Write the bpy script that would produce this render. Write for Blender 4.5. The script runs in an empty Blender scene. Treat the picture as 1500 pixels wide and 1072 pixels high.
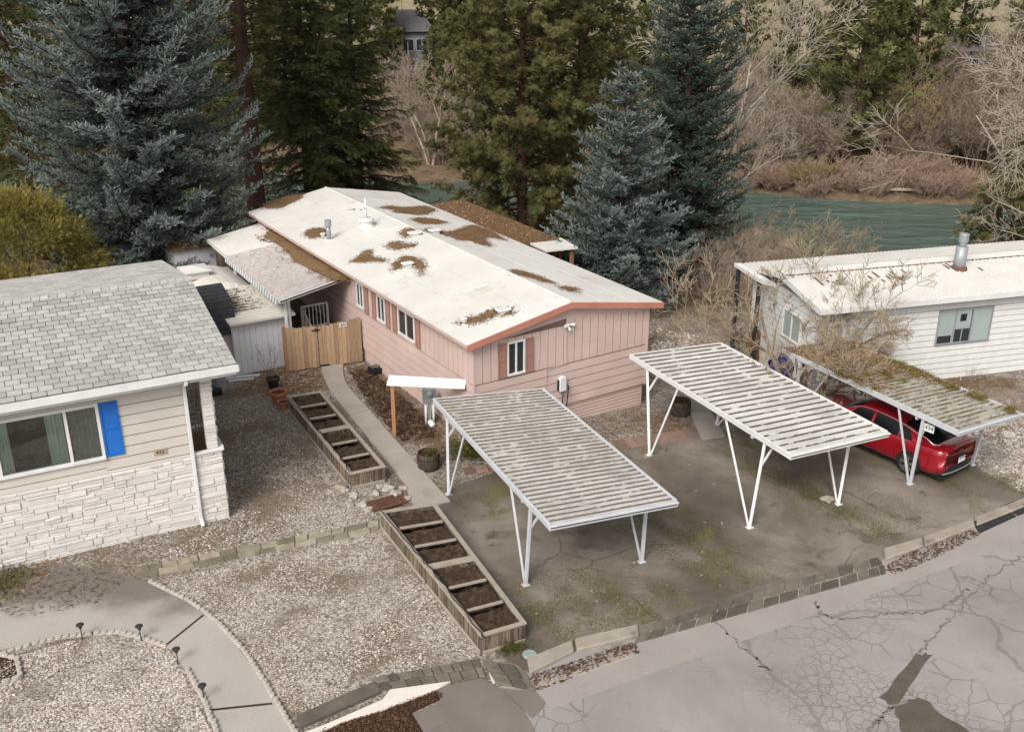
import bpy, math, random
import numpy as np
from mathutils import Vector, Matrix

rnd = random.Random(11)
RNG = np.random.default_rng(11)
PI = math.pi
R = math.radians
sc = bpy.context.scene
COL = sc.collection

# ------------------------------------------------------------------ survey
CAM_H = 13.8
PITCH = math.atan(610/1500.0)
CP, SP = math.cos(PITCH), math.sin(PITCH)

def S(px, py, z=0.0):
    """ground point (height z) sighted at pixel px,py of the 1500 x 1072 survey photo"""
    u = (px-750)/1500.0; v = (py-536)/1500.0
    t = (CAM_H-z)/(SP+v*CP)
    return Vector((u*t, (CP-v*SP)*t, z))

AA = R(31.1)
def W(a, b, z=0.0):
    return Vector((-math.sin(AA)*a+math.cos(AA)*b, math.cos(AA)*a+math.sin(AA)*b, z))

def sstep(a, b, x):
    t = np.clip((x-a)/(b-a), 0, 1)
    return t*t*(3-2*t)

def g(x, y):
    """terrain height"""
    x = np.asarray(x, float); y = np.asarray(y, float)
    a = -math.sin(AA)*x+math.cos(AA)*y
    b = math.cos(AA)*x+math.sin(AA)*y
    z = -0.25*sstep(22.5, 24.5, a)*sstep(15, 19.5, b)
    z = z - 5.4*sstep(44, 64, y+0.05*x)
    yf = 88-0.12*x
    bar = sstep(8, 14, x)*(1-sstep(36, 44, x))
    z = z + 1.3*sstep(-3, 3, y-yf+3*bar) + 0.4*sstep(0, 9, y-yf)
    z = z + 6.6*sstep(5, 26, y-yf-6)
    z = z + 0.10*np.clip(y-112, 0, 60) + 0.26*np.clip(y-170, 0, 700)
    z = z + sstep(46, 60, y)*(0.25*np.sin(x*0.31+y*0.2)+0.2*np.sin(x*0.13-y*0.27+1))
    z = z + sstep(90, 130, y)*(0.7*np.sin(x*0.11+y*0.07)+0.5*np.sin(x*0.05-y*0.11+2))
    return z

def gz(x, y): return float(g(x, y))

# ------------------------------------------------------------------ helpers
class MB:
    """collects faces of one mesh"""
    def __init__(s): s.v = []; s.f = []; s.m = []; s.uv = []; s.hasuv = False
    def face(s, pts, mi=0, uv=None):
        n = len(s.v); s.v += [tuple(p) for p in pts]; s.f.append(tuple(range(n, n+len(pts)))); s.m.append(mi)
        if uv: s.hasuv = True
        s.uv.append(uv)
    def mesh(s, vs, fs, mi=0):
        n = len(s.v); s.v += [tuple(p) for p in vs]
        for f in fs: s.f.append(tuple(i+n for i in f)); s.m.append(mi); s.uv.append(None)
    def hexa(s, p, mi=0):
        s.mesh(p, [(0,3,2,1),(4,5,6,7),(0,1,5,4),(1,2,6,5),(2,3,7,6),(3,0,4,7)], mi)
    def box(s, x0, x1, y0, y1, z0, z1, mi=0, M=None):
        p = [Vector(q) for q in ((x0,y0,z0),(x1,y0,z0),(x1,y1,z0),(x0,y1,z0),(x0,y0,z1),(x1,y0,z1),(x1,y1,z1),(x0,y1,z1))]
        if M is not None: p = [M@q for q in p]
        s.hexa(p, mi)
    def slab(s, poly, t, mi=0):
        """polygon of 3-D points (top), thickness t downwards"""
        n = len(poly); top = [Vector(p) for p in poly]; bot = [p-Vector((0,0,t)) for p in top]
        s.mesh(top+bot, [tuple(range(n)), tuple(range(2*n-1, n-1, -1))]+[(i, n+i, n+(i+1)%n, (i+1)%n) for i in range(n)], mi)
    def prism(s, poly, z0, z1, mi=0, M=None):
        n = len(poly)
        p = [Vector((x,y,z0)) for x,y in poly]+[Vector((x,y,z1)) for x,y in poly]
        if M is not None: p = [M@q for q in p]
        s.mesh(p, [tuple(range(n-1,-1,-1)), tuple(range(n,2*n))]+[(i,(i+1)%n,n+(i+1)%n,n+i) for i in range(n)], mi)
    def bar(s, p, q, w, h=None, up=(0,0,1), mi=0):
        p = Vector(p); q = Vector(q); h = h or w; d = (q-p).normalized()
        u = Vector(up)
        if abs(d.dot(u)) > .98: u = Vector((0,1,0))
        x = d.cross(u).normalized()*w/2; z = x.cross(d).normalized()*h/2
        s.hexa([p-x-z, p+x-z, q+x-z, q-x-z, p-x+z, p+x+z, q+x+z, q-x+z], mi)
    def tube(s, pts, rad, n=8, mi=0, cap=True):
        pts = [Vector(p) for p in pts]
        if not hasattr(rad, '__len__'): rad = [rad]*len(pts)
        rings = []
        for i, p in enumerate(pts):
            d = (pts[min(i+1, len(pts)-1)]-pts[max(i-1, 0)]).normalized()
            u = Vector((0,0,1)) if abs(d.z) < .9 else Vector((1,0,0))
            x = d.cross(u).normalized(); y = d.cross(x)
            rings.append([p+(x*math.cos(2*PI*k/n)+y*math.sin(2*PI*k/n))*rad[i] for k in range(n)])
        fs = []
        for i in range(len(pts)-1):
            for k in range(n): fs.append((i*n+k, (i+1)*n+k, (i+1)*n+(k+1)%n, i*n+(k+1)%n))
        if cap: fs += [tuple(range(n)), tuple(range((len(pts)-1)*n+n-1, (len(pts)-1)*n-1, -1))]
        s.mesh([v for r in rings for v in r], fs, mi)
    def lathe(s, prof, n=20, c=(0,0,0), mi=0, M=None):
        vs = []; fs = []
        for r, z in prof:
            for k in range(n):
                p = Vector((c[0]+r*math.cos(2*PI*k/n), c[1]+r*math.sin(2*PI*k/n), c[2]+z))
                vs.append(M@p if M is not None else p)
        for i in range(len(prof)-1):
            for k in range(n): fs.append((i*n+k, i*n+(k+1)%n, (i+1)*n+(k+1)%n, (i+1)*n+k))
        s.mesh(vs, fs, mi)
    def build(s, name, mats, parent=None, smooth=False, bevel=0, loc=None, rotz=None):
        me = bpy.data.meshes.new(name); me.from_pydata(s.v, [], s.f)
        if not isinstance(mats, (list, tuple)): mats = [mats]
        for m in mats: me.materials.append(m)
        if len(mats) > 1: me.polygons.foreach_set('material_index', s.m)
        if s.hasuv:
            l = me.uv_layers.new(name='UVMap'); k = 0
            for f, uv in zip(s.f, s.uv):
                for j in range(len(f)):
                    l.data[k].uv = uv[j] if uv else (0, 0); k += 1
        if smooth: me.polygons.foreach_set('use_smooth', [True]*len(s.f))
        me.update()
        o = bpy.data.objects.new(name, me); COL.objects.link(o)
        if parent: o.parent = parent
        if loc is not None: o.location = loc
        if rotz is not None: o.rotation_euler = (0,0,rotz)
        if bevel:
            b = o.modifiers.new('bevel', 'BEVEL'); b.width = bevel; b.segments = 1; b.limit_method = 'ANGLE'
        return o

def tag(o, label=None, cat=None, group=None, kind=None):
    if label: o['label'] = label
    if cat: o['category'] = cat
    if group: o['group'] = group
    if kind: o['kind'] = kind
    return o

def thing(name, label, cat, loc=(0,0,0), rotz=0, group=None):
    o = bpy.data.objects.new(name, None); COL.objects.link(o); o.empty_display_size = .2
    o.location = loc; o.rotation_euler = (0,0,rotz)
    return tag(o, label, cat, group)

def dup(root, loc, rotz=0, scale=1, label=None, group=None):
    r = root.copy(); COL.objects.link(r); r.location = loc; r.rotation_euler = (0,0,rotz)
    r.scale = (scale,)*3 if not hasattr(scale, '__len__') else scale
    if label: r['label'] = label
    if group: r['group'] = group
    for ch in list(root.children):
        c = ch.copy(); COL.objects.link(c); c.parent = r
        for gch in ch.children:
            d = gch.copy(); COL.objects.link(d); d.parent = c
    return r

def text(name, body, size, m, parent, loc, rot, ext=.004):
    cu = bpy.data.curves.new(name, 'FONT'); cu.body = body; cu.size = size; cu.extrude = ext
    cu.align_x = 'CENTER'; cu.align_y = 'CENTER'
    tmp = bpy.data.objects.new(name, cu); cu.materials.append(m); COL.objects.link(tmp); bpy.context.view_layer.update()
    me = bpy.data.meshes.new_from_object(tmp.evaluated_get(bpy.context.evaluated_depsgraph_get())); bpy.data.objects.remove(tmp); bpy.data.curves.remove(cu)
    o = bpy.data.objects.new(name, me); COL.objects.link(o)
    o.parent = parent; o.location = loc; o.rotation_euler = rot
    return o

# ------------------------------------------------------------------ materials
def nd(nt, t, ins=None, **kw):
    n = nt.nodes.new(t)
    for k, v in kw.items(): setattr(n, k, v)
    for k, v in (ins or {}).items():
        if isinstance(v, bpy.types.NodeSocket): nt.links.new(v, n.inputs[k])
        else: n.inputs[k].default_value = v
    return n
def c4(c): return (c[0], c[1], c[2], 1.0)
def ramp(nt, fac, stops):
    n = nt.nodes.new('ShaderNodeValToRGB'); nt.links.new(fac, n.inputs[0])
    e = n.color_ramp.elements
    while len(e) < len(stops): e.new(0.5)
    for i, (p, c) in enumerate(stops): e[i].position = p; e[i].color = c4(c)
    return n.outputs[0]
def mixc(nt, fac, a, b, mode='MIX'):
    n = nt.nodes.new('ShaderNodeMix'); n.data_type = 'RGBA'; n.blend_type = mode
    for idx, v in ((0, fac), (6, a), (7, b)):
        if isinstance(v, bpy.types.NodeSocket): nt.links.new(v, n.inputs[idx])
        else: n.inputs[idx].default_value = v if idx == 0 else c4(v)
    return n.outputs[2]
def math_(nt, op, a, b=None, clamp=False):
    n = nt.nodes.new('ShaderNodeMath'); n.operation = op; n.use_clamp = clamp
    for i, v in enumerate((a, b)):
        if v is None: continue
        if isinstance(v, bpy.types.NodeSocket): nt.links.new(v, n.inputs[i])
        else: n.inputs[i].default_value = v
    return n.outputs[0]
def smooth(nt, x, lo, hi):
    n = nd(nt, 'ShaderNodeMapRange', {'Value': x, 'From Min': lo, 'From Max': hi}, interpolation_type='SMOOTHSTEP')
    return n.outputs[0]
def noise(nt, vec, scale, detail=5, rough=.55, dist=0):
    return nd(nt, 'ShaderNodeTexNoise', {'Vector': vec, 'Scale': scale, 'Detail': detail, 'Roughness': rough, 'Distortion': dist}).outputs[0]
def base(name, rough=.8, spec=.3, metal=0):
    m = bpy.data.materials.new(name); m.use_nodes = True; nt = m.node_tree
    b = nt.nodes['Principled BSDF']; b.inputs['Roughness'].default_value = rough
    b.inputs['Specular IOR Level'].default_value = spec; b.inputs['Metallic'].default_value = metal
    return m, nt, b
def mat(name, c1, c2=None, scale=2.5, rough=.8, spec=.3, metal=0, dirt=(), bump=0, bscale=60, stretch=None, island=0, world=False, objrand=0):
    m, nt, b = base(name, rough, spec, metal)
    if world: vec = nd(nt, 'ShaderNodeNewGeometry').outputs['Position']
    else: vec = nd(nt, 'ShaderNodeTexCoord').outputs['Object']
    if stretch: vec = nd(nt, 'ShaderNodeMapping', {'Vector': vec, 'Scale': stretch}).outputs[0]
    c2 = c2 or tuple(x*.86 for x in c1)
    col = ramp(nt, noise(nt, vec, scale, 6), [(.3, c2), (.7, c1)])
    if island:
        ri = nd(nt, 'ShaderNodeNewGeometry').outputs['Random Per Island']
        v = nd(nt, 'ShaderNodeMapRange', {'Value': ri, 'To Min': 1-island, 'To Max': 1+island*.5}).outputs[0]
        cc = nd(nt, 'ShaderNodeCombineColor', {'Red': v, 'Green': v, 'Blue': v}).outputs[0]
        col = mixc(nt, 1.0, col, cc, 'MULTIPLY')
    if objrand:
        v = nd(nt, 'ShaderNodeMapRange', {'Value': nd(nt, 'ShaderNodeObjectInfo').outputs['Random'], 'To Min': 1-objrand, 'To Max': 1+objrand}).outputs[0]
        col = mixc(nt, 1.0, col, nd(nt, 'ShaderNodeCombineColor', {'Red': v, 'Green': v, 'Blue': v}).outputs[0], 'MULTIPLY')
    for dc, ds, lo, hi in dirt:
        col = mixc(nt, smooth(nt, noise(nt, vec, ds, 8, .62), lo, hi), col, dc)
    nt.links.new(col, b.inputs['Base Color'])
    if bump:
        bn = nd(nt, 'ShaderNodeBump', {'Height': noise(nt, vec, bscale, 4), 'Strength': bump, 'Distance': .02})
        nt.links.new(bn.outputs[0], b.inputs['Normal'])
    return m

MT = {}
MT['pink'] = mat('pink_paint', (.535,.405,.365), (.50,.375,.335), 1.2, .7, dirt=[((.44,.32,.27), 3.5, .60, .82), ((.60,.45,.40), .8, .52, .72), ((.40,.30,.25), 11, .66, .85)], bump=.05)
MT['pink_dark'] = mat('pink_trim_paint', (.50,.35,.305), None, 3, .7)
MT['pinkgap'] = mat('shaded_pink_joint', (.20,.135,.115), None, 3, .9)  # darker tone puts the groove shade into the pink siding joints
MT['beigegap'] = mat('shaded_beige_joint', (.17,.14,.11), None, 3, .9)  # dark backing colour stands in for shade between beige courses
MT['whitegap'] = mat('shaded_white_joint', (.28,.27,.26), None, 3, .9)  # shade in the white siding grooves painted as a darker backing
MT['salmon'] = mat('salmon_fascia_paint', (.44,.19,.135), (.38,.155,.11), 2, .6)
MT['shutter_pink'] = mat('dusty_rose_shutter', (.31,.17,.132), None, 4, .65)
MT['white'] = mat('white_paint', (.64,.635,.62), (.57,.565,.55), 3, .5, dirt=[((.5,.48,.44), 7, .66, .9)])
MT['whiteclean'] = mat('white_vinyl', (.70,.70,.69), None, 3, .4)
MT['offwhite'] = mat('weathered_white_board', (.66,.66,.685), (.59,.59,.615), 1.5, .75, dirt=[((.42,.40,.37), 2.2, .62, .84)], stretch=(3,3,.6))
MT['roofwhite'] = mat('white_roof_coating', (.61,.595,.565), (.53,.51,.475), .7, .8, dirt=[((.44,.395,.33), .9, .54, .78), ((.36,.31,.25), 3.2, .64, .80), ((.42,.37,.30), 14, .62, .85)], bump=.25, bscale=9)
MT['needles'] = mat('brown_needle_litter', (.255,.155,.082), (.13,.08,.045), 14, .95, .05, dirt=[((.33,.24,.15), 40, .52, .66), ((.085,.06,.035), 9, .58, .70), ((.10,.09,.035), 4, .64, .8)], bump=1, bscale=70)
MT['glass'] = mat('dark_window_glass', (.018,.022,.024), (.03,.035,.036), .8, .08, .6)
MT['glassgreen'] = mat('pale_curtained_glass', (.33,.38,.37), (.28,.33,.32), .8, .25, .5)
MT['curtain'] = mat('grey_green_curtain', (.74,.79,.71), (.64,.69,.61), 20, .7, .3, stretch=(1,1,.05))
MT['beige'] = mat('beige_siding', (.555,.52,.47), (.515,.48,.43), 1.2, .7, dirt=[((.36,.31,.25), 3, .64, .86)])
MT['stonewhite'] = mat('white_painted_stone', (.69,.655,.625), (.62,.585,.55), 6, .8, island=.14, bump=.5, bscale=22, dirt=[((.42,.35,.29), 2.5, .62, .82)])
MT['mortar'] = mat('stone_mortar', (.60,.555,.52), None, 8, .9)
MT['shingle'] = mat('pale_grey_shingle', (.435,.425,.405), (.375,.365,.345), 5, .95, .1, island=.2, bump=.4, bscale=120, dirt=[((.21,.20,.17), 1.1, .60, .80), ((.16,.155,.13), 9, .66, .82)])
MT['shinglegap'] = mat('dark_shingle_gap', (.11,.105,.09), None, 8, .95)
MT['blackroof'] = mat('black_shingle', (.045,.045,.05), (.03,.03,.033), 7, .9, .15, bump=.4, bscale=50)
MT['blue'] = mat('bright_blue_shutter', (.01,.14,.52), (.01,.12,.46), 3, .45)
MT['cedar'] = mat('cedar_board', (.43,.29,.18), (.325,.215,.135), 3, .8, island=.3, stretch=(6,6,.8), bump=.2, bscale=30, dirt=[((.20,.14,.09), 1.2, .60, .82)])
MT['cedarorange'] = mat('orange_stained_post', (.38,.19,.09), (.30,.15,.07), 3, .7, stretch=(6,6,.8), dirt=[((.16,.09,.05), 2, .6, .8)])
MT['graywood'] = mat('weathered_grey_wood', (.225,.185,.145), (.15,.12,.092), 3, .9, .1, island=.4, stretch=(7,7,.7), bump=.3, bscale=30, dirt=[((.07,.05,.034), 1.3, .48, .62), ((.27,.18,.095), 1.9, .58, .72)])
MT['railwood'] = mat('weathered_rail_wood', (.33,.29,.24), (.25,.215,.175), 4, .9, .1, island=.15, bump=.3, bscale=40, dirt=[((.14,.11,.08), 4, .58, .8)])
MT['soil'] = mat('dark_planter_soil', (.085,.058,.04), (.045,.03,.022), 6, .95, .05, dirt=[((.20,.14,.085), 25, .6, .72)], bump=1, bscale=35)
MT['concrete'] = mat('aged_concrete', (.36,.325,.285), (.30,.27,.235), 1.2, .9, .15, dirt=[((.20,.175,.145), 1.0, .58, .82), ((.24,.215,.18), 9, .6, .8)], bump=.25, bscale=90, world=True)
MT['path'] = mat('exposed_aggregate', (.40,.37,.335), (.35,.32,.29), .8, .9, .15, dirt=[((.25,.225,.195), 45, .52, .66), ((.50,.47,.43), 60, .6, .7)], bump=.3, bscale=120, world=True)
MT['kerb'] = mat('worn_kerb_concrete', (.335,.295,.25), (.265,.23,.19), 2, .9, .15, dirt=[((.16,.13,.10), 2.2, .52, .75), ((.42,.38,.33), 5, .62, .75)], bump=.35, bscale=60, world=True)
MT['kerbwhite'] = mat('bare_white_kerb', (.66,.61,.55), (.58,.53,.48), 3, .9, .15, dirt=[((.34,.28,.22), 6, .62, .8)], world=True)
MT['paver'] = mat('dark_mossy_paver', (.15,.132,.105), (.10,.088,.07), 3, .9, .2, objrand=.35, dirt=[((.21,.18,.14), 6, .58, .8), ((.085,.08,.04), 2.5, .64, .8)], bump=.3, bscale=50, world=True)
MT['paverpale'] = mat('pale_mossy_flagstone', (.27,.24,.185), (.18,.155,.11), 3, .9, .2, objrand=.4, dirt=[((.125,.11,.055), 2.0, .52, .75), ((.37,.34,.29), 1.7, .66, .76)], bump=.3, bscale=50, world=True)
MT['paverred'] = mat('reddish_paver', (.25,.175,.135), (.19,.13,.10), 3, .9, .2, objrand=.3, dirt=[((.12,.09,.07), 3, .58, .8)], bump=.3, bscale=50, world=True)
MT['edging'] = mat('scalloped_concrete_edging', (.43,.40,.35), (.33,.30,.26), 5, .9, .2, dirt=[((.17,.15,.12), 7, .62, .8)], bump=.3, bscale=60)
MT['metalgrey'] = mat('grey_galvanised_metal', (.33,.35,.37), (.27,.29,.31), 4, .5, .5, .3, dirt=[((.2,.19,.18), 5, .64, .8)])
MT['darkmetal'] = mat('dark_metal', (.03,.03,.03), None, 4, .5)
MT['black'] = mat('black_plastic', (.018,.018,.02), None, 4, .5)
MT['terracotta'] = mat('terracotta', (.40,.155,.09), (.33,.12,.07), 5, .8, dirt=[((.5,.36,.29), 5, .62, .8)])
MT['barrel'] = mat('old_barrel_wood', (.10,.075,.058), (.06,.045,.035), 3, .85, .15, stretch=(8,8,1), island=.3)
MT['rustgrate'] = mat('rusty_iron', (.17,.075,.045), (.10,.05,.035), 12, .85)
MT['rock'] = mat('pale_rock', (.40,.37,.33), (.28,.255,.22), 5, .9, .15, bump=.5, bscale=15)
MT['bark'] = mat('dark_conifer_bark', (.085,.058,.045), (.045,.03,.024), 5, .95, .1, stretch=(5,5,1), bump=.8, bscale=14)
MT['barkred'] = mat('reddish_bark', (.125,.07,.052), (.05,.03,.024), 5, .95, .1, stretch=(5,5,1), bump=.8, bscale=14)
MT['stump'] = mat('orange_brown_stump', (.23,.115,.05), (.12,.065,.03), 6, .95, .1, bump=.8, bscale=14)
MT['tarp'] = mat('blue_tarp', (.010,.014,.07), (.016,.022,.11), 3, .45)
MT['rubber'] = mat('black_rubber_ramp', (.028,.028,.03), None, 4, .8, bump=.3, bscale=80)
MT['terra_roofgrey'] = mat('far_grey_roof', (.115,.11,.115), None, 2, .9)
MT['farwall'] = mat('far_grey_wall', (.20,.20,.20), None, 2, .9)
MT['farbrown'] = mat('far_rust_wall', (.24,.10,.06), None, 2, .9)
MT['deckwood'] = mat('rust_brown_deck_wood', (.27,.13,.07), (.2,.095,.05), 3, .85, stretch=(6,6,1))
MT['debrisroof'] = mat('debris_covered_roof', (.20,.115,.062), (.11,.065,.037), 5, .95, .05, dirt=[((.31,.20,.105), 24, .56, .7), ((.06,.04,.028), 8, .64, .72), ((.58,.55,.53), 1.0, .68, .72)], bump=1, bscale=50)
MT['whitemetal'] = mat('white_roof_sheet', (.62,.60,.57), (.55,.53,.495), 1.0, .6, .3, dirt=[((.52,.46,.38), 2.2, .62, .86), ((.27,.19,.11), 4.2, .70, .76)])
MT['creamroof'] = mat('cream_roof_sheet', (.60,.575,.52), (.52,.495,.445), 1.2, .75, dirt=[((.36,.31,.24), 2, .58, .82)])
MT['chrome'] = mat('chrome', (.8,.8,.8), None, 4, .38, .5, 1)
MT['mulch'] = mat('dark_bark_mulch', (.075,.045,.03), (.035,.022,.016), 12, .95, .05, dirt=[((.19,.10,.055), 35, .6, .7)], bump=1, bscale=60, world=True)
MT['tyre'] = mat('tyre_rubber', (.02,.02,.02), None, 6, .85)
MT['rim'] = mat('alloy_rim', (.35,.35,.36), None, 4, .35, .5, .8)
MT['redlamp'] = mat('red_lamp_lens', (.22,.006,.008), None, 4, .15, .6)
MT['leafdry'] = mat('dry_leaf', (.36,.245,.15), (.25,.165,.095), 6, .8, island=.55)

def carpaint():
    m, nt, b = base('metallic_red_paint', .28, .5, .2)
    b.inputs['Base Color'].default_value = (.27, .003, .012, 1)
    b.inputs['Coat Weight'].default_value = 1.0; b.inputs['Coat Roughness'].default_value = .05
    return m
MT['car'] = carpaint()

def roofpan(name, pan, rib, grime, thr, moss=None, litter=None):
    """sheet-metal carport roof: UV.x across, UV.y rib number; grime along the rib feet, on the awning painted rib shade"""
    m, nt, b = base(name, .6, .35)
    uv = nd(nt, 'ShaderNodeTexCoord').outputs['UV']
    ob = nd(nt, 'ShaderNodeTexCoord').outputs['Object']
    sep = nd(nt, 'ShaderNodeSeparateXYZ', {'Vector': uv})
    fr = math_(nt, 'FRACT', sep.outputs[1])
    big = noise(nt, ob, .8, 5, .6)
    fine = noise(nt, nd(nt, 'ShaderNodeMapping', {'Vector': ob, 'Scale': (1.0, 5, 5)}).outputs[0], 2.0, 7, .7)
    spk = noise(nt, ob, 26, 4, .7)
    col = ramp(nt, big, [(.38, tuple(x*.66 for x in pan)), (.6, pan)])
    # streaks of grime, and the awning's painted rib shade, in the pans
    e = math_(nt, 'ABSOLUTE', math_(nt, 'SUBTRACT', math_(nt, 'FRACT', math_(nt, 'ADD', fr, .64)), .5))
    k = math_(nt, 'ADD', math_(nt, 'MULTIPLY', e, -6.0), math_(nt, 'MULTIPLY', fine, 1.3))
    col = mixc(nt, smooth(nt, k, thr, thr+.10), col, grime)
    col = mixc(nt, smooth(nt, math_(nt, 'ADD', math_(nt, 'MULTIPLY', spk, .6), math_(nt, 'MULTIPLY', big, .6)), .66, .80), col, tuple(x*.9 for x in rib))
    if moss:
        y = nd(nt, 'ShaderNodeSeparateXYZ', {'Vector': ob})
        f = math_(nt, 'ADD', math_(nt, 'MULTIPLY', y.outputs[1], moss[1]), math_(nt, 'MULTIPLY', math_(nt, 'ADD', fine, spk), .5))
        col = mixc(nt, smooth(nt, f, moss[2], moss[2]+.12), col, ramp(nt, spk, [(.4, moss[0]), (.6, moss[3])]))
    nt.links.new(col, b.inputs['Base Color'])
    bn = nd(nt, 'ShaderNodeBump', {'Height': spk, 'Strength': .3, 'Distance': .01}); nt.links.new(bn.outputs[0], b.inputs['Normal'])
    return m
MT['cp_l_pan'] = roofpan('weathered_carport_sheet', (.50,.495,.495), (.36,.33,.30), (.27,.235,.20), -.46)
MT['cp_l_rib'] = mat('mossy_rib', (.46,.43,.39), (.34,.30,.25), 9, .9, .1, dirt=[((.55,.54,.53), 3.5, .48, .62), ((.22,.18,.08), 2, .64, .74)], bump=.6, bscale=50)
MT['cp_c_pan'] = roofpan('white_carport_sheet', (.62,.605,.58), (.52,.49,.44), (.13,.105,.085), -.40)
MT['cp_c_rib'] = mat('grimy_white_rib', (.60,.585,.56), (.46,.43,.39), 7, .8, .2, dirt=[((.13,.105,.08), 3.5, .60, .66)], stretch=(1,3,3))
MT['cp_r_pan'] = roofpan('mossy_carport_sheet', (.40,.39,.38), (.27,.235,.18), (.19,.145,.095), -.60, moss=((.22,.15,.085), .16, 1.02, (.15,.125,.045)))
MT['cp_r_rib'] = mat('moss_covered_rib', (.35,.31,.22), (.24,.20,.105), 8, .95, .1, dirt=[((.46,.45,.43), 3, .56, .70)], bump=.8, bscale=50)
MT['awn_pan'] = roofpan('old_awning_sheet', (.45,.415,.40), (.33,.275,.245), (.17,.12,.10), -.66)  # dark rib-foot lines stand in for rib shading that flat light leaves out
MT['awn_rib'] = mat('old_awning_rib', (.60,.57,.55), (.42,.36,.33), 6, .8, .2, dirt=[((.22,.14,.10), 4, .6, .7)])
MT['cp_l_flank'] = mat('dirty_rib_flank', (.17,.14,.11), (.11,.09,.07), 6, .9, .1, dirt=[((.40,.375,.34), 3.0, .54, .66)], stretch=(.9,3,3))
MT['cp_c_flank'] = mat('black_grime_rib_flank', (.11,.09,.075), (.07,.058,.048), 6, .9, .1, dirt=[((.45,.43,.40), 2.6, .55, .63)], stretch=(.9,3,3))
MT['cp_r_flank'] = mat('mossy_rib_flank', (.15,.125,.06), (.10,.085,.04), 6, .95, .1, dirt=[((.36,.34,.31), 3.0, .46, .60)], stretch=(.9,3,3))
MT['beamwhite'] = mat('white_enamel_beam', (.63,.625,.61), (.55,.545,.53), 3, .5, dirt=[((.36,.33,.28), 4, .64, .82)])
MT['beamgrey'] = mat('dull_grey_enamel', (.50,.51,.53), (.42,.43,.45), 3, .5, dirt=[((.25,.23,.19), 4, .62, .82)])

def ground_mat():
    m, nt, b = base('gravel_and_soil', .95, .1)
    pos = nd(nt, 'ShaderNodeNewGeometry').outputs['Position']
    def att(n): return nd(nt, 'ShaderNodeAttribute', attribute_name=n).outputs['Fac']
    vo = nd(nt, 'ShaderNodeTexVoronoi', {'Vector': pos, 'Scale': 21.0})
    hue = nd(nt, 'ShaderNodeSeparateColor', {'Color': vo.outputs['Color']}).outputs[0]
    n1 = noise(nt, pos, .55, 6, .6); n2 = noise(nt, pos, 3.2, 7, .65); n3 = noise(nt, pos, 38, 4, .7)
    stone = ramp(nt, hue, [(0, (.145,.12,.097)), (.25, (.275,.235,.197)), (.5, (.385,.335,.288)), (.72, (.41,.38,.35)), (.88, (.56,.525,.485)), (1, (.32,.23,.165))])
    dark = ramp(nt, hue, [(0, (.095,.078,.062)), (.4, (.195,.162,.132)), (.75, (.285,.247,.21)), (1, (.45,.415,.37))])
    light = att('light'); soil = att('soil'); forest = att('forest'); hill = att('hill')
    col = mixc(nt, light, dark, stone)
    fs = math_(nt, 'ADD', soil, math_(nt, 'MULTIPLY', math_(nt, 'SUBTRACT', n2, .5), 1.1))
    soilc = ramp(nt, n3, [(.3, (.055,.036,.025)), (.5, (.13,.088,.055)), (.68, (.26,.175,.10))])
    col = mixc(nt, smooth(nt, fs, .42, .66), col, soilc)
    # thin moss and silt
    col = mixc(nt, math_(nt, 'MULTIPLY', smooth(nt, n1, .44, .62), .75), col, (.155,.115,.08))
    col = mixc(nt, math_(nt, 'MULTIPLY', smooth(nt, n2, .58, .72), math_(nt, 'MULTIPLY', smooth(nt, n3, .42, .6), .75)), col, (.125,.105,.05))
    fl = ramp(nt, noise(nt, pos, 1.3, 8, .7), [(.3, (.075,.052,.034)), (.5, (.15,.11,.07)), (.66, (.22,.165,.10)), (.8, (.12,.125,.05))])
    col = mixc(nt, forest, col, fl)
    hl = ramp(nt, noise(nt, pos, .12, 9, .72), [(.3, (.19,.155,.095)), (.5, (.27,.225,.155)), (.62, (.21,.19,.085)), (.75, (.31,.26,.19))])
    col = mixc(nt, hill, col, hl)
    nt.links.new(col, b.inputs['Base Color'])
    h = math_(nt, 'ADD', math_(nt, 'MULTIPLY', vo.outputs['Distance'], -1.0), n3)
    bn = nd(nt, 'ShaderNodeBump', {'Height': h, 'Strength': .8, 'Distance': .03}); nt.links.new(bn.outputs[0], b.inputs['Normal'])
    return m
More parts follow.
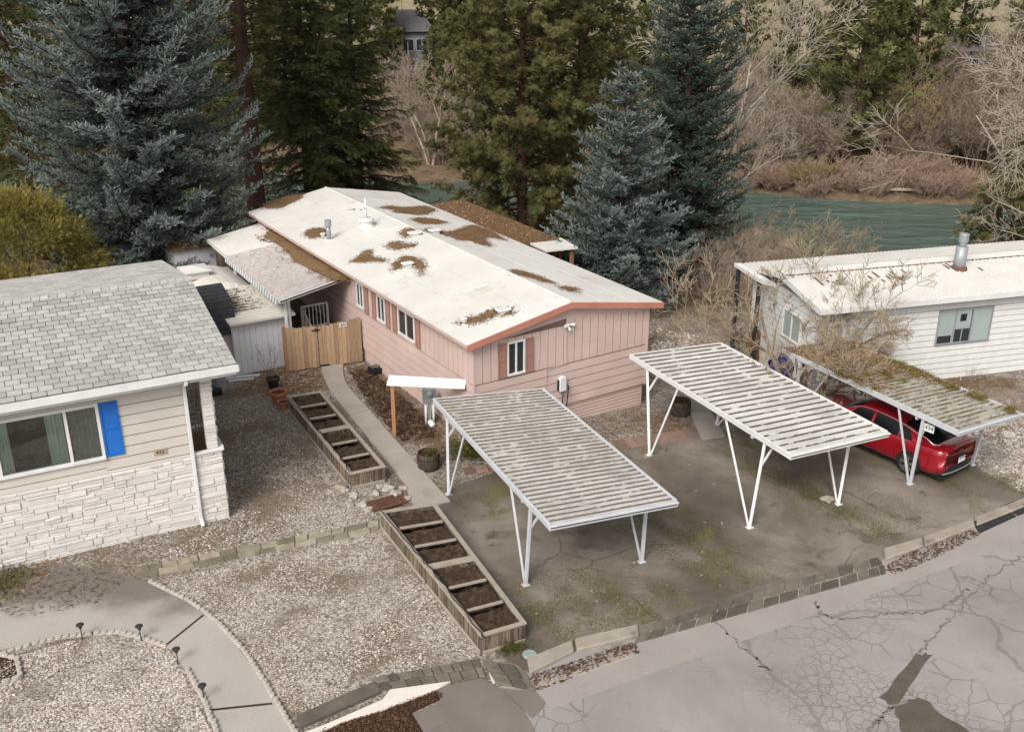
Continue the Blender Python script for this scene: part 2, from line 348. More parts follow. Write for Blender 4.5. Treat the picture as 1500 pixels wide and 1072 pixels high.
def pad_mat():
    m, nt, b = base('damp_mossy_asphalt', .75, .3)
    pos = nd(nt, 'ShaderNodeNewGeometry').outputs['Position']
    n1 = noise(nt, pos, .32, 7, .62, .4); n2 = noise(nt, pos, 1.4, 8, .65); n3 = noise(nt, pos, 60, 3, .7)
    n4 = noise(nt, nd(nt, 'ShaderNodeMapping', {'Vector': pos, 'Rotation': (0,0,R(-33)), 'Scale': (1.2,.45,1), 'Location': (7.3,2.1,0)}).outputs[0], .55, 7, .6)
    col = ramp(nt, n1, [(.32, (.066,.053,.042)), (.48, (.138,.114,.092)), (.64, (.255,.22,.185))])
    col = mixc(nt, smooth(nt, n2, .54, .70), col, (.072,.058,.045))
    col = mixc(nt, math_(nt, 'MULTIPLY', smooth(nt, n4, .54, .64), smooth(nt, n2, .40, .58)), col, (.125,.108,.04))
    col = mixc(nt, math_(nt, 'MULTIPLY', n3, .6), col, mixc(nt, .5, col, (.22,.19,.16)))
    vo = nd(nt, 'ShaderNodeTexVoronoi', {'Vector': mixc(nt, .35, pos, nd(nt, 'ShaderNodeTexNoise', {'Vector': pos, 'Scale': 1.1, 'Detail': 6.0}).outputs[1]), 'Scale': .36}, feature='DISTANCE_TO_EDGE')
    crack = math_(nt, 'MULTIPLY', math_(nt, 'SUBTRACT', 1.0, smooth(nt, vo.outputs['Distance'], .002, .006)), smooth(nt, n1, .46, .54))
    col = mixc(nt, math_(nt, 'MULTIPLY', crack, .45), col, (.05,.043,.035))
    nt.links.new(col, b.inputs['Base Color'])
    nt.links.new(nd(nt, 'ShaderNodeMapRange', {'Value': n1, 'From Min': .3, 'From Max': .7, 'To Min': .5, 'To Max': .9}).outputs[0], b.inputs['Roughness'])
    bn = nd(nt, 'ShaderNodeBump', {'Height': math_(nt, 'SUBTRACT', n3, crack), 'Strength': .35, 'Distance': .012}); nt.links.new(bn.outputs[0], b.inputs['Normal'])
    return m
def road_mat():
    m, nt, b = base('cracked_grey_asphalt', .9, .2)
    pos = nd(nt, 'ShaderNodeNewGeometry').outputs['Position']
    n1 = noise(nt, pos, .28, 6, .6, .3); n2 = noise(nt, pos, 2.5, 7, .65); n3 = noise(nt, pos, 75, 3, .75)
    col = ramp(nt, n1, [(.3, (.215,.197,.186)), (.52, (.282,.26,.246)), (.72, (.355,.33,.312))])
    col = mixc(nt, smooth(nt, n2, .58, .76), col, (.215,.19,.175))
    col = mixc(nt, math_(nt, 'MULTIPLY', smooth(nt, n3, .5, .75), .55), col, (.13,.118,.11))
    wp = mixc(nt, .10, pos, nd(nt, 'ShaderNodeTexNoise', {'Vector': pos, 'Scale': 3.0, 'Detail': 4.0}).outputs[1])
    wb = mixc(nt, .45, pos, nd(nt, 'ShaderNodeTexNoise', {'Vector': pos, 'Scale': .7, 'Detail': 7.0, 'Roughness': .6}).outputs[1])
    def cracks(scale, w, vv=None):
        vo = nd(nt, 'ShaderNodeTexVoronoi', {'Vector': vv or wp, 'Scale': scale}, feature='DISTANCE_TO_EDGE')
        return math_(nt, 'SUBTRACT', 1.0, smooth(nt, vo.outputs['Distance'], w*.3, w))
    allig = math_(nt, 'MULTIPLY', cracks(5.2, .075), smooth(nt, noise(nt, pos, .20, 5, .5, .2), .52, .60))
    fine = math_(nt, 'MULTIPLY', cracks(2.1, .030), smooth(nt, noise(nt, pos, .3, 3, .5, .6), .47, .58))
    big = cracks(.34, .008, wb)
    ck = math_(nt, 'MAXIMUM', math_(nt, 'MAXIMUM', math_(nt, 'MULTIPLY', allig, .8), fine), math_(nt, 'MULTIPLY', big, .8))
    col = mixc(nt, math_(nt, 'MULTIPLY', ck, .5), col, (.10,.088,.078))
    nt.links.new(col, b.inputs['Base Color'])
    bn = nd(nt, 'ShaderNodeBump', {'Height': math_(nt, 'SUBTRACT', n3, math_(nt, 'MULTIPLY', ck, 1.5)), 'Strength': .4, 'Distance': .015}); nt.links.new(bn.outputs[0], b.inputs['Normal'])
    return m
def water_mat():
    m, nt, b = base('green_river_water', .16, .5)
    pos = nd(nt, 'ShaderNodeNewGeometry').outputs['Position']
    st = nd(nt, 'ShaderNodeMapping', {'Vector': pos, 'Scale': (.35, 1.0, 1)}).outputs[0]
    n1 = noise(nt, st, .55, 7, .65, .6); n2 = noise(nt, pos, .09, 4, .5)
    col = ramp(nt, n2, [(.35, (.058,.102,.080)), (.65, (.085,.135,.115))])
    nt.links.new(col, b.inputs['Base Color'])
    bn = nd(nt, 'ShaderNodeBump', {'Height': n1, 'Strength': .9, 'Distance': 2.2}); nt.links.new(bn.outputs[0], b.inputs['Normal'])
    return m
MT['ground'] = ground_mat(); MT['pad'] = pad_mat(); MT['road'] = road_mat(); MT['water'] = water_mat()
MT['patch'] = mat('old_asphalt_patch', (.105,.095,.075), (.075,.067,.052), 3, .9, .2, dirt=[((.16,.145,.12), 40, .55, .7)], bump=.4, bscale=90, world=True)
MT['apron'] = mat('smooth_asphalt_apron', (.335,.305,.285), (.28,.252,.235), .6, .9, .2, dirt=[((.20,.175,.155), 70, .5, .7), ((.21,.18,.16), 1.6, .58, .78), ((.16,.14,.125), .9, .66, .74)], bump=.35, bscale=90, world=True)
MT['seam'] = mat('crumbled_asphalt_seam', (.21,.19,.172), (.145,.13,.117), 4, .95, .1, world=True)
MT['slab'] = mat('grey_brown_driveway_slab', (.195,.168,.15), (.155,.133,.118), 1, .9, .2, dirt=[((.15,.125,.11), 50, .52, .68), ((.16,.10,.07), 2.2, .66, .8)], bump=.35, bscale=90, world=True)

def leafmat(name, stops, rough=.7, trans=.44):
    m, nt, b = base(name, rough, .2)
    v = nd(nt, 'ShaderNodeAttribute', attribute_name='var').outputs['Fac']
    cl = ramp(nt, v, stops); nt.links.new(cl, b.inputs['Base Color'])
    if trans:
        tl = nd(nt, 'ShaderNodeBsdfTranslucent', {'Color': cl}); mx = nd(nt, 'ShaderNodeMixShader', {0: trans, 1: b.outputs[0], 2: tl.outputs[0]}); nt.links.new(mx.outputs[0], nt.nodes['Material Output'].inputs[0])
    return m
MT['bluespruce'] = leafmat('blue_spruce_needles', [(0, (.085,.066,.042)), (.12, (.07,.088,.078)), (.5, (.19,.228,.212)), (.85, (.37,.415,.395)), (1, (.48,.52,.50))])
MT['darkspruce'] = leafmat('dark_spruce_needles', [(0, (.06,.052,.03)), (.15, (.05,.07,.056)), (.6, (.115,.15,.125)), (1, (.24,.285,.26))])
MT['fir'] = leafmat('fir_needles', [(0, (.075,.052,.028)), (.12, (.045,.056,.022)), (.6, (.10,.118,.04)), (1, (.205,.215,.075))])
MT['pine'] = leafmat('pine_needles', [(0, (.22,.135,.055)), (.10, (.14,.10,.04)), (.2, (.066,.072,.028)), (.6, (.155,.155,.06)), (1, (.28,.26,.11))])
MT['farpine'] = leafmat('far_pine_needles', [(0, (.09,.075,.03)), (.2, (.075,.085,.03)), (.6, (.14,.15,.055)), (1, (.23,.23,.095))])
MT['arbor'] = leafmat('arborvitae_leaves', [(0, (.15,.085,.03)), (.25, (.12,.105,.03)), (.6, (.27,.235,.06)), (1, (.44,.36,.12))])
MT['twig'] = mat('grey_brown_twigs', (.26,.20,.15), (.18,.135,.10), 2, .9, .1)
MT['twigpink'] = mat('pinkish_brown_twigs', (.37,.295,.23), (.26,.205,.155), 2, .9, .1)
MT['twigtan'] = mat('tan_budding_twigs', (.40,.325,.225), (.27,.215,.15), 3, .9, .1)
MT['twigwhite'] = mat('pale_bare_branches', (.47,.415,.34), (.32,.275,.215), 2, .9, .1)
MT['twigbranch'] = mat('grey_brown_branch_bark', (.25,.205,.15), (.16,.125,.09), 4, .9, .1)
MT['twigred'] = mat('reddish_willow_twigs', (.36,.265,.205), (.27,.19,.145), 2, .9, .1)
MT['twigolive'] = mat('olive_willow_twigs', (.31,.235,.12), (.21,.16,.08), 2, .9, .1)
MT['shrubleaf'] = leafmat('low_plant_leaves', [(0, (.06,.05,.02)), (.4, (.10,.11,.03)), (1, (.22,.20,.06))])

# ------------------------------------------------------------------ numpy foliage
def np_mesh(name, V, F, m, parent=None, var=None, smooth=False):
    me = bpy.data.meshes.new(name)
    V = np.asarray(V, np.float32); F = np.asarray(F, np.int32); k = F.shape[1]
    me.vertices.add(len(V)); me.vertices.foreach_set('co', V.ravel())
    me.loops.add(F.size); me.loops.foreach_set('vertex_index', F.ravel())
    me.polygons.add(len(F)); me.polygons.foreach_set('loop_start', np.arange(0, F.size, k, dtype=np.int32))
    if var is not None:
        a = me.attributes.new('var', 'FLOAT', 'POINT'); a.data.foreach_set('value', np.asarray(var, np.float32))
    me.materials.append(m)
    if smooth: me.polygons.foreach_set('use_smooth', [True]*len(F))
    me.update(calc_edges=True)
    o = bpy.data.objects.new(name, me); COL.objects.link(o)
    if parent: o.parent = parent
    return o

def t_shoot(k=5):
    V = []; F = []
    for i in range(k):
        a = 2*PI*i/k*1.7; z0 = .05+.62*i/k; d = np.array((math.cos(a), math.sin(a), 0)); p = np.array((-d[1], d[0], 0))
        b = np.array((0,0,z0)); n = len(V)
        V += [b-p*.10, b+p*.10, b+d*.27+np.array((0,0,.34))]; F.append((n, n+1, n+2))
    n = len(V); V += [np.array((-.05,0,.5)), np.array((.05,0,.5)), np.array((0,0,1.05))]; F.append((n, n+1, n+2))
    n = len(V); V += [np.array((-.05,0,0.)), np.array((.05,0,0.)), np.array((0,.03,.7))]; F.append((n, n+1, n+2))
    return np.array(V), np.array(F)
def t_tuft(k=20, w=.055, seed=1, spread=1.25):
    r = random.Random(seed); V = []; F = []
    for i in range(k):
        th = spread*math.sqrt((i+.5)/k)*r.uniform(.8, 1.15); a = i*2.4+r.uniform(-.3, .3)
        d = np.array((math.sin(th)*math.cos(a), math.sin(th)*math.sin(a), math.cos(th)))
        p = np.cross(d, (0,0,1.) if abs(d[2]) < .9 else (1.,0,0)); p /= np.linalg.norm(p)
        L = r.uniform(.8, 1.1); n = len(V)
        V += [d*.05-p*w, d*.05+p*w, d*L+np.array((0,0,-.10*math.sin(th)))]; F.append((n, n+1, n+2))
    return np.array(V), np.array(F)
def t_spray(k=9):
    """flat hanging spray"""
    V = []; F = []
    for i in range(k):
        z0 = .05+.85*i/k; s = 1 if i % 2 else -1; L = .42*(1-.55*i/k); n = len(V)
        V += [np.array((0,0,z0-.055)), np.array((0,.01,z0+.06)), np.array((s*L,.04*s,z0+.30))]; F.append((n, n+1, n+2))
    n = len(V); V += [np.array((-.035,0,0)), np.array((.035,0,0)), np.array((0,-.03,1.05))]; F.append((n, n+1, n+2))
    return np.array(V), np.array(F)

def norm(a): return a/np.maximum(np.linalg.norm(a, axis=-1, keepdims=True), 1e-9)
def place(tpl, pos, dirs, scale, var, rng, varspread=.12, up=None):
    TV, TF = tpl; pos = np.asarray(pos); n = len(pos); d = norm(np.asarray(dirs))
    ref = np.where(np.abs(d[:, 2:3]) > .95, np.array([[1.,0,0]]), np.array([[0,0,1.]]))
    x = norm(np.cross(d, ref)); y = np.cross(d, x)
    if up is None:
        ro = rng.uniform(0, 2*PI, n)[:, None]; x, y = x*np.cos(ro)+y*np.sin(ro), -x*np.sin(ro)+y*np.cos(ro)
    s = np.asarray(scale)[:, None, None]
    V = pos[:, None, :] + s*(TV[None, :, 0:1]*x[:, None]+TV[None, :, 1:2]*y[:, None]+TV[None, :, 2:3]*d[:, None])
    F = TF[None]+(np.arange(n)*len(TV))[:, None, None]
    vv = np.clip(np.asarray(var)+rng.normal(0, varspread, n), 0, 1)
    return V.reshape(-1, 3), F.reshape(-1, 3), np.repeat(vv, len(TV))
def merge(parts):
    V = []; F = []; A = []; n = 0
    for v, f, a in parts: V.append(v); F.append(f+n); A.append(a); n += len(v)
    return np.concatenate(V), np.concatenate(F), np.concatenate(A)
def sticks(P0, P1, R0, R1, n=3):
    P0 = np.asarray(P0, float); P1 = np.asarray(P1, float); R0 = np.asarray(R0)[:, None, None]; R1 = np.asarray(R1)[:, None, None]
    d = norm(P1-P0); ref = np.where(np.abs(d[:, 2:3]) > .9, np.array([[1.,0,0]]), np.array([[0,0,1.]]))
    x = norm(np.cross(d, ref)); y = np.cross(d, x)
    a = 2*PI*np.arange(n)/n
    ring = np.cos(a)[None, :, None]*x[:, None]+np.sin(a)[None, :, None]*y[:, None]
    V = np.concatenate([P0[:, None]+R0*ring, P1[:, None]+R1*ring], 1)
    q = []
    for k in range(n): q.append((k, (k+1) % n, n+(k+1) % n, n+k))
    F = np.array(q)[None]+(np.arange(len(P0))*2*n)[:, None, None]
    return V.reshape(-1, 3), F.reshape(-1, 4)

SHOOT, TUFT, SPRAY = t_shoot(), t_tuft(), t_spray()
FARTUFT = t_tuft(12, .12, 4)

def conifer(h, rad, seed, style, z0=.4, lean=(0,0), density=1.0, topcut=None):
    """returns crown triangles and branch sticks; profile widest low down"""
    rng = np.random.default_rng(seed); parts = []; sP0, sP1, sR0, sR1 = [], [], [], []
    sp = {'spruce': .33, 'fir': .46, 'pine': .55, 'far': 1.1}[style]
    z = z0
    while z < h-.25:
        f = (z-z0)/(h-z0)
        if style == 'pine' or style == 'far': prof = rad*min(1, .55+1.8*f)*(1-f**2.2)**.8
        else: prof = rad*min(1, .62+1.9*f)*(1-f)**.72
        nb = max(4, int((7.5 if style == 'spruce' else 6)*(.55+.6*prof/rad)*density))
        if style == 'far': nb = 6
        a0 = rng.uniform(0, 6.28)
        for k in range(nb):
            az = a0+6.283*k/nb+rng.normal(0, .25)
            L = prof*rng.uniform(.62, 1.16)
            if L < .15: continue
            zz = z+rng.uniform(-.2, .2)
            out = np.array((math.cos(az), math.sin(az), 0)); side = np.array((-out[1], out[0], 0))
            n = 7; t = np.linspace(0, 1, n)[:, None]
            if style == 'spruce': rise = -.10*L*np.sin(t*PI)*(1-f)+(-.24+.50*f)*L*t+.22*L*t**3
            elif style == 'fir': rise = (-.30+.75*f)*L*t-.10*L*t**2+.10*L*t**3
            else: rise = (-.10+.55*f)*L*t+.16*L*t**2
            spine = np.array((lean[0]*zz, lean[1]*zz, zz))+out*L*t*(.98)+np.array((0,0,1))*rise
            spine += np.concatenate([[np.zeros(3)], rng.normal(0, .03*L, (n-1, 3))])
            for i in range(n-1):
                sP0.append(spine[i]); sP1.append(spine[i+1])
                r0 = .012+.013*L; sR0.append(r0*(1-i/n)); sR1.append(r0*(1-(i+1)/n)+.004)
            def at(u):
                q = u*(n-1); i = np.clip(q.astype(int), 0, n-2); w = (q-i)[:, None]
                return spine[i]*(1-w)+spine[i+1]*w, norm(spine[i+1]-spine[i])
            if style in ('spruce', 'fir'):
                stp = (.15 if style == 'spruce' else .17)/density
                m = max(4, int(L*.86/stp)); u = np.linspace(.14, 1, m); u = np.repeat(u, 3 if style == 'spruce' else 2)
                p, d = at(u); sg = np.tile((1., -1., 0.) if style == 'spruce' else (1., -1.), m)[:, None]
                tl = (.16+.42*(1-u)**.7*min(1, L/2.6)+.10)*rng.uniform(.7, 1.2, len(u))*min(1.25, .6+.16*L)*np.where(sg[:, 0] == 0, .5, .92)
                td = norm(d*.62+side*sg*rng.uniform(.5, 1.0, (len(u), 1))+np.array((0,0,1))*(rng.normal(.08 if style == 'spruce' else -.25, .22, (len(u), 1))+.9*(sg == 0)))
                ds = .125 if style == 'spruce' else .15
                mx = int(max(tl)/ds)+1
                P, D, A = [], [], []
                bv = rng.normal(0, .10)
                for j in range(mx):
                    ok = tl > j*ds
                    if not ok.any(): continue
                    q = p[ok]+td[ok]*(j*ds)+np.array((0,0,-.5 if style == 'fir' else .10))*((j*ds)**2)
                    jit = rng.normal(0, .32, (ok.sum(), 3)); s2 = 1 if j % 2 else -1
                    P.append(q); D.append(td[ok]+jit+np.cross(td[ok], (0,0,1))*s2*.55+np.array((0,0,.28 if style == 'spruce' else -.35)))
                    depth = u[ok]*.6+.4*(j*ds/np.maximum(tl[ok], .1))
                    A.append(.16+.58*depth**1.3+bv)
                P = np.concatenate(P); D = np.concatenate(D); A = np.concatenate(A)
                dead = rng.random(len(P)) < (.05 if style == 'spruce' else .04)
                A = np.where(dead, 0, A)
                scl = (rng.uniform(.19, .29, len(P)) if style == 'spruce' else rng.uniform(.22, .36, len(P)))
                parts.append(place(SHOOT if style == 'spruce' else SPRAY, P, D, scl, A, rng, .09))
            else:
                far = style == 'far'
                m = max(3, int(L*(5.5 if not far else 2.2)*density))
                u = rng.uniform(.28, 1, m)**.8; p, d = at(u)
                off = rng.normal(0, 1, (m, 3))*np.array((.34, .34, .22))*(.35+.30*L*.5)*(1.15-u[:, None]*.75)
                e = p+off+d*.18
                for i in range(m): sP0.append(p[i]); sP1.append(e[i]); sR0.append(.012); sR1.append(.006)
                reps = 3 if not far else 2
                P = np.concatenate([e+rng.normal(0, .10 if not far else .2, e.shape) for _ in range(reps)])
                D = np.concatenate([norm(off+d*.6+np.array((0,0,.55)))+rng.normal(0, .35, e.shape) for _ in range(reps)])
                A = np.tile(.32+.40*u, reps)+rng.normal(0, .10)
                A = np.where(rng.random(len(A)) < .05, .02, A)
                scl = rng.uniform(.20, .34, len(P)) if not far else rng.uniform(.38, .62, len(P))
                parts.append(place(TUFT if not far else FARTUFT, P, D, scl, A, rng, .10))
        z += sp*(.8+.4*rng.random())*(1 if style != 'fir' else .9)
    return merge(parts), (sP0, sP1, sR0, sR1)

def trunk_mesh(h, r, lean=(0,0), n=10, seed=0, base=-.6):
    mb = MB(); q = random.Random(seed); pts = []; rad = []
    for i in range(13):
        t = i/12; z = base+(h-base)*t
        pts.append((lean[0]*z+q.uniform(-.04,.04), lean[1]*z+q.uniform(-.04,.04), z)); rad.append(max(.02, r*(1-t)**.85*(1.35 if i == 0 else 1)))
    mb.tube(pts, rad, n); return mb

def conifer_tree(name, label, X, Y, h, rad, seed, style, leaf, bark, tr=.25, z0=.5, group=None, density=1.0, lean=(0,0)):
    t = thing(name, label, 'tree', (X, Y, gz(X, Y)), 0, group)
    (V, F, A), st = conifer(h, rad, seed, style, z0, lean, density)
    crown = np_mesh('crown', V, F, leaf, t, A)
    tm = trunk_mesh(h*.98, tr, lean, 10, seed).build('trunk', bark, t, smooth=True)
    SV, SF = sticks(*st); br = np_mesh('limbs', SV, SF, bark, t)
    return t

def bare(seed, h, nst, spread, depth=4, kids=4, r0=.06, up=.25, wig=.18, first=.05, shrink=.62, minr=.004, tmin=.28):
    """leafless branching: returns stick arrays"""
    q = random.Random(seed); P0, P1, R0, R1 = [], [], [], []
    stack = []
    for i in range(nst):
        az = 2*PI*(i+q.uniform(-.3, .3))/nst; s = spread*q.uniform(.5, 1.1)
        d = Vector((math.cos(az)*s, math.sin(az)*s, 1)).normalized()
        stack.append((Vector((math.cos(az)*first, math.sin(az)*first, -.1)), d, h*q.uniform(.5, .75), r0*q.uniform(.8, 1.1), 0))
    while stack:
        p, d, L, r, lv = stack.pop()
        seg = 5 if lv < 2 else 3; sl = L/seg; path = [(p, d, r)]
        for i in range(seg):
            d = (d+Vector((q.gauss(0, wig), q.gauss(0, wig), q.gauss(0, wig)+up*.12))).normalized()
            e = p+d*sl; ra = max(minr, r*(1-.75*(i+1)/seg)); rb = max(minr, r*(1-.75*i/seg))
            P0.append(tuple(p)); P1.append(tuple(e)); R0.append(rb); R1.append(ra)
            p = e; path.append((p, d, ra))
        if lv < depth:
            for k in range(kids):
                t = q.uniform(tmin, 1.0); i = min(seg-1, int(t*seg)); a = path[i][0].lerp(path[i+1][0], t*seg-i)
                dd = path[i+1][1]; x = dd.orthogonal().normalized(); x.rotate(Matrix.Rotation(q.uniform(0, 2*PI), 3, dd))
                nd_ = (dd*.75+x*q.uniform(.45, .95)+Vector((0,0,up*.5))).normalized()
                stack.append((a, nd_, L*shrink*q.uniform(.6, 1.1), max(minr, path[i+1][2]*.75), lv+1))
    return P0, P1, R0, R1

def bare_obj(name, label, cat, X, Y, m, seed, group=None, split=None, sides=3, m2=None, **kw):
    P0, P1, R0, R1 = bare(seed, **kw)
    z = gz(X, Y)
    if split is None:
        V, F = sticks(P0, P1, R0, R1, sides); o = np_mesh(name, V, F, m); o.location = (X, Y, z); return tag(o, label, cat, group)
    t = thing(name, label, cat, (X, Y, z), 0, group)
    R0a = np.array(R0); k = R0a > split
    A = [np.array(P0), np.array(P1), R0a, np.array(R1)]
    V, F = sticks(*[a[k] for a in A], 8); np_mesh('trunk', V, F, m2 or m, t, smooth=True)
    V, F = sticks(*[a[~k] for a in A], sides); np_mesh('crown', V, F, m, t)
    return t

# ------------------------------------------------------------------ setting: ground
def inpoly(x, y, poly):
    r = np.zeros(x.shape, bool); n = len(poly)
    for i in range(n):
        x1, y1 = poly[i][0], poly[i][1]; x2, y2 = poly[(i+1) % n][0], poly[(i+1) % n][1]
        c = ((y1 > y) != (y2 > y)) & (x < (x2-x1)*(y-y1)/(y2-y1+1e-12)+x1)
        r ^= c
    return r
def PX(*pts): return [S(*p) for p in pts]

def axis(a, b, step, ext):
    core = list(np.arange(a, b+1e-6, step)); lo = []; hi = []; s = step; v = a
    while v > ext[0]: s *= 1.22; v -= s; lo.append(v)
    s = step; v = b
    while v < ext[1]: s *= 1.10; v += min(s, 14); hi.append(v)
    return np.array(lo[::-1]+core+hi)
gx = axis(-20, 27, .3, (-420, 420)); gy = axis(3, 47, .3, (-160, 700))
X, Y = np.meshgrid(gx, gy); Zg = g(X, Y)
nx, ny = len(gx), len(gy); idx = np.arange(nx*ny).reshape(ny, nx)
Fg = np.stack([idx[:-1,:-1], idx[:-1,1:], idx[1:,1:], idx[1:,:-1]], -1).reshape(-1, 4)
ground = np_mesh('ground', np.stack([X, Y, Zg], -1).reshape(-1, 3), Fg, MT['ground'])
tag(ground, kind='structure'); ground.data.polygons.foreach_set('use_smooth', [True]*len(Fg))
soil_zones = [(PX((505,528),(545,532),(600,575),(655,640),(640,660),(590,650),(545,600),(515,560)), .62),
    (PX((380,540),(480,538),(478,575),(430,590),(385,580)), .42),
    (PX((700,640),(850,610),(950,590),(960,630),(880,655),(760,690)), .32), (PX((575,600),(690,600),(720,690),(660,700),(640,660)), .36),
    (PX((415,590),(500,690),(545,740),(500,730),(420,640)), .34), (PX((930,600),(1010,590),(1030,640),(950,650)), .45),
    (PX((560,700),(620,700),(640,740),(560,760)), .25), (PX((0,820),(120,815),(60,850),(0,890)), .42), (PX((335,590),(410,600),(545,745),(420,800),(335,765)), .24), (PX((1285,545),(1500,550),(1500,575),(1330,570)), .55),
    (PX((1080,520),(1180,520),(1220,580),(1130,580)), .30), (PX((640,900),(705,930),(760,965),(700,975)), .4), (PX((1420,590),(1500,600),(1500,650),(1450,640)), .35)]
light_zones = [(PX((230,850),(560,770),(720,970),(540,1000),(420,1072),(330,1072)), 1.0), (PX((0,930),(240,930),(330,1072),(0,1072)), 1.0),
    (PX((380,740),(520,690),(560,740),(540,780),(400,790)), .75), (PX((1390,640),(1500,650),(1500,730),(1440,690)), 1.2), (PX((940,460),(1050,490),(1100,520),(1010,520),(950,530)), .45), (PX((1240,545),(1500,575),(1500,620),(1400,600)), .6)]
def field(zs):
    a = np.zeros(X.shape)
    for p, v in zs: a = np.where(inpoly(X, Y, p), np.maximum(a, v), a)
    k = np.array([.25,.5,.25])
    for _ in range(2):
        a = np.apply_along_axis(lambda r: np.convolve(np.pad(r, 1, 'edge'), k, 'valid'), 0, a); a = np.apply_along_axis(lambda r: np.convolve(np.pad(r, 1, 'edge'), k, 'valid'), 1, a)
    return a
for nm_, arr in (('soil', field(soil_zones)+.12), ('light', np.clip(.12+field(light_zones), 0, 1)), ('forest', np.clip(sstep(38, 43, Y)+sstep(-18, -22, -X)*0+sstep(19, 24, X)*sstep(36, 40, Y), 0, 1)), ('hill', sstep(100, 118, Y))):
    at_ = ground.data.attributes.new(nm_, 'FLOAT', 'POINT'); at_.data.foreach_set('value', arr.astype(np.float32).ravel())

def sheet(name, poly, m, lift=.012, thick=.12, kind='structure', label=None, cat=None, group=None):
    mb = MB(); mb.slab([Vector((p[0], p[1], gz(p[0], p[1])+lift)) for p in poly], thick)
    return tag(mb.build(name, m), label, cat, group, kind)

A_ = S(770,993); B_ = S(1500,748); dr = (B_-A_).normalized(); pr = Vector((dr.y, -dr.x, 0))
road = MB(); road.slab([Vector((p.x, p.y, .006)) for p in (A_-dr*40, A_-dr*3.2, A_, A_-pr*.5, B_-pr*.5, B_, B_+dr*60, B_+dr*60+pr*9, A_-dr*40+pr*9)], .15)
tag(road.build('road', MT['road']), kind='structure')
sheet('parking_pad', PX((640,745),(668,712),(735,688),(800,672),(895,652),(1012,634),(1062,636),(1150,600),(1235,575),(1330,600),(1440,690),(1500,727),(1500,738),(1395,775),(1295,818),(1200,850),(1100,878),(940,922),(840,955),(775,985),(700,940)), MT['pad'], .010)
def curve(pts, n=6):
    out = []
    for i in range(len(pts)-1):
        p0 = pts[max(i-1,0)]; p1 = pts[i]; p2 = pts[i+1]; p3 = pts[min(i+2, len(pts)-1)]
        for k in range(n):
            t = k/n; out.append(.5*((2*p1)+(p2-p0)*t+(2*p0-5*p1+4*p2-p3)*t*t+(3*p1-p0-3*p2+p3)*t**3))
    out.append(pts[-1]); return out
# straight concrete walk from the gate to the pad, as cast slabs
wl = curve([S(469,536), S(483,572), S(512,610), S(553,660), S(603,722), S(622,744)], 5); wr_ = curve([S(503,530), S(507,562), S(541,602), S(585,652), S(640,714), S(660,736)], 5)
wk = MB()
for i0, i1 in ((0,5),(5,10),(10,16),(16,25)):
    pts = wl[i0:i1+1]+wr_[i0:i1+1][::-1]
    c = sum(pts, Vector())/len(pts)
    wk.slab([Vector((p.x, p.y, .05+.006*(i0 % 3)))+(c-p).normalized()*.012 for p in pts], .12)
tag(wk.build('front_walkway', MT['concrete']), kind='structure')
sw = MB()
for q in (((1003,568),(1032,566),(1041,602),(1011,603)), ((1011,605),(1041,604),(1062,640),(1028,645))): sw.slab([Vector((p.x, p.y, gz(p.x,p.y)+.05)) for p in PX(*q)], .15)
for q in (((470,545),(481,541),(500,590),(486,580)), ((540,645),(551,650),(601,710),(592,708)), ((592,708),(601,710),(632,742),(606,742))): sw.slab([Vector((p.x, p.y, .03)) for p in PX(*q)], .1)
tag(sw.build('side_path', MT['concrete']), kind='structure')
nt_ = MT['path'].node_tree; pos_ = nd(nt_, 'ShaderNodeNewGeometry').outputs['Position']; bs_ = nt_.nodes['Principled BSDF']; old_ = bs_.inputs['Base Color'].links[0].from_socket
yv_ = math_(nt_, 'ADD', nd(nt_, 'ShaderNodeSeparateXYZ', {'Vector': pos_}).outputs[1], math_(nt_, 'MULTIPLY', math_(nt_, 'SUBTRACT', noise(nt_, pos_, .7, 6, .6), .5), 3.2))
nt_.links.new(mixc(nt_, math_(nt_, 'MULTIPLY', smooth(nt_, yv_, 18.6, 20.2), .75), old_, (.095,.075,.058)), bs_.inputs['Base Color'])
# curved aggregate path on the left
ol = [S(*p) for p in ((0,850),(60,829),(140,833),(200,848),(250,870),(300,900),(345,945),(385,1000),(408,1040),(432,1075))]
il = [S(*p) for p in ((0,953),(60,938),(110,928),(170,924),(205,930),(243,946),(268,975),(290,1015),(305,1050),(318,1085))]
ol, il = curve(ol, 4), curve(il, 4)
cp_ = MB(); joints = (0, 22, 32, 36)
cp_.slab([Vector((-25, 8, .02)), Vector((-25, 19.5, .02))]+[Vector((p.x,p.y,.02)) for p in ol[:21]]+[Vector((p.x,p.y,.02)) for p in il[:21][::-1]], .1)
cp_.slab([Vector((p.x,p.y,.022)) for p in ol[20:32]+il[20:32][::-1]], .1)
cp_.slab([Vector((p.x,p.y,.018)) for p in ol[31:]+il[31:][::-1]], .1)
tag(cp_.build('curved_path', MT['path']), kind='structure')
for k in (20,31):
    jm = MB(); a, b_ = ol[k], il[k]; d_ = (b_-a).normalized(); jm.bar(Vector((a.x,a.y,.022))+d_*.05, Vector((b_.x,b_.y,.022))-d_*.05, .05, .012); tag(jm.build('path_joint', MT['mulch']), kind='structure')
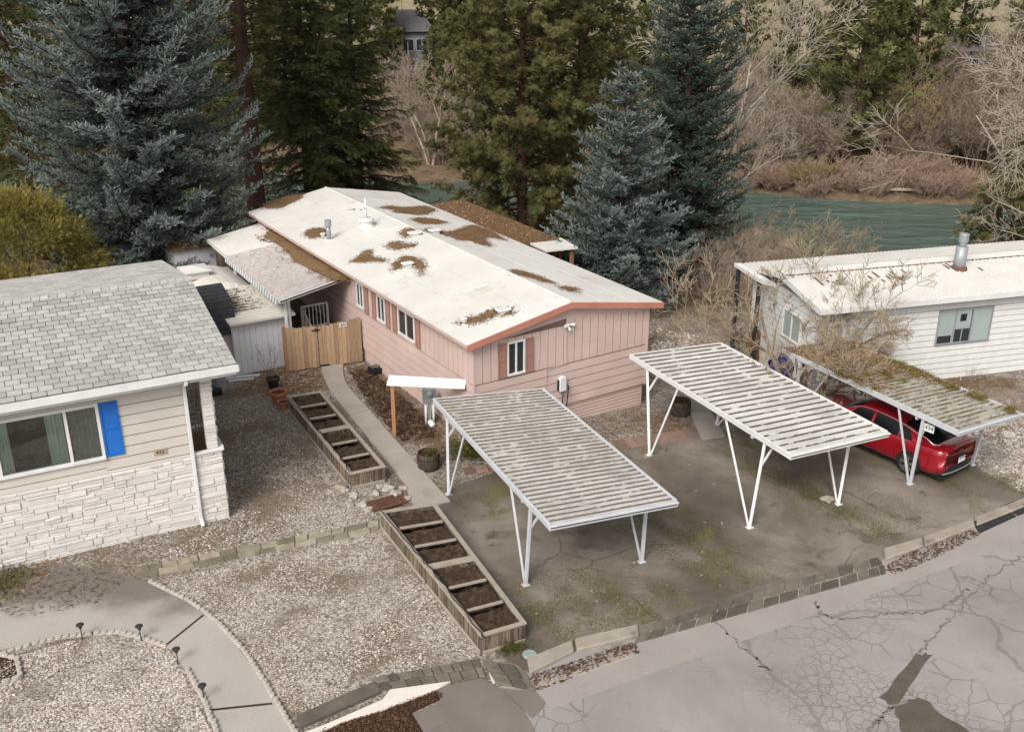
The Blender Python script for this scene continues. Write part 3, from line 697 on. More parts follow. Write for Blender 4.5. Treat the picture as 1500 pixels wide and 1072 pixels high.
# neighbour drive slabs, bark bed, kerbs
ds = MB()
for q, h in ((((640,1010),(704,994),(733,1010),(765,1040),(800,1100),(692,1100),(650,1040)), .030), (((604,1045),(648,1028),(672,1050),(622,1075)), .022), (((622,1077),(672,1052),(700,1100),(640,1110)), .026), (((733,1008),(785,1013),(800,1030),(780,1052),(765,1038)), .018)):
    ds.slab([Vector((p.x, p.y, h)) for p in PX(*q)], .1)
tag(ds.build('driveway_slab', MT['slab']), kind='structure')
sheet('bark_bed', PX((430,1090),(500,1057),(560,1040),(636,1013),(650,1022),(603,1044),(622,1076),(640,1110),(440,1110)), MT['mulch'], .016)
kb = MB()
for q, h in ((((772,968),(838,941),(841,957),(776,990)), .10), (((842,939),(934,918),(936,934),(845,956)), .10), (((1294,806),(1350,790),(1352,803),(1296,823)), .09), (((1352,789),(1425,762),(1428,774),(1354,803)), .09), (((1427,761),(1504,730),(1508,741),(1430,773)), .09), (((1506,730),(1700,655),(1706,668),(1510,741)), .09),
             (((784,1000),(830,986),(833,994),(788,1010)), .03), (((834,986),(930,953),(933,960),(837,994)), .03)):
    pts = [Vector((p.x, p.y, h)) for p in PX(*q)]; kb.slab(pts, .2)
tag(kb.build('kerb', MT['kerb'], bevel=.025), kind='structure')
kw = MB(); kw.slab([Vector((p.x,p.y,.05)) for p in PX((380,1100),(480,1062),(560,1027),(572,1012),(660,1000),(640,1012),(560,1042),(500,1060),(390,1112))], .1)
kw.slab([Vector((p.x,p.y,.05)) for p in PX((716,986),(722,1002),(728,1000),(722,988))], .1)
tag(kw.build('kerb_edge', MT['kerbwhite']), kind='structure')
MT['rustlitter'] = mat('rust_brown_litter', (.15,.085,.05), (.085,.05,.032), 9, .95, .05, island=.5)
ga_ = MB(); ga_.slab([Vector((p.x,p.y,.010)) for p in (A_+pr*.02, B_+pr*.02, B_+dr*30+pr*.02, B_+dr*30+pr*1.0, B_+pr*1.0, A_+pr*1.05)], .1); tag(ga_.build('gutter_apron', MT['apron']), kind='structure')
rp = MB()
for q in (((1288,1022),(1345,958),(1368,957),(1312,1035)), ((1308,1036),(1345,1020),(1430,1078),(1330,1090))): rp.slab([v+Vector((rnd.uniform(-.05,.05),rnd.uniform(-.05,.05),0)) for a_, b_ in zip(PX(*q), PX(*q)[1:]+PX(*q)[:1]) for v in [Vector((a_.lerp(b_,k/6).x, a_.lerp(b_,k/6).y, .014)) for k in range(6)]], .03)
tag(rp.build('road_patch', MT['patch']), kind='structure')
for sn, pts_ in enumerate((((1520,800),(1445,850),(1385,912),(1345,958)), ((1310,1034),(1285,1055),(1262,1085)), ((1192,880),(1220,905),(1300,900),(1372,893),(1420,862)), ((1040,900),(1085,945),(1130,985)))):
    sm = MB(); pp_ = curve(PX(*pts_), 8); q_s = random.Random(sn)
    pj_ = [Vector((v_.lerp(w_, k_/3).x+q_s.gauss(0,.035), v_.lerp(w_, k_/3).y+q_s.gauss(0,.035), .0095)) for v_, w_ in zip(pp_, pp_[1:]) for k_ in range(3)]
    for a_, b_ in zip(pj_, pj_[1:]): sm.bar(a_, b_+(b_-a_)*.10, q_s.uniform(.012,.050), .012)
    tag(sm.build('road_seam', MT['seam']), kind='structure')
wm = MB(); wm.slab([Vector(p) for p in ((-420,50,-4.95),(420,50,-4.95),(420,150,-4.95),(-420,150,-4.95))], .3)
tag(wm.build('river', MT['water']), kind='structure')

# ------------------------------------------------------------------ pavers, edging, small ground things
def quadpt(q, u, v): return (q[0].lerp(q[1], u)).lerp(q[3].lerp(q[2], u), v)
def paver_run(quad, cuts, rows, m, label, group, h=.045, jit=.012, gap=.012):
    q = [Vector((p.x, p.y, 0)) for p in PX(*quad)]
    for r in range(rows):
        us = [0.0]
        while us[-1] < 1: us.append(us[-1]+rnd.uniform(.65, 1.45)/cuts)
        us[-1] = 1.0
        for a, b in zip(us, us[1:]):
            if b-a < .25/cuts: continue
            v0, v1 = r/rows, (r+1)/rows
            pts = [quadpt(q, a, v0), quadpt(q, b, v0), quadpt(q, b, v1), quadpt(q, a, v1)]
            c = sum(pts, Vector())/4; hh = h+rnd.uniform(-jit, jit)
            mb = MB(); tl = (rnd.uniform(-jit, jit), rnd.uniform(-jit, jit))
            mb.slab([(p-c)*.985+Vector((rnd.uniform(-.008,.008), rnd.uniform(-.008,.008), tl[0]*(1 if k in (0,3) else -1)+tl[1]*(1 if k < 2 else -1)*.6)) - (p-c).normalized()*gap for k, p in enumerate(pts)], .09)
            o = mb.build('paver', m, bevel=.008, loc=(c.x, c.y, gz(c.x, c.y)+hh)); tag(o, label, 'paver', group)
paver_run(((928,944),(1298,841),(1290,814),(941,918)), 17, 2, MT['paver'], 'dark grey concrete paver set in the gutter strip between parking pad and road', 'pavers in the gutter strip along the parking pad', .03)
paver_run(((560,1011),(712,993),(700,966),(548,993)), 9, 2, MT['paver'], 'dark brown paver laid over the kerb below the lower planter', 'pavers laid over the kerb below the planter')
paver_run(((724,1002),(788,1014),(765,981),(706,968)), 3, 2, MT['paver'], 'dark paver on the tilted run turning down beside the kerb end', 'tilted pavers beside the kerb end', .06)
paver_run(((200,848),(556,778),(555,763),(195,832)), 14, 2, MT['paverpale'], 'mossy flagstone set in gravel between left house and lower planter', 'mossy flagstones crossing the gravel', .03)
paver_run(((684,695),(737,689),(733,680),(676,686)), 4, 1, MT['paverred'], 'reddish square paver at the top edge of the pad by the first barrel', 'reddish pavers beside the left carport back post', .04)
paver_run(((893,662),(1013,641),(1003,629),(884,648)), 8, 1, MT['paverred'], 'reddish brown paver along the pad edge in front of the pink gable', 'reddish pavers along the pad by the middle carport', .04)
rmp = MB(); rmp.slab([Vector((p.x,p.y,h)) for p, h in zip(PX((440,1068),(558,1016),(548,1003),(436,1052)), (.06,.08,.10,.09))], .09)
tag(rmp.build('ramp_board', MT['paver']), 'long dark plank ramp lying over the kerb at the gravel edge', 'ramp')
for q, lb in ((((1434,782),(1489,757),(1467,745),(1426,768)), 'black rubber kerb ramp in the right gutter, nearer of two'), (((1491,756),(1560,727),(1536,718),(1469,744)), 'black rubber kerb ramp running out of the frame on the right')):
    mb = MB(); p = PX(*q); mb.slab([Vector((a.x,a.y,h)) for a, h in zip(p, (.02,.02,.09,.09))], .07)
    for k in range(7):
        u = (k+.5)/7; a = p[0].lerp(p[1], u); b = a.lerp(p[3].lerp(p[2], u), .8); mb.bar(Vector((a.x,a.y,.024)), Vector((b.x,b.y,.080)), .02, .012)
    tag(mb.build('kerb_ramp', MT['rubber']), lb, 'kerb ramp', 'rubber kerb ramps')
def edging_run(pts, label, group):
    pts = [Vector((p.x,p.y,0)) for p in pts]; d = [0]
    for a, b in zip(pts, pts[1:]): d.append(d[-1]+(b-a).length)
    n = int(d[-1]/.60); proto = None
    def pos(s):
        for i in range(len(pts)-1):
            if s <= d[i+1]: return pts[i].lerp(pts[i+1], (s-d[i])/(d[i+1]-d[i]+1e-9))
        return pts[-1]
    for k in range(n):
        a, b = pos(k*d[-1]/n), pos((k+1)*d[-1]/n); c = (a+b)/2; ang = math.atan2((b-a).y, (b-a).x)
        if proto is None:
            mb = MB(); L = d[-1]/n-.012
            mb.box(-L/2, L/2, -.04, .04, -.06, .045)
            for j in range(4):
                x = -L/2+(j+.5)*L/4; mb.prism([(x+L/8.3*math.cos(t), .055*math.sin(t)) for t in np.linspace(0, 2*PI, 11)[:-1]], -.05, .085)
            o = proto = mb.build('edging_block', MT['edging'], bevel=.012)
        else: o = proto.copy(); COL.objects.link(o)
        o.location = (c.x+rnd.uniform(-.012,.012), c.y+rnd.uniform(-.012,.012), rnd.uniform(-.015,.012)); o.rotation_euler = (rnd.uniform(-.05,.05), 0, ang+rnd.uniform(-.05,.05)); tag(o, label, 'edging', group)
edging_run(curve([S(*p) for p in ((218,852),(252,868),(302,898),(348,943),(390,1002),(412,1040),(436,1078))], 6), 'scalloped pale concrete edging block on the outer side of the curved path', 'edging blocks on the outer side of the curved path')
edging_run(curve([S(*p) for p in ((0,960),(60,941),(110,931),(170,927),(205,934),(245,948))], 6), 'scalloped edging block round the inner gravel bed behind the path lights', 'edging blocks round the inner gravel bed')
edging_run(curve([S(*p) for p in ((274,980),(296,1018),(310,1052),(322,1085))], 6), 'scalloped edging block on the inner side of the lower path', 'edging blocks along the lower inner path side')
edging_run(curve([S(*p) for p in ((-20,955),(20,962),(36,978),(28,996),(0,1008),(-25,1012))], 6), 'mossy scalloped block ringing the small bed at the left edge', 'edging blocks ringing the small left bed')
sheet('small_bed', PX((-30,958),(18,966),(30,978),(22,992),(-30,1006)), MT['mulch'], .02)
def pathlight(loc, label):
    t = thing('path_light', label, 'path light', loc, 0, 'solar path lights along the curved path')
    a = MB(); a.tube([(0,0,-.05),(0,0,.30)], .012, 8); a.build('stake', MT['darkmetal'], t)
    a = MB(); a.lathe([(.0,.41),(.05,.405),(.085,.385),(.085,.375),(.03,.37),(.03,.365)], 16); a.build('cap', MT['darkmetal'], t, smooth=False)
    a = MB(); a.lathe([(.035,.37),(.04,.30),(.015,.28)], 12); a.build('lens', MT['glass'], t, smooth=True)
for (px, py), lb in zip(((121,936),(207,938),(261,972),(299,1026)), ('black solar path light leftmost on the curve of the edging', 'black solar path light second from the left on the edging curve', 'black solar path light where the edging run breaks off', 'black solar path light lowest down beside the inner edging')):
    p = S(px, py); pathlight((p.x, p.y, 0), lb)
# drain grate and its rocks
dg = thing('drain_grate', 'rusty iron drain grate between the two long planters', 'drain grate', S(566,738)+Vector((0,0,.03)), R(30))
mb = MB(); mb.box(-.5,.5,-.26,-.22,0,.05); mb.box(-.5,.5,.22,.26,0,.05); mb.box(-.5,-.46,-.22,.22,0,.05); mb.box(.46,.5,-.22,.22,0,.05); mb.build('frame', MT['rustgrate'], dg)
mb = MB()
for k in range(15): x = -.43+k*.0615; mb.box(x-.012,x+.012,-.22,.22,.005,.042)
mb.build('grate_bars', MT['rustgrate'], dg)
sheet('drain_pit', PX((545,736),(572,728),(590,740),(562,748)), MT['black'], .012)
def rock(px, py, s, label, group=None, flat=.6, m='rock', name='rock'):
    q = random.Random(px*7+py); p = S(px, py)
    import bmesh
    bm = bmesh.new(); bmesh.ops.create_icosphere(bm, subdivisions=2, radius=s/2)
    ph = [q.uniform(0,6) for _ in range(3)]
    for v in bm.verts:
        v.co *= 1+.22*math.sin(v.co.x*9/s+ph[0])+.16*math.sin(v.co.y*11/s+ph[1]); v.co.z *= flat
    me = bpy.data.meshes.new(name); bm.to_mesh(me); bm.free(); me.materials.append(MT[m])
    o = bpy.data.objects.new(name, me); COL.objects.link(o); o.location = (p.x, p.y, gz(p.x,p.y)+s*flat*.25); o.rotation_euler = (0,0,q.uniform(0,6)); tag(o, label, 'rock', group); return o
for px, py, s in ((520,728,.32),(532,741,.28),(541,748,.24),(550,724,.26),(568,718,.34),(580,725,.3),(590,716,.24),(597,731,.2),(513,742,.22),(505,720,.22),(556,714,.22)):
    rock(px, py, s, 'pale rough stone in the ring round the drain grate', 'stones round the drain grate')
rock(500, 716, .38, 'mossy block of stone at the lower end of the upper planter', m='paverpale')
rock(1212, 733, .34, 'pale broken concrete lump at the foot of the middle carport front right post', flat=.5, m='kerb', name='concrete_lump')
for px, py, s, lb in ((1398,650,.5,'grey boulder in the gravel bed right of the mossy carport'), (1450,620,.7,'flat pale boulder beyond the mossy carport corner'), (1475,640,.45,'rounded stone at the right edge of the gravel bed'), (1385,640,.35,'small stone close behind the right carport post'), (1430,655,.5,'tan boulder in the white gravel at right')):
    rock(px, py, s, lb, 'boulders in the right gravel bed')
vl = MB(); vl.lathe([(0,.03),(.13,.03),(.15,.02),(.16,0)], 20); p = S(776,959); tag(vl.build('valve_lid', mat('verdigris_lid', (.30,.36,.33), (.2,.25,.23), 9), loc=(p.x,p.y,.012), smooth=False), 'round pale green valve lid beside the lower planter corner', 'valve lid')
p = S(404,562); vs = MB(); vs.slab([Vector((.16*math.cos(t)*(1+.15*math.sin(3*t)), .11*math.sin(t), 0)) for t in np.linspace(0, 2*PI, 9)[:-1]], .05); tag(vs.build('stepping_stone', mat('green_flat_stone', (.28,.34,.28)), loc=(p.x,p.y,.05)), 'small flat greenish stone in the leaves by the shed', 'stone')
for px, py, ang in ((744,650,10),(756,648,60),(750,643,-20)):
    p = S(px, py); mb = MB(); mb.box(-.2,.2,-.1,.1,0,.06); tag(mb.build('brick', MT['terracotta'], loc=(p.x,p.y,.01), rotz=R(ang), bevel=.01), 'loose red brick on the soil behind the first barrel', 'brick', 'loose red bricks near the barrel')

# ------------------------------------------------------------------ planters
def planter(corners, label, seed, group='raised timber planter boxes'):
    """corners (ground): near-left, near-right, far-right, far-left; three soil cells"""
    c = sum(corners, Vector())/4; q = [p-c for p in corners]; h = .50
    t = thing('planter_box', label, 'planter', c, 0, group); r = random.Random(seed)
    for a, b in ((0,1),(1,2),(2,3),(3,0)):
        p0, p1 = q[a], q[b]; d = (p1-p0); L = d.length; d.normalize(); nrm = Vector((d.y,-d.x,0)); mb = MB(); s = .01
        while s < L-.02:
            w = min(r.uniform(.085,.13), L-s)
            u0 = p0+d*s; u1 = p0+d*(s+w-.008); o = nrm*r.uniform(-.004,.004)
            mb.hexa([u0+o, u1+o, u1+o-nrm*.03, u0+o-nrm*.03]+[v+Vector((0,0,h-.05)) for v in (u0+o, u1+o, u1+o-nrm*.03, u0+o-nrm*.03)])
            s += w
        mb.build('side_boards', MT['graywood'], t)
        mb = MB(); e = Vector((0,0,h-.028)); ins = nrm*-.05
        e = e+Vector((0,0,.003*(a % 2))); ins = nrm*-.032; mb.bar(p0+ins+e-d*.02, p1+ins+e+d*.02, .105, .052); mb.bar(p0+nrm*.02+Vector((0,0,.05))+d*.03, p1+nrm*.02+Vector((0,0,.05))-d*.03, .03, .09)
        mb.build('rim', MT['railwood'], t, bevel=.006)
    for k in (1, 2):
        a = q[0].lerp(q[3], k/3); b = q[1].lerp(q[2], k/3); d = (b-a).normalized(); mb = MB(); e = Vector((0,0,h-.03))
        mb.bar(a+e+d*.13, b+e-d*.13, .07, .05); mb.build('crosspiece', MT['railwood'], t, bevel=.006)
    for k in range(3):
        a0, b0 = q[0].lerp(q[3], k/3+.02), q[1].lerp(q[2], k/3+.02); a1, b1 = q[0].lerp(q[3], (k+1)/3-.02), q[1].lerp(q[2], (k+1)/3-.02)
        mb = MB(); n = 9
        P = [[(a0.lerp(b0, .07+.86*i/n)).lerp(a1.lerp(b1, .07+.86*i/n), j/n)+Vector((0,0,h-.15+r.uniform(-.035,.035))) for i in range(n+1)] for j in range(n+1)]
        mb.mesh([p for row in P for p in row], [(j*(n+1)+i, j*(n+1)+i+1, (j+1)*(n+1)+i+1, (j+1)*(n+1)+i) for j in range(n) for i in range(n)])
        for _ in range(46):
            p = (a0.lerp(b0, r.uniform(.1,.9))).lerp(a1.lerp(b1, r.uniform(.1,.9)), r.uniform(.05,.95))+Vector((0,0,h-.14))
            d = Vector((r.gauss(0,1), r.gauss(0,1), r.uniform(.05,.8))).normalized()*r.uniform(.06,.20); mb.bar(p, p+d, .008)
        mb.build('soil', MT['soil'], t, smooth=False)
    return t
def planter_pair(nl, nr, fr, fl, labels, seed):
    nl, nr, fr, fl = [Vector((p.x,p.y,0)) for p in (nl,nr,fr,fl)]
    m0, m1 = nl.lerp(fl, .497), nr.lerp(fr, .497); m2, m3 = nl.lerp(fl, .503), nr.lerp(fr, .503)
    planter([nl,nr,m1,m0], labels[0], seed); planter([m2,m3,fr,fl], labels[1], seed+1)
planter_pair(S(705,930,.5), S(770,911,.5), S(637,736,.5), S(557,748,.5), ('weathered grey planter box nearest the road', 'weathered grey planter box behind the nearest one, by the drain grate'), 3)
planter_pair(S(513,693,.5), S(564,682,.5), S(470,572,.5), S(420,580,.5), ('grey planter box just above the drain grate beside the walkway', 'grey planter box farthest back, nearest the cedar gate'), 7)
hz = MB(); pts = [S(558,750,.53), S(600,800,.53), S(640,846,.53), S(703,928,.53), S(706,932,.50)]; hz.tube([p+Vector((.03*math.sin(i*3),.02,.03)) for i, p in enumerate(curve(pts, 5))], .014, 6); tag(hz.build('drip_hose', MT['black'], smooth=True), 'black irrigation hose along the left rim of the lower planters', 'hose', 'irrigation hoses on the planters')
hz = MB(); pts = [S(421,582,.53), S(455,620,.53), S(490,660,.53), S(512,692,.53)]; hz.tube([p+Vector((.03*math.sin(i*3),.02,.03)) for i, p in enumerate(curve(pts, 5))], .014, 6); tag(hz.build('drip_hose', MT['black'], smooth=True), 'black irrigation hose along the left rim of the upper planters', 'hose', 'irrigation hoses on the planters')

# ------------------------------------------------------------------ carports
def carport(fl, bl, br, fr, z, n, mats, posts, label, key, loc_name='carport', front_slot=True, beam=.13):
    """fl.. roof corners (xy) at height z; posts: list of (frame u across 0..1, v along 0..1 from front, brace dir)"""
    c = (fl+bl+br+fr)/4; c = Vector((c.x, c.y, 0)); ang = math.atan2((bl-fl).y, (bl-fl).x)-PI/2
    t = thing('carport', label, 'carport', c, ang, 'metal carports over the parking pad')
    Mi = Matrix.Rotation(-ang, 3, 'Z'); q = [Mi@(Vector((p.x,p.y,0))-c) for p in (fl,fr,br,bl)]
    pan, rib, bm_, fl_ = mats
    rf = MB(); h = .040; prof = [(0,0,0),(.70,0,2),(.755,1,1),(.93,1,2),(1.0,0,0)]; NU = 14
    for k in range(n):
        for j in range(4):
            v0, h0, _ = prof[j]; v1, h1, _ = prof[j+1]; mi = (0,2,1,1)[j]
            for i in range(NU):
                u0, u1 = i/NU, (i+1)/NU
                w = lambda u, v: quadpt(q, u, (k+v)/n)
                rf.face([w(u0,v0)+Vector((0,0,z+h*h0)), w(u1,v0)+Vector((0,0,z+h*h0)), w(u1,v1)+Vector((0,0,z+h*h1)), w(u0,v1)+Vector((0,0,z+h*h1))], mi, [(u0,k+v0),(u1,k+v0),(u1,k+v1),(u0,k+v1)])
    rf.build('roof_panel', [pan, rib, fl_], t)
    Z = Vector((0,0,z-.03))
    for a, b in ((0,3),(1,2)):
        m = MB(); m.bar(q[a]+Z, q[b]+Z, .05, beam); m.bar(q[a]+Z+Vector((0,0,.075)), q[b]+Z+Vector((0,0,.075)), .07, .025); m.build('edge_beam', bm_, t, bevel=.006)
    d = (q[1]-q[0]).normalized(); f = Vector((d.y,-d.x,0))
    m = MB(); m.bar(q[0]+Z+f*.04-d*.03, q[1]+Z+f*.04+d*.03, .05, beam); m.bar(q[0]+Z+f*.09+Vector((0,0,.05))-d*.03, q[1]+Z+f*.09+Vector((0,0,.05))+d*.03, .05, .025)
    m.build('front_gutter', bm_, t, bevel=.005)
    if front_slot:
        m = MB(); m.bar(q[0]+Z+f*.068+Vector((0,0,.012)), q[1]+Z+f*.068+Vector((0,0,.012)), .012, .045); m.build('gutter_slot', MT['black'], t)
    m = MB(); m.bar(q[3]+Z-f*.03, q[2]+Z-f*.03, .05, beam); m.build('rear_beam', bm_, t)
    for v in (.2,.8):
        a, b = quadpt(q, .0, v), quadpt(q, 1., v); m = MB(); m.bar(a+Z-Vector((0,0,.10)), b+Z-Vector((0,0,.10)), .06, .11); m.build('cross_beam', bm_, t)
    for bp, tv, side in posts:
        bx_, by_ = bp[0], bp[1]
        p = Mi@(Vector((bx_,by_,0))-c); gzz = gz(bx_,by_)
        e = quadpt(q, 0 if side == 'l' else 1, tv[0]); e2 = quadpt(q, 0 if side == 'l' else 1, tv[1]); inw = d if side == 'l' else -d
        top = e+inw*.05+Vector((0,0,z-.09)); top2 = e2+inw*.05+Vector((0,0,z-.09)); ft = Vector((p.x,p.y,gzz))
        m = MB(); m.bar(ft, top, .075, .075); m.box(ft.x-.09, ft.x+.09, ft.y-.07, ft.y+.07, gzz, gzz+.03); m.build('post', bm_, t, bevel=.006)
        m = MB(); m.bar(ft+Vector((0,0,.03))+(e2-e).normalized()*.06, top2, .05, .05); m.build('brace', bm_, t, bevel=.004)
        m = MB(); kk = ft.lerp(top, .72); m.bar(kk, kk+inw*.42+Vector((0,0,(top.z-kk.z)*.98)), .045, .045); m.build('knee_brace', bm_, t)
    return t
ZC = 2.15
lf = [S(805,770,ZC), S(635,586,ZC), S(795,571,ZC), S(990,735,ZC)]
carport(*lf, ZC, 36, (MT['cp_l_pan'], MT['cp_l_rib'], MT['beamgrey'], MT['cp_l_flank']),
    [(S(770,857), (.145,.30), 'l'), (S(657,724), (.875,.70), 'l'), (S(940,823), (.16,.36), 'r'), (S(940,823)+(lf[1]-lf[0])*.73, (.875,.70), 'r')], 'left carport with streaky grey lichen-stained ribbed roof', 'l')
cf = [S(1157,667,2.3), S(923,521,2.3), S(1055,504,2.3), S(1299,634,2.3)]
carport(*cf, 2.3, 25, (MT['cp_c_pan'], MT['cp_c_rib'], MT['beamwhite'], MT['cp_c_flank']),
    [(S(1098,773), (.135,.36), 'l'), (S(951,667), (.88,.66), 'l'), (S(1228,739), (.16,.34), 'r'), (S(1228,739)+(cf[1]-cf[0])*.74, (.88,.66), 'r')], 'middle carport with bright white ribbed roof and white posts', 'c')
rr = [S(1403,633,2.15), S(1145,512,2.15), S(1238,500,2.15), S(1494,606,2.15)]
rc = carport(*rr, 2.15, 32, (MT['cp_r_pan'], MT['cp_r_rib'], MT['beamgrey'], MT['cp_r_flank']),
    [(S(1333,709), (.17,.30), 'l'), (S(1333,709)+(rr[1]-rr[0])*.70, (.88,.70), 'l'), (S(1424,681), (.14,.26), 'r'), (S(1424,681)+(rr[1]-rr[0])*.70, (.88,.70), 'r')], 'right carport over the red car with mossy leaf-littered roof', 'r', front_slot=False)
# number sign hung on the front post of the right carport
sp_ = S(1361,625,1.83)+Vector((-.03,-.09,0)); sx = rc.matrix_basis.inverted()@sp_
sg = MB(); sg.box(-.145,.145,-.008,.008,-.11,.11); so = sg.build('number_sign', MT['whiteclean'], rc, loc=sx, rotz=R(-80))
text('number', '434', .17, MT['black'], so, (0,-.011,0), (R(90),0,0))
# moss and leaf litter on the right roof: stuff lying along its far edge and back half
def litter(name, fn, n, m, size, label, cat, z=.0, up=.25):
    r = np.random.default_rng(n); P = fn(r, n); k = len(P)
    d = norm(np.stack([r.normal(0,1,k), r.normal(0,1,k), np.abs(r.normal(0,up,k))], -1)); s = norm(np.cross(d, np.array([[0,0,1.]])))
    L = r.uniform(size[0], size[1], k)[:, None]; w = L*r.uniform(size[2], size[3], (k,1))
    V = np.stack([P-d*L/2, P+s*w/2+np.array([[0,0,.01]]), P+d*L/2, P-s*w/2+np.array([[0,0,.006]])], 1).reshape(-1, 3)
    F = np.arange(4*k).reshape(-1, 4)
    o = np_mesh(name, V, F, m); return tag(o, label, cat, None, 'stuff')
def quad_fn(q, z, dens):
    q = [np.array(p)[:3] for p in q]
    def f(r, n):
        u, v = r.random(n), r.random(n); ok = r.random(n) < dens(u, v); u, v = u[ok], v[ok]
        p = (q[0]*(1-u[:,None])+q[1]*u[:,None])*(1-v[:,None])+(q[3]*(1-u[:,None])+q[2]*u[:,None])*v[:,None]
        p[:,2] = z+r.uniform(.0,.02,len(p)); return p
    return f
MT['moss'] = mat('roof_moss', (.215,.165,.045), (.14,.11,.032), 9, .95, .05, island=.4)
litter('leaf_litter', quad_fn((rr[0],rr[3],rr[2],rr[1]), 2.20, lambda u, v: np.clip((v-.36)*1.7+.15*np.sin(u*9), .03, 1)), 15000, MT['leafdry'], (.05,.12,.4,.7), 'brown dead leaves heaped on the back half of the mossy carport roof', 'leaf litter')
def mossfn(dens, n_cl):
    def f(r, n):
        base_ = quad_fn((rr[0],rr[3],rr[2],rr[1]), 2.20, dens)(r, n_cl); k = len(base_)
        p = base_[r.integers(0, k, n)]+r.normal(0, 1, (n,3))*np.array((.09,.09,0)); p[:,2] = 2.205+np.abs(r.normal(0,.014,n)); return p
    return f
litter('moss_clumps', mossfn(lambda u, v: np.clip((u > .90)*1.0+(.55-np.abs(v-.62)*2.2)*.45+.03, 0, 1), 420), 16000, MT['moss'], (.02,.045,.4,.8), 'yellow-green moss clumps along the right edge and middle of the mossy carport roof', 'moss', up=.8)

# ------------------------------------------------------------------ dead leaves and gravel stones on the ground
def ground_fn(poly, dens=1.0, dz=.012, jit=0):
    poly = [(p[0],p[1]) for p in poly]; xs = [p[0] for p in poly]; ys = [p[1] for p in poly]
    def f(r, n):
        x = r.uniform(min(xs),max(xs),n); y = r.uniform(min(ys),max(ys),n); ok = inpoly(x, y, poly); x, y = x[ok], y[ok]
        return np.stack([x, y, g(x,y)+dz+r.uniform(0,.02,len(x))], -1)
    return f
litter('fallen_leaves', ground_fn(PX((380,538),(478,540),(470,585),(425,592),(345,570))), 1500, MT['leafdry'], (.06,.13,.5,.8), 'dead brown leaves scattered round the pots below the cedar gate', 'leaves')
litter('fallen_leaves', ground_fn(PX((705,640),(950,585),(1005,600),(1010,632),(880,652),(760,690))), 1300, MT['leafdry'], (.05,.10,.5,.8), 'dead leaves scattered on the soil strip along the pink gable', 'leaves')
litter('fallen_leaves', ground_fn(PX((500,530),(540,530),(660,620),(690,690),(640,690),(560,610))), 1100, MT['leafdry'], (.05,.10,.5,.8), 'dead leaves scattered between walkway and pink house wall', 'leaves')
litter('fallen_leaves', ground_fn(PX((660,745),(900,660),(1200,600),(1440,690),(1290,815),(780,970)), dz=.016), 420, MT['leafdry'], (.06,.12,.5,.8), 'scattered pale dead leaves on the parking pad asphalt', 'leaves')
litter('fallen_leaves', ground_fn(PX((340,570),(420,600),(560,760),(350,810),(335,760))), 900, MT['leafdry'], (.05,.10,.5,.8), 'dead leaves scattered on the gravel between left house and planters', 'leaves')
litter('fallen_leaves', ground_fn(PX((1080,530),(1160,510),(1500,560),(1500,640),(1420,640))), 2200, MT['leafdry'], (.06,.12,.5,.8), 'brown leaves on the bed between white home and mossy carport', 'leaves')
litter('fallen_leaves', ground_fn(PX((0,815),(100,820),(20,890),(0,890))), 700, MT['leafdry'], (.05,.10,.5,.8), 'dead leaves drifted on the path corner at the left edge', 'leaves', up=.4)
litter('fallen_leaves', ground_fn(PX((440,1080),(640,1012),(650,1022),(600,1045),(620,1080)), dz=.03), 2600, MT['rustlitter'], (.04,.08,.3,.6), 'rust brown needles and leaves on the bark bed at the bottom edge', 'leaves')
litter('gutter_litter', ground_fn(PX((776,990),(930,940),(936,956),(788,1012)), dz=.012), 2600, MT['rustlitter'], (.04,.12,.15,.5), 'brown needles and leaves lying in the gutter by the broken kerb', 'leaf litter')
litter('gutter_litter', ground_fn(PX((1290,832),(1340,806),(1425,776),(1436,784),(1370,818),(1310,842)), dz=.014), 3400, MT['rustlitter'], (.04,.12,.15,.5), 'brown leaf litter along the foot of the right kerb', 'leaf litter')
litter('needle_wisps', ground_fn(PX((0,850),(60,830),(150,838),(190,850),(140,885),(60,905),(0,905)), dz=.03), 900, MT['rustlitter'], (.08,.22,.05,.1), 'orange-brown needle wisps on the damp upper curved path', 'needle litter')
MT['padmoss'] = mat('ground_moss', (.135,.130,.036), (.09,.085,.026), 6, .95, .05, island=.4)
def padmoss(r, n):
    out = []
    for px, py, a, b_, w in ((985,765,2.2,.35,3),(1010,815,1.6,.45,3),(905,890,.9,.5,2.2),(800,905,1.0,.5,2.6),(960,730,1.2,.3,1.2),(1270,770,1.8,.35,2.4),(1200,735,1.4,.3,1.2),(1330,755,1.2,.4,1),(1455,700,2.2,.30,2.6),(1385,705,.5,.2,.6),(960,880,1.0,.5,1.2),(1150,700,1.2,.25,.9),(690,735,.5,.3,.6),(860,860,.8,.3,.7)):
        p = S(px,py); k = int(n*w/24); q = r.normal(0,1,(k,2))*np.array((b_,a)); q = q[(np.sin(q[:,0]*7+px)+np.sin(q[:,1]*5+py)+r.normal(0,.7,k)) > -.3]
        t_ = R(36); v_ = np.stack([p.x+q[:,0]*math.cos(t_)-q[:,1]*math.sin(t_), p.y+q[:,0]*math.sin(t_)+q[:,1]*math.cos(t_), np.full(len(q),.013)], -1); out.append(v_[(v_[:,0]-A_.x)*pr.x+(v_[:,1]-A_.y)*pr.y < -.42])
    return np.concatenate(out)
litter('pad_moss', padmoss, 100000, MT['padmoss'], (.010,.030,.5,.9), 'thin patches of olive moss spread over the parking pad asphalt', 'moss', up=.15)
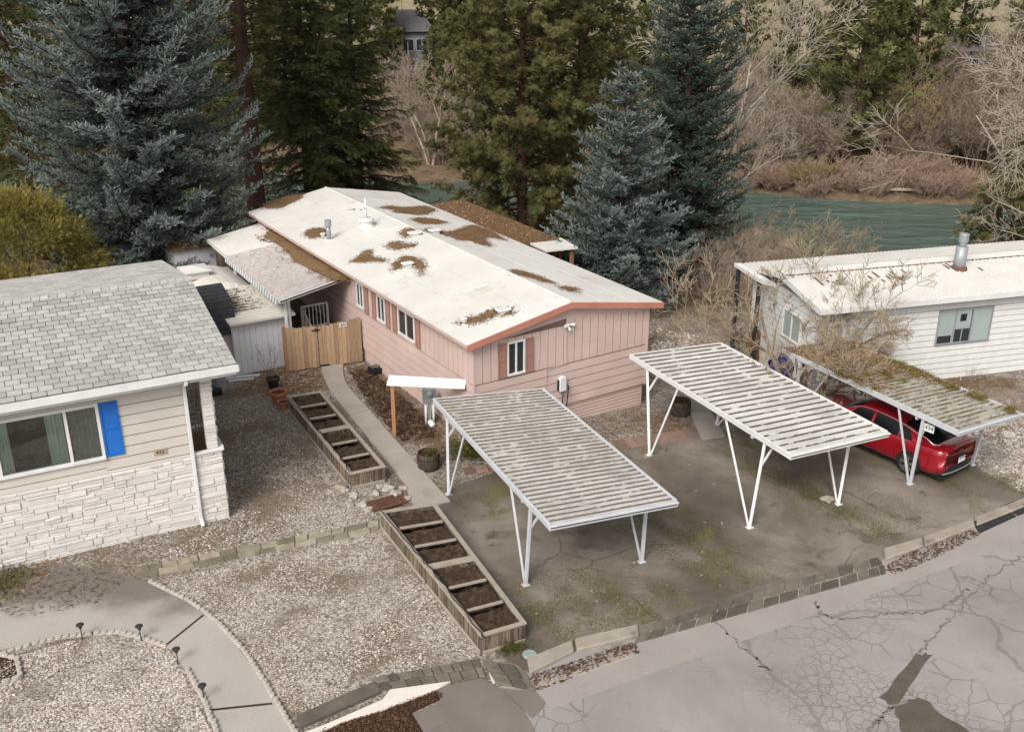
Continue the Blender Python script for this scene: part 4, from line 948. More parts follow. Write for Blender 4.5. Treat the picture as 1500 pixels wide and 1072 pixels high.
litter('fallen_leaves', ground_fn(PX((235,850),(400,818),(556,782),(640,880),(700,960),(548,992),(436,1050),(345,940))), 800, MT['leafdry'], (.03,.07,.4,.8), 'few dead leaves on the pale gravel beside the lower planter', 'leaves')
litter('bark_chips', ground_fn(PX((508,540),(545,545),(600,590),(645,640),(590,648),(545,600)), dz=.03), 5200, mat('dark_bark_chip', (.085,.048,.03), (.04,.025,.018), 8, .95, .05, island=.5), (.08,.22,.12,.3), 'dark shredded bark mulch heaped between walkway and pink wall', 'mulch', up=.45)
def pebbles(name, poly, n, size, label):
    r = np.random.default_rng(n); P = ground_fn(poly, dz=.0)(r, n)
    bl = sum(np.sin(P[:,0]*a_+P[:,1]*b_+c_) for a_, b_, c_ in ((.9,.5,1),(-.6,1.1,2),(1.9,-1.3,3),(2.7,2.2,4),(-3.9,1.7,5),(5.3,-4.1,6)))
    P = P[(bl+r.normal(0,1.2,len(P))) < .7]; k = len(P)
    s = r.uniform(size[0], size[1], (k,1,1))*np.array([[[1,1,.7]]])*r.uniform(.7,1.3,(k,1,3))
    a = r.uniform(0,6.28,k); T = np.array([(1,0,0),(.3,.95,0),(-.8,.6,0),(-.8,-.6,0),(.3,-.95,0),(.1,.05,.8)])
    ca, sa = np.cos(a)[:,None], np.sin(a)[:,None]
    Tx = T[None,:,0]*ca-T[None,:,1]*sa; Ty = T[None,:,0]*sa+T[None,:,1]*ca
    V = P[:,None,:]+s*np.stack([Tx,Ty,np.broadcast_to(T[None,:,2],Tx.shape)],-1)
    F = np.array([(i,(i+1)%5,5) for i in range(5)])[None]+(np.arange(k)*6)[:,None,None]
    o = np_mesh(name, V.reshape(-1,3), F.reshape(-1,3), MT['pebble'], var=np.repeat(r.random(k),6)); return tag(o, label, 'gravel', None, 'stuff')
MT['pebble'] = leafmat('mixed_pebbles', [(0,(.17,.14,.112)),(.3,(.335,.285,.238)),(.55,(.47,.408,.348)),(.75,(.45,.425,.398)),(.9,(.645,.605,.56)),(1,(.40,.275,.195))], .9, 0)
pebbles('gravel', PX((235,850),(400,818),(556,782),(640,880),(700,960),(690,968),(548,992),(436,1050),(400,1010),(345,940),(300,892)), 36000, (.010,.027), 'loose pale pebbles spread between curved path and lower planter')
pebbles('gravel', PX((0,968),(110,938),(200,938),(250,955),(310,1072),(315,1090),(-40,1090)), 32000, (.012,.031), 'loose pale pebbles in the bed with the path lights')
pebbles('gravel', PX((335,762),(345,600),(420,640),(500,720),(555,750),(550,762),(330,806),(200,830)), 15000, (.012,.028), 'loose darker pebbles between left house and flagstones')
pebbles('gravel', PX((1390,640),(1460,600),(1540,610),(1560,740),(1500,722),(1440,688)), 9000, (.02,.045), 'loose white pebbles right of the mossy carport')
pebbles('gravel', PX((955,470),(1060,490),(1110,520),(1040,515),(955,515)), 3000, (.03,.06), 'loose grey pebbles beside the pink house corner')

# ------------------------------------------------------------------ building helpers
def fw(u, o, z): return Vector((u, -o, z))
def lw(u, o, z): return Vector((-o, u, z))
def mbox(mb, mp, u0, u1, o0, o1, z0, z1, mi=0):
    mb.hexa([mp(*p) for p in ((u0,o1,z0),(u1,o1,z0),(u1,o0,z0),(u0,o0,z0),(u0,o1,z1),(u1,o1,z1),(u1,o0,z1),(u0,o0,z1))], mi)
def lap(mb, mp, u0, u1, z0, z1, ex, dep=.022, off=0.0):
    z = z1
    while z > z0+.01:
        b = max(z0, z-ex); zt = z; z = z-.026
        mb.face([mp(u0,off+.012,z), mp(u1,off+.012,z), mp(u1,off-.018,z), mp(u0,off-.018,z)])
        mb.face([mp(u0,off+.012,z), mp(u1,off+.012,z), mp(u1,off+dep,b), mp(u0,off+dep,b)])
        mb.face([mp(u0,off+dep,b), mp(u1,off+dep,b), mp(u1,off-.002,b), mp(u0,off-.002,b)])
        for u in (u0,u1): mb.face([mp(u,off+.012,z), mp(u,off+dep,b), mp(u,off-.002,b)])
        z = b
def boards(mb, mp, u0, u1, z0, z1f, w=.29, dep=.02, gap=.020, slope=None):
    u = u0
    while u < u1-.01:
        e = min(u1, u+w)
        a, b = u+gap/2, e-gap/2
        za = z1f(a) if callable(z1f) else z1f; zb = z1f(b) if callable(z1f) else z1f
        mb.hexa([mp(a,dep,z0), mp(b,dep,z0), mp(b,0,z0), mp(a,0,z0), mp(a,dep,za), mp(b,dep,zb), mp(b,0,zb), mp(a,0,za)])
        u = e
def window(parent, mp, u0, u1, z0, z1, mull=(), frame='whiteclean', glass='glass', label=None, fw_=.055, out=.06, sill=True, name='window'):
    f = MB()
    mbox(f, mp, u0, u1, 0, out, z1-fw_, z1); mbox(f, mp, u0, u1, 0, out+.02, z0, z0+fw_)
    mbox(f, mp, u0, u0+fw_, 0, out-.002, z0+fw_, z1-fw_); mbox(f, mp, u1-fw_, u1, 0, out-.002, z0+fw_, z1-fw_)
    for m in mull: mbox(f, mp, m-fw_*.5, m+fw_*.5, 0, out-.006, z0+fw_, z1-fw_)
    o = f.build(name, MT[frame], parent)
    if label: o['label'] = label
    e = [u0+fw_]+[v for m in mull for v in (m-fw_*.5, m+fw_*.5)]+[u1-fw_]
    for i in range(0, len(e), 2):
        gm = MB(); mbox(gm, mp, e[i], e[i+1], .002, .024, z0+fw_, z1-fw_); gm.build('pane', MT[glass if not isinstance(glass, (list,tuple)) else glass[i//2]], o)
    return o
def shutter(parent, mp, u0, u1, z0, z1, m, louvre=True, lab=None):
    f = MB(); e = .045
    mbox(f, mp, u0, u0+e, .022, .06, z0, z1); mbox(f, mp, u1-e, u1, .022, .06, z0, z1)
    mid = (z0+z1)/2
    for a, b in ((z0,z0+e),(mid-e/2,mid+e/2),(z1-e,z1)): mbox(f, mp, u0+e, u1-e, .022, .058, a, b)
    for a, b in ((z0+e,mid-e/2),(mid+e/2,z1-e)):
        n = int((b-a)/.05)
        for k in range(n):
            zz = a+(k+.5)*(b-a)/n; f.face([mp(u0+e,.028,zz+.024), mp(u1-e,.028,zz+.024), mp(u1-e,.050,zz-.020), mp(u0+e,.050,zz-.020)])
        mbox(f, mp, u0+e, u1-e, .020, .026, a, b)
    o = f.build('shutter', m, parent)
    if lab: o['label'] = lab
    return o

# ------------------------------------------------------------------ pink home
PKO, PKA = Vector((-1.12, 27.7, 0)), R(32.2)
PK = Matrix.Translation(PKO)@Matrix.Rotation(PKA, 4, 'Z')
pk = thing('mobile_home', 'long pink double-width mobile home with white needle-strewn roof', 'mobile home', PKO, PKA)
HW, HL = 6.5, 18.5
def rz(x): return 4.0-abs(x-3.25)*.18
def rake(x): return rz(x)-.16
b = MB()
b.prism([(0.02,.02),(HW-.02,.02),(HW-.02,HL),(0.02,HL)], .5, 3.25)
b.mesh([(0.02,.02,3.24),(HW-.02,.02,3.24),(3.25,.02,3.86),(0.02,HL,3.24),(HW-.02,HL,3.24),(3.25,HL,3.86)], [(0,1,2),(5,4,3),(0,2,5,3),(2,1,4,5)])
b.prism([(0.06,.06),(HW-.07,.06),(HW-.07,HL-.05),(0.06,HL-.05)], -1.6, .5)
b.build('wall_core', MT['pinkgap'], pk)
f = MB(); lap(f, fw, 0, HW, .52, 1.9, .275); lap(f, lw, 0, HL, .52, 1.9, .275); lap(f, lambda u,o,z: Vector((HW+o,u,z)), 0, HL, .52, 1.9, .275)
f.build('lap_siding', MT['pink'], pk)
f = MB(); lap(f, fw, .06, HW-.06, -.55, .51, .115, .018, -.06); lap(f, lw, .05, HL, -.55, .51, .115, .018, -.06); f.build('skirting', MT['pink'], pk)
f = MB(); boards(f, fw, 0, 3.29, 1.915, lambda x: min(3.16, rz(x)-.36), .29); boards(f, fw, 3.29, HW, 1.915, lambda x: min(3.40, rz(x)-.36), .30, .022, .022)
boards(f, lw, 0, HL, 1.915, 3.2, .30); f.build('vertical_siding', MT['pink'], pk)
f = MB()
for x0, x1 in ((0,3.25),(3.25,HW)):
    f.hexa([fw(x0,.03,min(3.16 if x0 < 3 else 3.4, rz(x0)-.34)), fw(x1,.03,min(3.4,rz(x1)-.34)), fw(x1,0,min(3.4,rz(x1)-.34)), fw(x0,0,min(3.4,rz(x0)-.34)), fw(x0,.03,rake(x0)), fw(x1,.03,rake(x1)), fw(x1,0,rake(x1)), fw(x0,0,rake(x0))])
f.build('gable_board', MT['pink'], pk)
for mp, u in ((fw,.0),(fw,HW)): f = MB(); mbox(f, mp, u-.035, u+.035, -.03, .034, .5, 3.2); f.build('corner_trim', MT['pink'], pk)
f = MB(); mbox(f, fw, 3.27, 3.30, .0, .036, 1.92, 3.5); f.build('seam_trim', MT['pink'], pk)
f = MB(); t_ = .05
y0, y1 = -.28, HL+.12
for x0, x1 in ((-.36,3.25),(3.25,6.86)):
    f.hexa([Vector((x0,y0,rz(x0)-t_)), Vector((x1,y0,rz(x1)-t_)), Vector((x1,y1,rz(x1)-t_)), Vector((x0,y1,rz(x0)-t_)), Vector((x0,y0,rz(x0))), Vector((x1,y0,rz(x1))), Vector((x1,y1,rz(x1))), Vector((x0,y1,rz(x0)))])
f.tube([(3.25,y0,4.0),(3.25,y1,4.0)], .035, 8)
roof = f.build('roof', MT['roofwhite'], pk)
f = MB()
for x in (.85,2.05,4.45,5.65): f.bar((x,y0+.02,rz(x)+.001),(x,y1-.02,rz(x)+.001), .05, .007)
for y in (3.1,6.2,9.2,12.3,15.4):
    f.bar((-.34,y,rz(-.34)+.002),(3.2,y,rz(3.2)+.002), .04, .008); f.bar((3.3,y+.7,rz(3.3)+.002),(6.84,y+.7,rz(6.84)+.002), .04, .008)
f.build('roof_seams', MT['roofwhite'], pk)
f = MB()
for x0, x1 in ((-.37,3.25),(3.25,6.87)): f.hexa([Vector((x0,y0-.035,rz(x0)-.20)), Vector((x1,y0-.035,rz(x1)-.20)), Vector((x1,y0+.02,rz(x1)-.20)), Vector((x0,y0+.02,rz(x0)-.20)), Vector((x0,y0-.035,rz(x0)-.012)), Vector((x1,y0-.035,rz(x1)-.012)), Vector((x1,y0+.02,rz(x1)-.012)), Vector((x0,y0+.02,rz(x0)-.012))])
f.build('rake_trim', MT['salmon'], pk)
f = MB(); f.box(-.35,-.32,y0+.02,y1,3.20,3.30); f.box(6.82,6.85,y0+.02,y1,3.20,3.30); f.box(-.32,.02,y0+.02,y1-.02,3.205,3.225); f.box(HW-.02,6.82,y0+.02,y1-.02,3.205,3.225); f.build('eave_trim', MT['pink_dark'], pk)
def wall_items():
    window(pk, fw, 1.13, 1.76, 1.97, 3.04, (1.445,), label=None)
    for a, c in ((.81,1.11),(1.78,2.07)): shutter(pk, fw, a, c, 1.95, 3.04, MT['shutter_pink'])
    window(pk, lw, 7.62, 8.19, 2.06, 2.95, (7.9,)); window(pk, lw, 5.88, 6.5, 2.04, 2.95, (6.19,)); window(pk, lw, 3.70, 4.88, 2.05, 2.96, (4.3,))
    for a, c in ((7.22,7.52),(6.58,6.88),(5.50,5.80),(4.98,5.28),(3.32,3.62)): shutter(pk, lw, a, c, 1.98, 2.96, MT['shutter_pink'])
wall_items()
def fl_at(loc, m=PK): return m@Vector(loc)
# things on the gable
t = thing('security_light', 'white twin-lens security camera light under the pink gable peak', 'security light', fl_at((3.3,-.04,3.18)), PKA)
m = MB(); m.lathe([(0,.05),(.05,.045),(.065,.0),(.05,-.03),(0,-.035)], 14); m.build('base', MT['whiteclean'], t, smooth=True)
for s in (-1,1): m = MB(); m.tube([(s*.05,-.02,0),(s*.14,-.09,.03),(s*.17,-.16,.02)], [.03,.04,.055], 10); m.build('lamp_head', MT['whiteclean'], t, smooth=True)
m = MB(); m.tube([(0,-.02,-.03),(0,-.10,-.10),(0,-.17,-.12)], [.025,.045,.04], 10); m.build('camera_head', MT['whiteclean'], t, smooth=True)
m = MB(); m.tube([(3.28,-.045,3.12),(3.28,-.045,1.93),(2.56,-.05,1.885),(2.56,-.045,.9)], .012, 6); o = m.build('conduit', MT['pink_dark'], loc=PKO, rotz=PKA); tag(o, 'thin dark conduit stepping down the pink gable wall', 'conduit')
t = thing('car_charger', 'white wall charger with hanging black cable on the pink gable', 'charger', fl_at((3.11,-.03,1.05)), PKA)
m = MB(); m.prism([(-.11,0),(.11,0),(.13,.06),(.13,.42),(.08,.5),(-.08,.5),(-.13,.42),(-.13,.06)], 0, .13, M=Matrix.Rotation(R(90), 4, 'X')); m.build('case', MT['whiteclean'], t, bevel=.02)
m = MB(); m.box(-.16,-.12,-.10,-.02,.05,.40); m.build('side_panel', MT['black'], t)
m = MB(); m.tube([(.0,-.10,.02),(-.02,-.12,-.35),(-.03,-.13,-.75),(.04,-.13,-.9),(.12,-.13,-.6),(.18,-.12,-.2),(.22,-.10,.14),(.15,-.09,.2)], .018, 7); m.build('cable', MT['black'], t, smooth=True)
# roof vents
def vent(x, y, label, big=1.0):
    t = thing('roof_vent', label, 'roof vent', fl_at((x,y,rz(x))), PKA, 'low white roof vents on the pink home')
    m = MB(); m.box(-.12*big,.12*big,-.12*big,.12*big,-.05,.09); m.build('base', MT['white'], t)
    m = MB(); m.prism([(-.2*big,-.16*big),(.2*big,-.16*big),(.23*big,0),(.2*big,.16*big),(-.2*big,.16*big),(-.23*big,0)], .08, .14); m.build('hood', MT['white'], t, bevel=.03)
vent(2.9, 9.32, 'low white roof vent just left of the ridge, edged by brown needles', 1.15); vent(3.78, 9.37, 'low white roof vent just right of the ridge', 1.1); vent(1.31, 6.75, 'low white roof vent inside the horseshoe of needles'); vent(1.48, .75, 'low white roof vent nearest the front gable edge', 1.05); vent(2.56, 14.41, 'small white roof vent farthest back on the left slope', .8); vent(.35, 1.13, 'tiny white vent cap at the end of the front needle streak', .45); vent(.55,12.5,'tiny white vent cap beside the grey flue', .5)
t = thing('flue_pipe', 'grey galvanised flue pipe rising from the left slope of the white roof', 'flue pipe', fl_at((.54,11.87,rz(.54))), PKA)
m = MB(); m.tube([(0,0,-.05),(0,0,.62)], .085, 12); m.build('pipe', MT['metalgrey'], t, smooth=True)
m = MB(); m.lathe([(.13,.55),(.13,.78),(.0,.80)], 12); m.build('cap', MT['metalgrey'], t); m = MB(); m.lathe([(.2,-.03),(.1,.06)], 12); m.build('flashing', MT['white'], t)
t = thing('vent_stack', 'tall white vent stack with hooked pipe near the roof ridge', 'vent stack', fl_at((2.13,11.88,rz(2.13))), PKA)
m = MB(); m.lathe([(.36,-.03),(.30,.10),(.24,.12),(.24,.26),(.30,.28),(.28,.36),(0,.38)], 16); m.build('vent_base', MT['white'], t)
m = MB(); m.tube([(0,0,.3),(0,0,1.12)], .05, 10); m.tube([(0,0,.72),(-.10,0,.82),(-.18,0,.80),(-.19,0,.70)], .05, 10); m.build('pipe', MT['whiteclean'], t, smooth=True)
# needle drifts on the roof
PKI = PK.inverted()
def SR(px, py, side):
    z = 3.6
    for _ in range(14):
        l = PKI@S(px, py, z); x = l.x
        x = min(x, 3.22) if side == 'l' else max(x, 3.28)
        z = rz(x)
    l = PKI@S(px, py, z); x = min(max(l.x, -.33), 3.20) if side == 'l' else min(max(l.x, 3.30), 6.80)
    return Vector((x, l.y, rz(x)))
def drift(pts, side, label, h=.02):
    P = [SR(px, py, side) for px, py in pts]; c = sum(P, Vector())/len(P)
    q = random.Random(len(label)); n = len(P); out = []
    for i in range(n):
        a, b_ = P[i], P[(i+1) % n]
        for k in range(4):
            v = a.lerp(b_, k/4); out.append(v+(c-v)*(q.uniform(-.05,.07) if k else 0))
    mb = MB(); mb.face([v+Vector((0,0,h)) for v in out])
    for v, w in zip(out, out[1:]+out[:1]): mb.face([v+Vector((0,0,h)), v+Vector((0,0,.003)), w+Vector((0,0,.003)), w+Vector((0,0,h))])
    for v in out:   # loose needles at the rim
        for _ in range(20):
            p = v+(c-v)*q.uniform(-.12,.25)+Vector((q.gauss(0,.11),q.gauss(0,.11),0)); p.z = rz(p.x)+.006; d = Vector((q.gauss(0,1),q.gauss(0,1),0)).normalized()*q.uniform(.03,.11)
            e = p+d; e.z = rz(e.x)+.010; w_ = q.uniform(.008,.02); n_ = Vector((-d.y,d.x,0)).normalized()*w_; mb.face([p-n_, e, p+n_])
    xs_ = [v.x for v in P]; ys_ = [v.y for v in P]; ar = (max(xs_)-min(xs_))*(max(ys_)-min(ys_)); pp = [(v.x,v.y) for v in P]
    X_ = np.array([q.uniform(min(xs_)-.25,max(xs_)+.25) for _ in range(int(260+520*ar))]); Y_ = np.array([q.uniform(min(ys_)-.25,max(ys_)+.25) for _ in range(len(X_))])
    jx = X_+np.array([q.gauss(0,.10) for _ in X_]); jy = Y_+np.array([q.gauss(0,.10) for _ in X_]); ok_ = inpoly(jx, jy, pp)
    for x, y in zip(X_[ok_], Y_[ok_]):
        if not (-.3 < x < 6.8): continue
        a_ = q.uniform(0,6.28); L_ = q.uniform(.04,.13); z_ = q.uniform(.004,.05); d = Vector((math.cos(a_)*L_, math.sin(a_)*L_, 0)); n_ = Vector((-d.y,d.x,0))*q.uniform(.10,.28); p = Vector((x,y,rz(x)+h*.6+z_*.5))
        mb.face([p-n_, p+d+Vector((0,0,q.uniform(-.01,.035))), p+n_])
    o = mb.build('needle_drift', MT['needles'], loc=PKO, rotz=PKA); return tag(o, label, 'needle litter', 'drifts of brown needles on the white roof', 'stuff')
z5 = lambda L: [(400+a/5, 250+b_/5) for a, b_ in L]; z6 = lambda L: [(620+a/6.25, 280+b_/6.25) for a, b_ in L]; zg = lambda L: [(680+a/5, 440+b_/5) for a, b_ in L]
drift(z5([(230,470),(260,435),(320,422),(395,432),(400,480),(330,490),(280,492)]), 'l', 'brown needle drift piled against the grey flue pipe')
drift(z5([(585,662),(640,620),(665,605),(690,588),(708,594),(690,606),(740,635),(815,655),(810,670),(735,660),(680,667),(600,670)]), 'l', 'thin hooked needle drift left of centre on the near slope')
drift(z5([(840,548),(870,528),(910,525),(960,545),(1040,540),(1025,562),(960,562),(915,577),(870,562)]), 'l', 'small needle drift in the middle of the near roof slope')
drift(z5([(878,700),(905,670),(960,630),(1030,635),(1090,665),(1112,705),(1085,712),(1108,770),(1075,715),(1020,690),(985,672),(950,690),(895,730)]), 'l', 'horseshoe of brown needles round a low white vent')
drift(z5([(935,465),(960,432),(1030,425),(1100,440),(1090,462),(1040,448),(1000,462),(970,490)]), 'l', 'needle drift round the vent just left of the ridge')
drift(zg([(-30,168),(0,148),(60,125),(110,125),(160,90),(240,65),(330,65),(355,90),(320,105),(240,92),(200,120),(130,155),(60,168)]), 'l', 'curved needle streak nearest the salmon front trim')
drift(z5([(-75,255),(0,225),(120,185),(220,172),(205,205),(120,245),(60,275),(0,278),(-60,275)]), 'l', 'brown needle drift in the far left corner of the white roof')
drift(z5([(780,275),(860,260),(960,272),(1050,268),(1120,260),(1190,288),(1140,318),(1060,325),(985,318),(890,308),(880,285)]), 'r', 'broad needle drift farthest back on the right slope')
drift(z5([(1020,365),(1045,347),(1120,350),(1200,360),(1280,380),(1200,393),(1100,392)]), 'r', 'narrow needle drift second from the back on the right slope')
drift(z6([(180,380),(280,370),(420,320),(500,318),(640,375),(770,458),(700,432),(590,420),(560,440),(620,508),(520,490),(440,455),(330,450),(250,412)]), 'r', 'largest ragged needle drift at the right eave by the deck roof')
drift(z6([(20,360),(90,345),(160,360),(200,385),(230,415),(150,385),(60,375)]), 'r', 'thin needle drift just right of the ridge vent')
drift(z6([(800,735),(850,725),(960,750),(1100,800),(1200,842),(1100,828),(1000,792),(880,770)]), 'r', 'long thin needle streak halfway down the right slope')
drift([(822,420.5),(836,421),(847,424.5),(838,427),(828,424)], 'r', 'tiny needle patch on the right slope near the gable')

# ------------------------------------------------------------------ patio awning on the pink home
aw = thing('patio_awning', 'ribbed metal patio awning on the left of the pink home, brown needles along the wall', 'awning', PKO, PKA)
def ribsheet(parent, q, n, h, mats, name='roof_panel', NU=10, prof=((0,0),(.70,0),(.76,1),(.94,1),(1.0,0))):
    rf = MB()
    for k in range(n):
        for j in range(len(prof)-1):
            v0, h0 = prof[j]; v1, h1 = prof[j+1]; mi = 0 if j == 0 else 1
            for i in range(NU):
                u0, u1 = i/NU, (i+1)/NU; w = lambda u, v: quadpt(q, u, (k+v)/n)
                rf.face([w(u0,v0)+Vector((0,0,h*h0)), w(u1,v0)+Vector((0,0,h*h0)), w(u1,v1)+Vector((0,0,h*h1)), w(u0,v1)+Vector((0,0,h*h1))], mi, [(u0,k+v0),(u1,k+v0),(u1,k+v1),(u0,k+v1)])
    return rf.build(name, mats, parent)
qa = [Vector(p) for p in ((-2.82,8.35,2.66),(-.12,8.9,2.92),(-.12,14.6,2.92),(-2.66,14.6,2.66))]
ribsheet(aw, qa, 26, .05, [MT['awn_pan'], MT['awn_rib']])
qb = [Vector(p) for p in ((-2.66,14.62,2.70),(-.12,14.62,2.96),(-.12,17.9,2.96),(-2.55,17.4,2.70))]
ribsheet(aw, qb, 18, .03, [MT['whitemetal'], MT['whitemetal']], 'rear_roof_panel')
m = MB(); m.bar(qa[0]+Vector((0,-.03,-.03)), qa[1]+Vector((0,-.03,-.03)), .05, .11); m.build('front_gutter', MT['white'], aw)
m = MB(); m.bar(qa[0]+Vector((0,-.062,-.02)), qa[1]+Vector((0,-.062,-.02)), .012, .04); m.build('gutter_slot', MT['black'], aw)
m = MB(); m.bar(qa[0]+Vector((-.02,0,-.02)), qa[3]+Vector((-.02,0,-.02)), .04, .10); m.bar(qb[0]+Vector((-.02,0,-.03)), qb[3]+Vector((-.02,0,-.03)), .04, .12); m.build('edge_beam', MT['white'], aw)
vw = MB(); vd = MB(); n = 46
for k in range(n):
    a = qa[0].lerp(qa[3], k/n); b_ = qa[0].lerp(qa[3], (k+1)/n); mb = vw if k % 2 else vd; o = Vector((-.045,0,0)); c = (a+b_)/2
    mb.mesh([a+o+Vector((0,0,.05)), b_+o+Vector((0,0,.05)), b_+o+Vector((-.03,0,-.13)), c+o+Vector((-.035,0,-.19)), a+o+Vector((-.03,0,-.13))], [(0,1,2,3,4)])
vw.build('valance', MT['white'], aw); v_ = vd.build('valance_stripe', MT['metalgrey'], aw)
for x, y in ((-2.55,8.6),(-2.38,8.7),(-2.5,14.2)): m = MB(); m.box(x-.04,x+.04,y-.04,y+.04,-.1,2.64); m.build('post', MT['white'], aw)
def AWS(px, py):
    z = 2.8
    for _ in range(10):
        l = PKI@S(px, py, z); z = 2.66+(l.x+2.75)*.0985+.055
    return Vector((min(max(l.x,-2.7),-.1), min(max(l.y,8.5),17.6), z))
ap = [AWS(400+a/5, 250+b_/5) for a, b_ in ((-70,490),(0,425),(45,447),(120,510),(200,572),(330,645),(480,718),(548,775),(540,798),(470,806),(400,785),(300,738),(150,662),(100,592),(0,520),(-40,505))]
mb = MB(); mb.face([p+Vector((0,0,.012)) for p in ap]); q = random.Random(5)
for p in ap:
    for _ in range(40):
        e = p+Vector((q.gauss(0,.16),q.gauss(0,.2),.02)); mb.bar(e, e+Vector((q.gauss(0,.06),q.gauss(0,.06),.01)), .016)
tag(mb.build('needle_drift', MT['needles'], loc=PKO, rotz=PKA), 'long strip of brown needles on the patio awning beside the wall', 'needle litter', None, 'stuff')
# porch under the awning
pt = thing('porch_deck', 'shaded wooden porch with steps and white railing behind the cedar gate', 'porch', PKO, PKA)
m = MB()
for k in range(20): m.box(-2.6,-.05,10.2+k*.2,10.39+k*.2,.62,.66)
m.box(-2.58,-.06,10.22,14.2,0,.6); m.build('platform', MT['graywood'], pt)
for k in range(3): m = MB(); m.box(-1.5,-.15,9.3+k*.3,9.62+k*.3,.0,.16+k*.16); m.build('step', MT['graywood'], pt)
m = MB()
for a, b_ in (((-1.35,9.3,1.05),(-1.35,10.3,1.62)),((-1.35,10.3,1.62),(-.35,10.3,1.62)),((-1.35,9.3,.45),(-1.35,10.3,.80)),((-1.35,10.3,.80),(-.35,10.3,.80))): m.bar(a, b_, .05, .06)
for k in range(7): u = k/6; m.bar((-1.35,9.3+u,.45+.35*u),(-1.35,9.3+u,1.05+.57*u), .03 if 0 < k < 6 else .08)
for k in range(1,8): x = -1.35+k/7; m.bar((x,10.3,.8),(x,10.3,1.62), .03 if k < 7 else .08)
m.build('railing', MT['whiteclean'], pt)
m = MB(); m.box(-2.62,-.02,16.2,16.28,-.2,2.6); m.build('back_screen', MT['graywood'], pt)
t = thing('grill', 'dark covered barbecue standing in the porch shade', 'grill', fl_at((-2.05,10.9,.66)), PKA)
m = MB(); m.box(-.35,.35,-.25,.25,.0,.75); m.build('cover', MT['darkmetal'], t, bevel=.06); m = MB(); m.tube([(-.36,0,.78),(.36,0,.78)], .2, 12); m.build('lid', MT['darkmetal'], t, smooth=True)
t = thing('potted_plant', 'yellow-green potted plant in the porch shade behind the gate', 'potted plant', fl_at((-2.2,9.6,.02)), PKA)
m = MB(); m.lathe([(0,0),(.14,0),(.19,.34),(.16,.34),(.15,.3),(0,.3)], 14); m.build('pot', MT['black'], t)
q_ = np.random.default_rng(3); P = q_.normal(0,.14,(160,3))+np.array((0,0,.62)); V, F, A = place(SPRAY, P, q_.normal(0,1,(160,3))+np.array((0,0,.6)), np.full(160,.2), np.full(160,.7), q_); np_mesh('foliage', V, F, MT['shrubleaf'], t, A)
# cedar fence and gate
def fence_run(parent, p0, p1, h0, h1, seed, name):
    r = random.Random(seed); d = (p1-p0); L = d.length; d.normalize(); nr = Vector((d.y,-d.x,0)); mb = MB(); s = 0
    while s < L-.03:
        w = min(.14, L-s); a = p0+d*(s+.004); b_ = p0+d*(s+w-.004); h = h0+(h1-h0)*s/L+r.uniform(-.025,.025); o = nr*(.02+r.uniform(-.004,.004)); z0 = .04+r.uniform(0,.02)
        mb.hexa([a+o+Vector((0,0,z0)), b_+o+Vector((0,0,z0)), b_+o-nr*.02+Vector((0,0,z0)), a+o-nr*.02+Vector((0,0,z0))]+[v+Vector((0,0,h-.03*k)) for k, v in ((0,a+o),(1,b_+o),(1,b_+o-nr*.02),(0,a+o-nr*.02))])
        s += w
    mb.build(name, MT['cedar'], parent)
    mb = MB()
    for z in (.35, 1.25): mb.bar(p0+Vector((0,0,z))-nr*.03, p1+Vector((0,0,z))-nr*.03, .04, .09)
    mb.build('rail', MT['cedar'], parent)
gp = [Vector((-2.68,8.36,0)), Vector((-1.62,8.16,0)), Vector((-.06,7.86,0))]
fc = thing('cedar_fence', 'short fixed run of cedar boards between white shed and gate', 'fence', PKO, PKA); fence_run(fc, gp[0], gp[1], 1.66, 1.60, 3, 'board_panel')
m = MB(); m.box(-2.80,-2.69,8.34,8.45,0,1.72); o = m.build('post', MT['cedarorange'], fc)
gt = thing('cedar_gate', 'cedar board gate with black latch across the walkway', 'gate', PKO, PKA); fence_run(gt, gp[1]+Vector((.02,0,0)), gp[2], 1.58, 1.72, 5, 'board_panel')
m = MB(); pgt = gp[1]+Vector((-.03,-.03,1.45)); m.bar(pgt-Vector((.18,-.03,0)), pgt+Vector((.12,-.02,0)), .02, .04); m.bar(pgt-Vector((.02,0,.06)), pgt-Vector((.02,0,-.06)), .025, .03); m.build('latch', MT['black'], gt)
m = MB(); m.bar(gp[1]+Vector((.0,-.035,.10)), gp[1]+Vector((.35,-.10,.10)), .02, .05); m.build('hinge', MT['black'], gt)
ga = math.atan2((gp[2]-gp[1]).y, (gp[2]-gp[1]).x)
m = MB(); m.box(-.13,.13,-.008,.008,-.075,.075); o = m.build('number_plate', MT['white'], gt, loc=gp[1].lerp(gp[2],.58)+Vector((-.01,-.035,1.52)), rotz=ga)
text('number', '433', .13, MT['black'], o, (0,-.011,0), (R(90),0,0))

# ------------------------------------------------------------------ deck roof on the right of the pink home
dk = thing('deck_canopy', 'flat canopy buried in brown needles on the river side of the pink home', 'canopy', PKO, PKA)
m = MB(); m.slab([Vector(p) for p in ((6.75,9.5,2.98),(9.25,9.0,2.98),(9.4,17.2,2.98),(6.75,17.2,2.98))], .12); m.build('roof', MT['debrisroof'], dk)
for p in ((9.1,9.2),(9.2,13),(9.2,17),(7.1,9.6)): m = MB(); m.box(p[0]-.06,p[0]+.06,p[1]-.06,p[1]+.06,-1.2,2.86); m.build('post', MT['deckwood'], dk)
litter('cones_and_twigs', lambda r, n: np.array([tuple(PK@Vector((r.uniform(6.85,9.25), r.uniform(9.2,17), 2.99+r.uniform(0,.03)))) for _ in range(n)]), 1500, MT['leafdry'], (.05,.14,.15,.5), 'loose needles and cones strewn over the flat deck canopy', 'needle litter', up=.5)
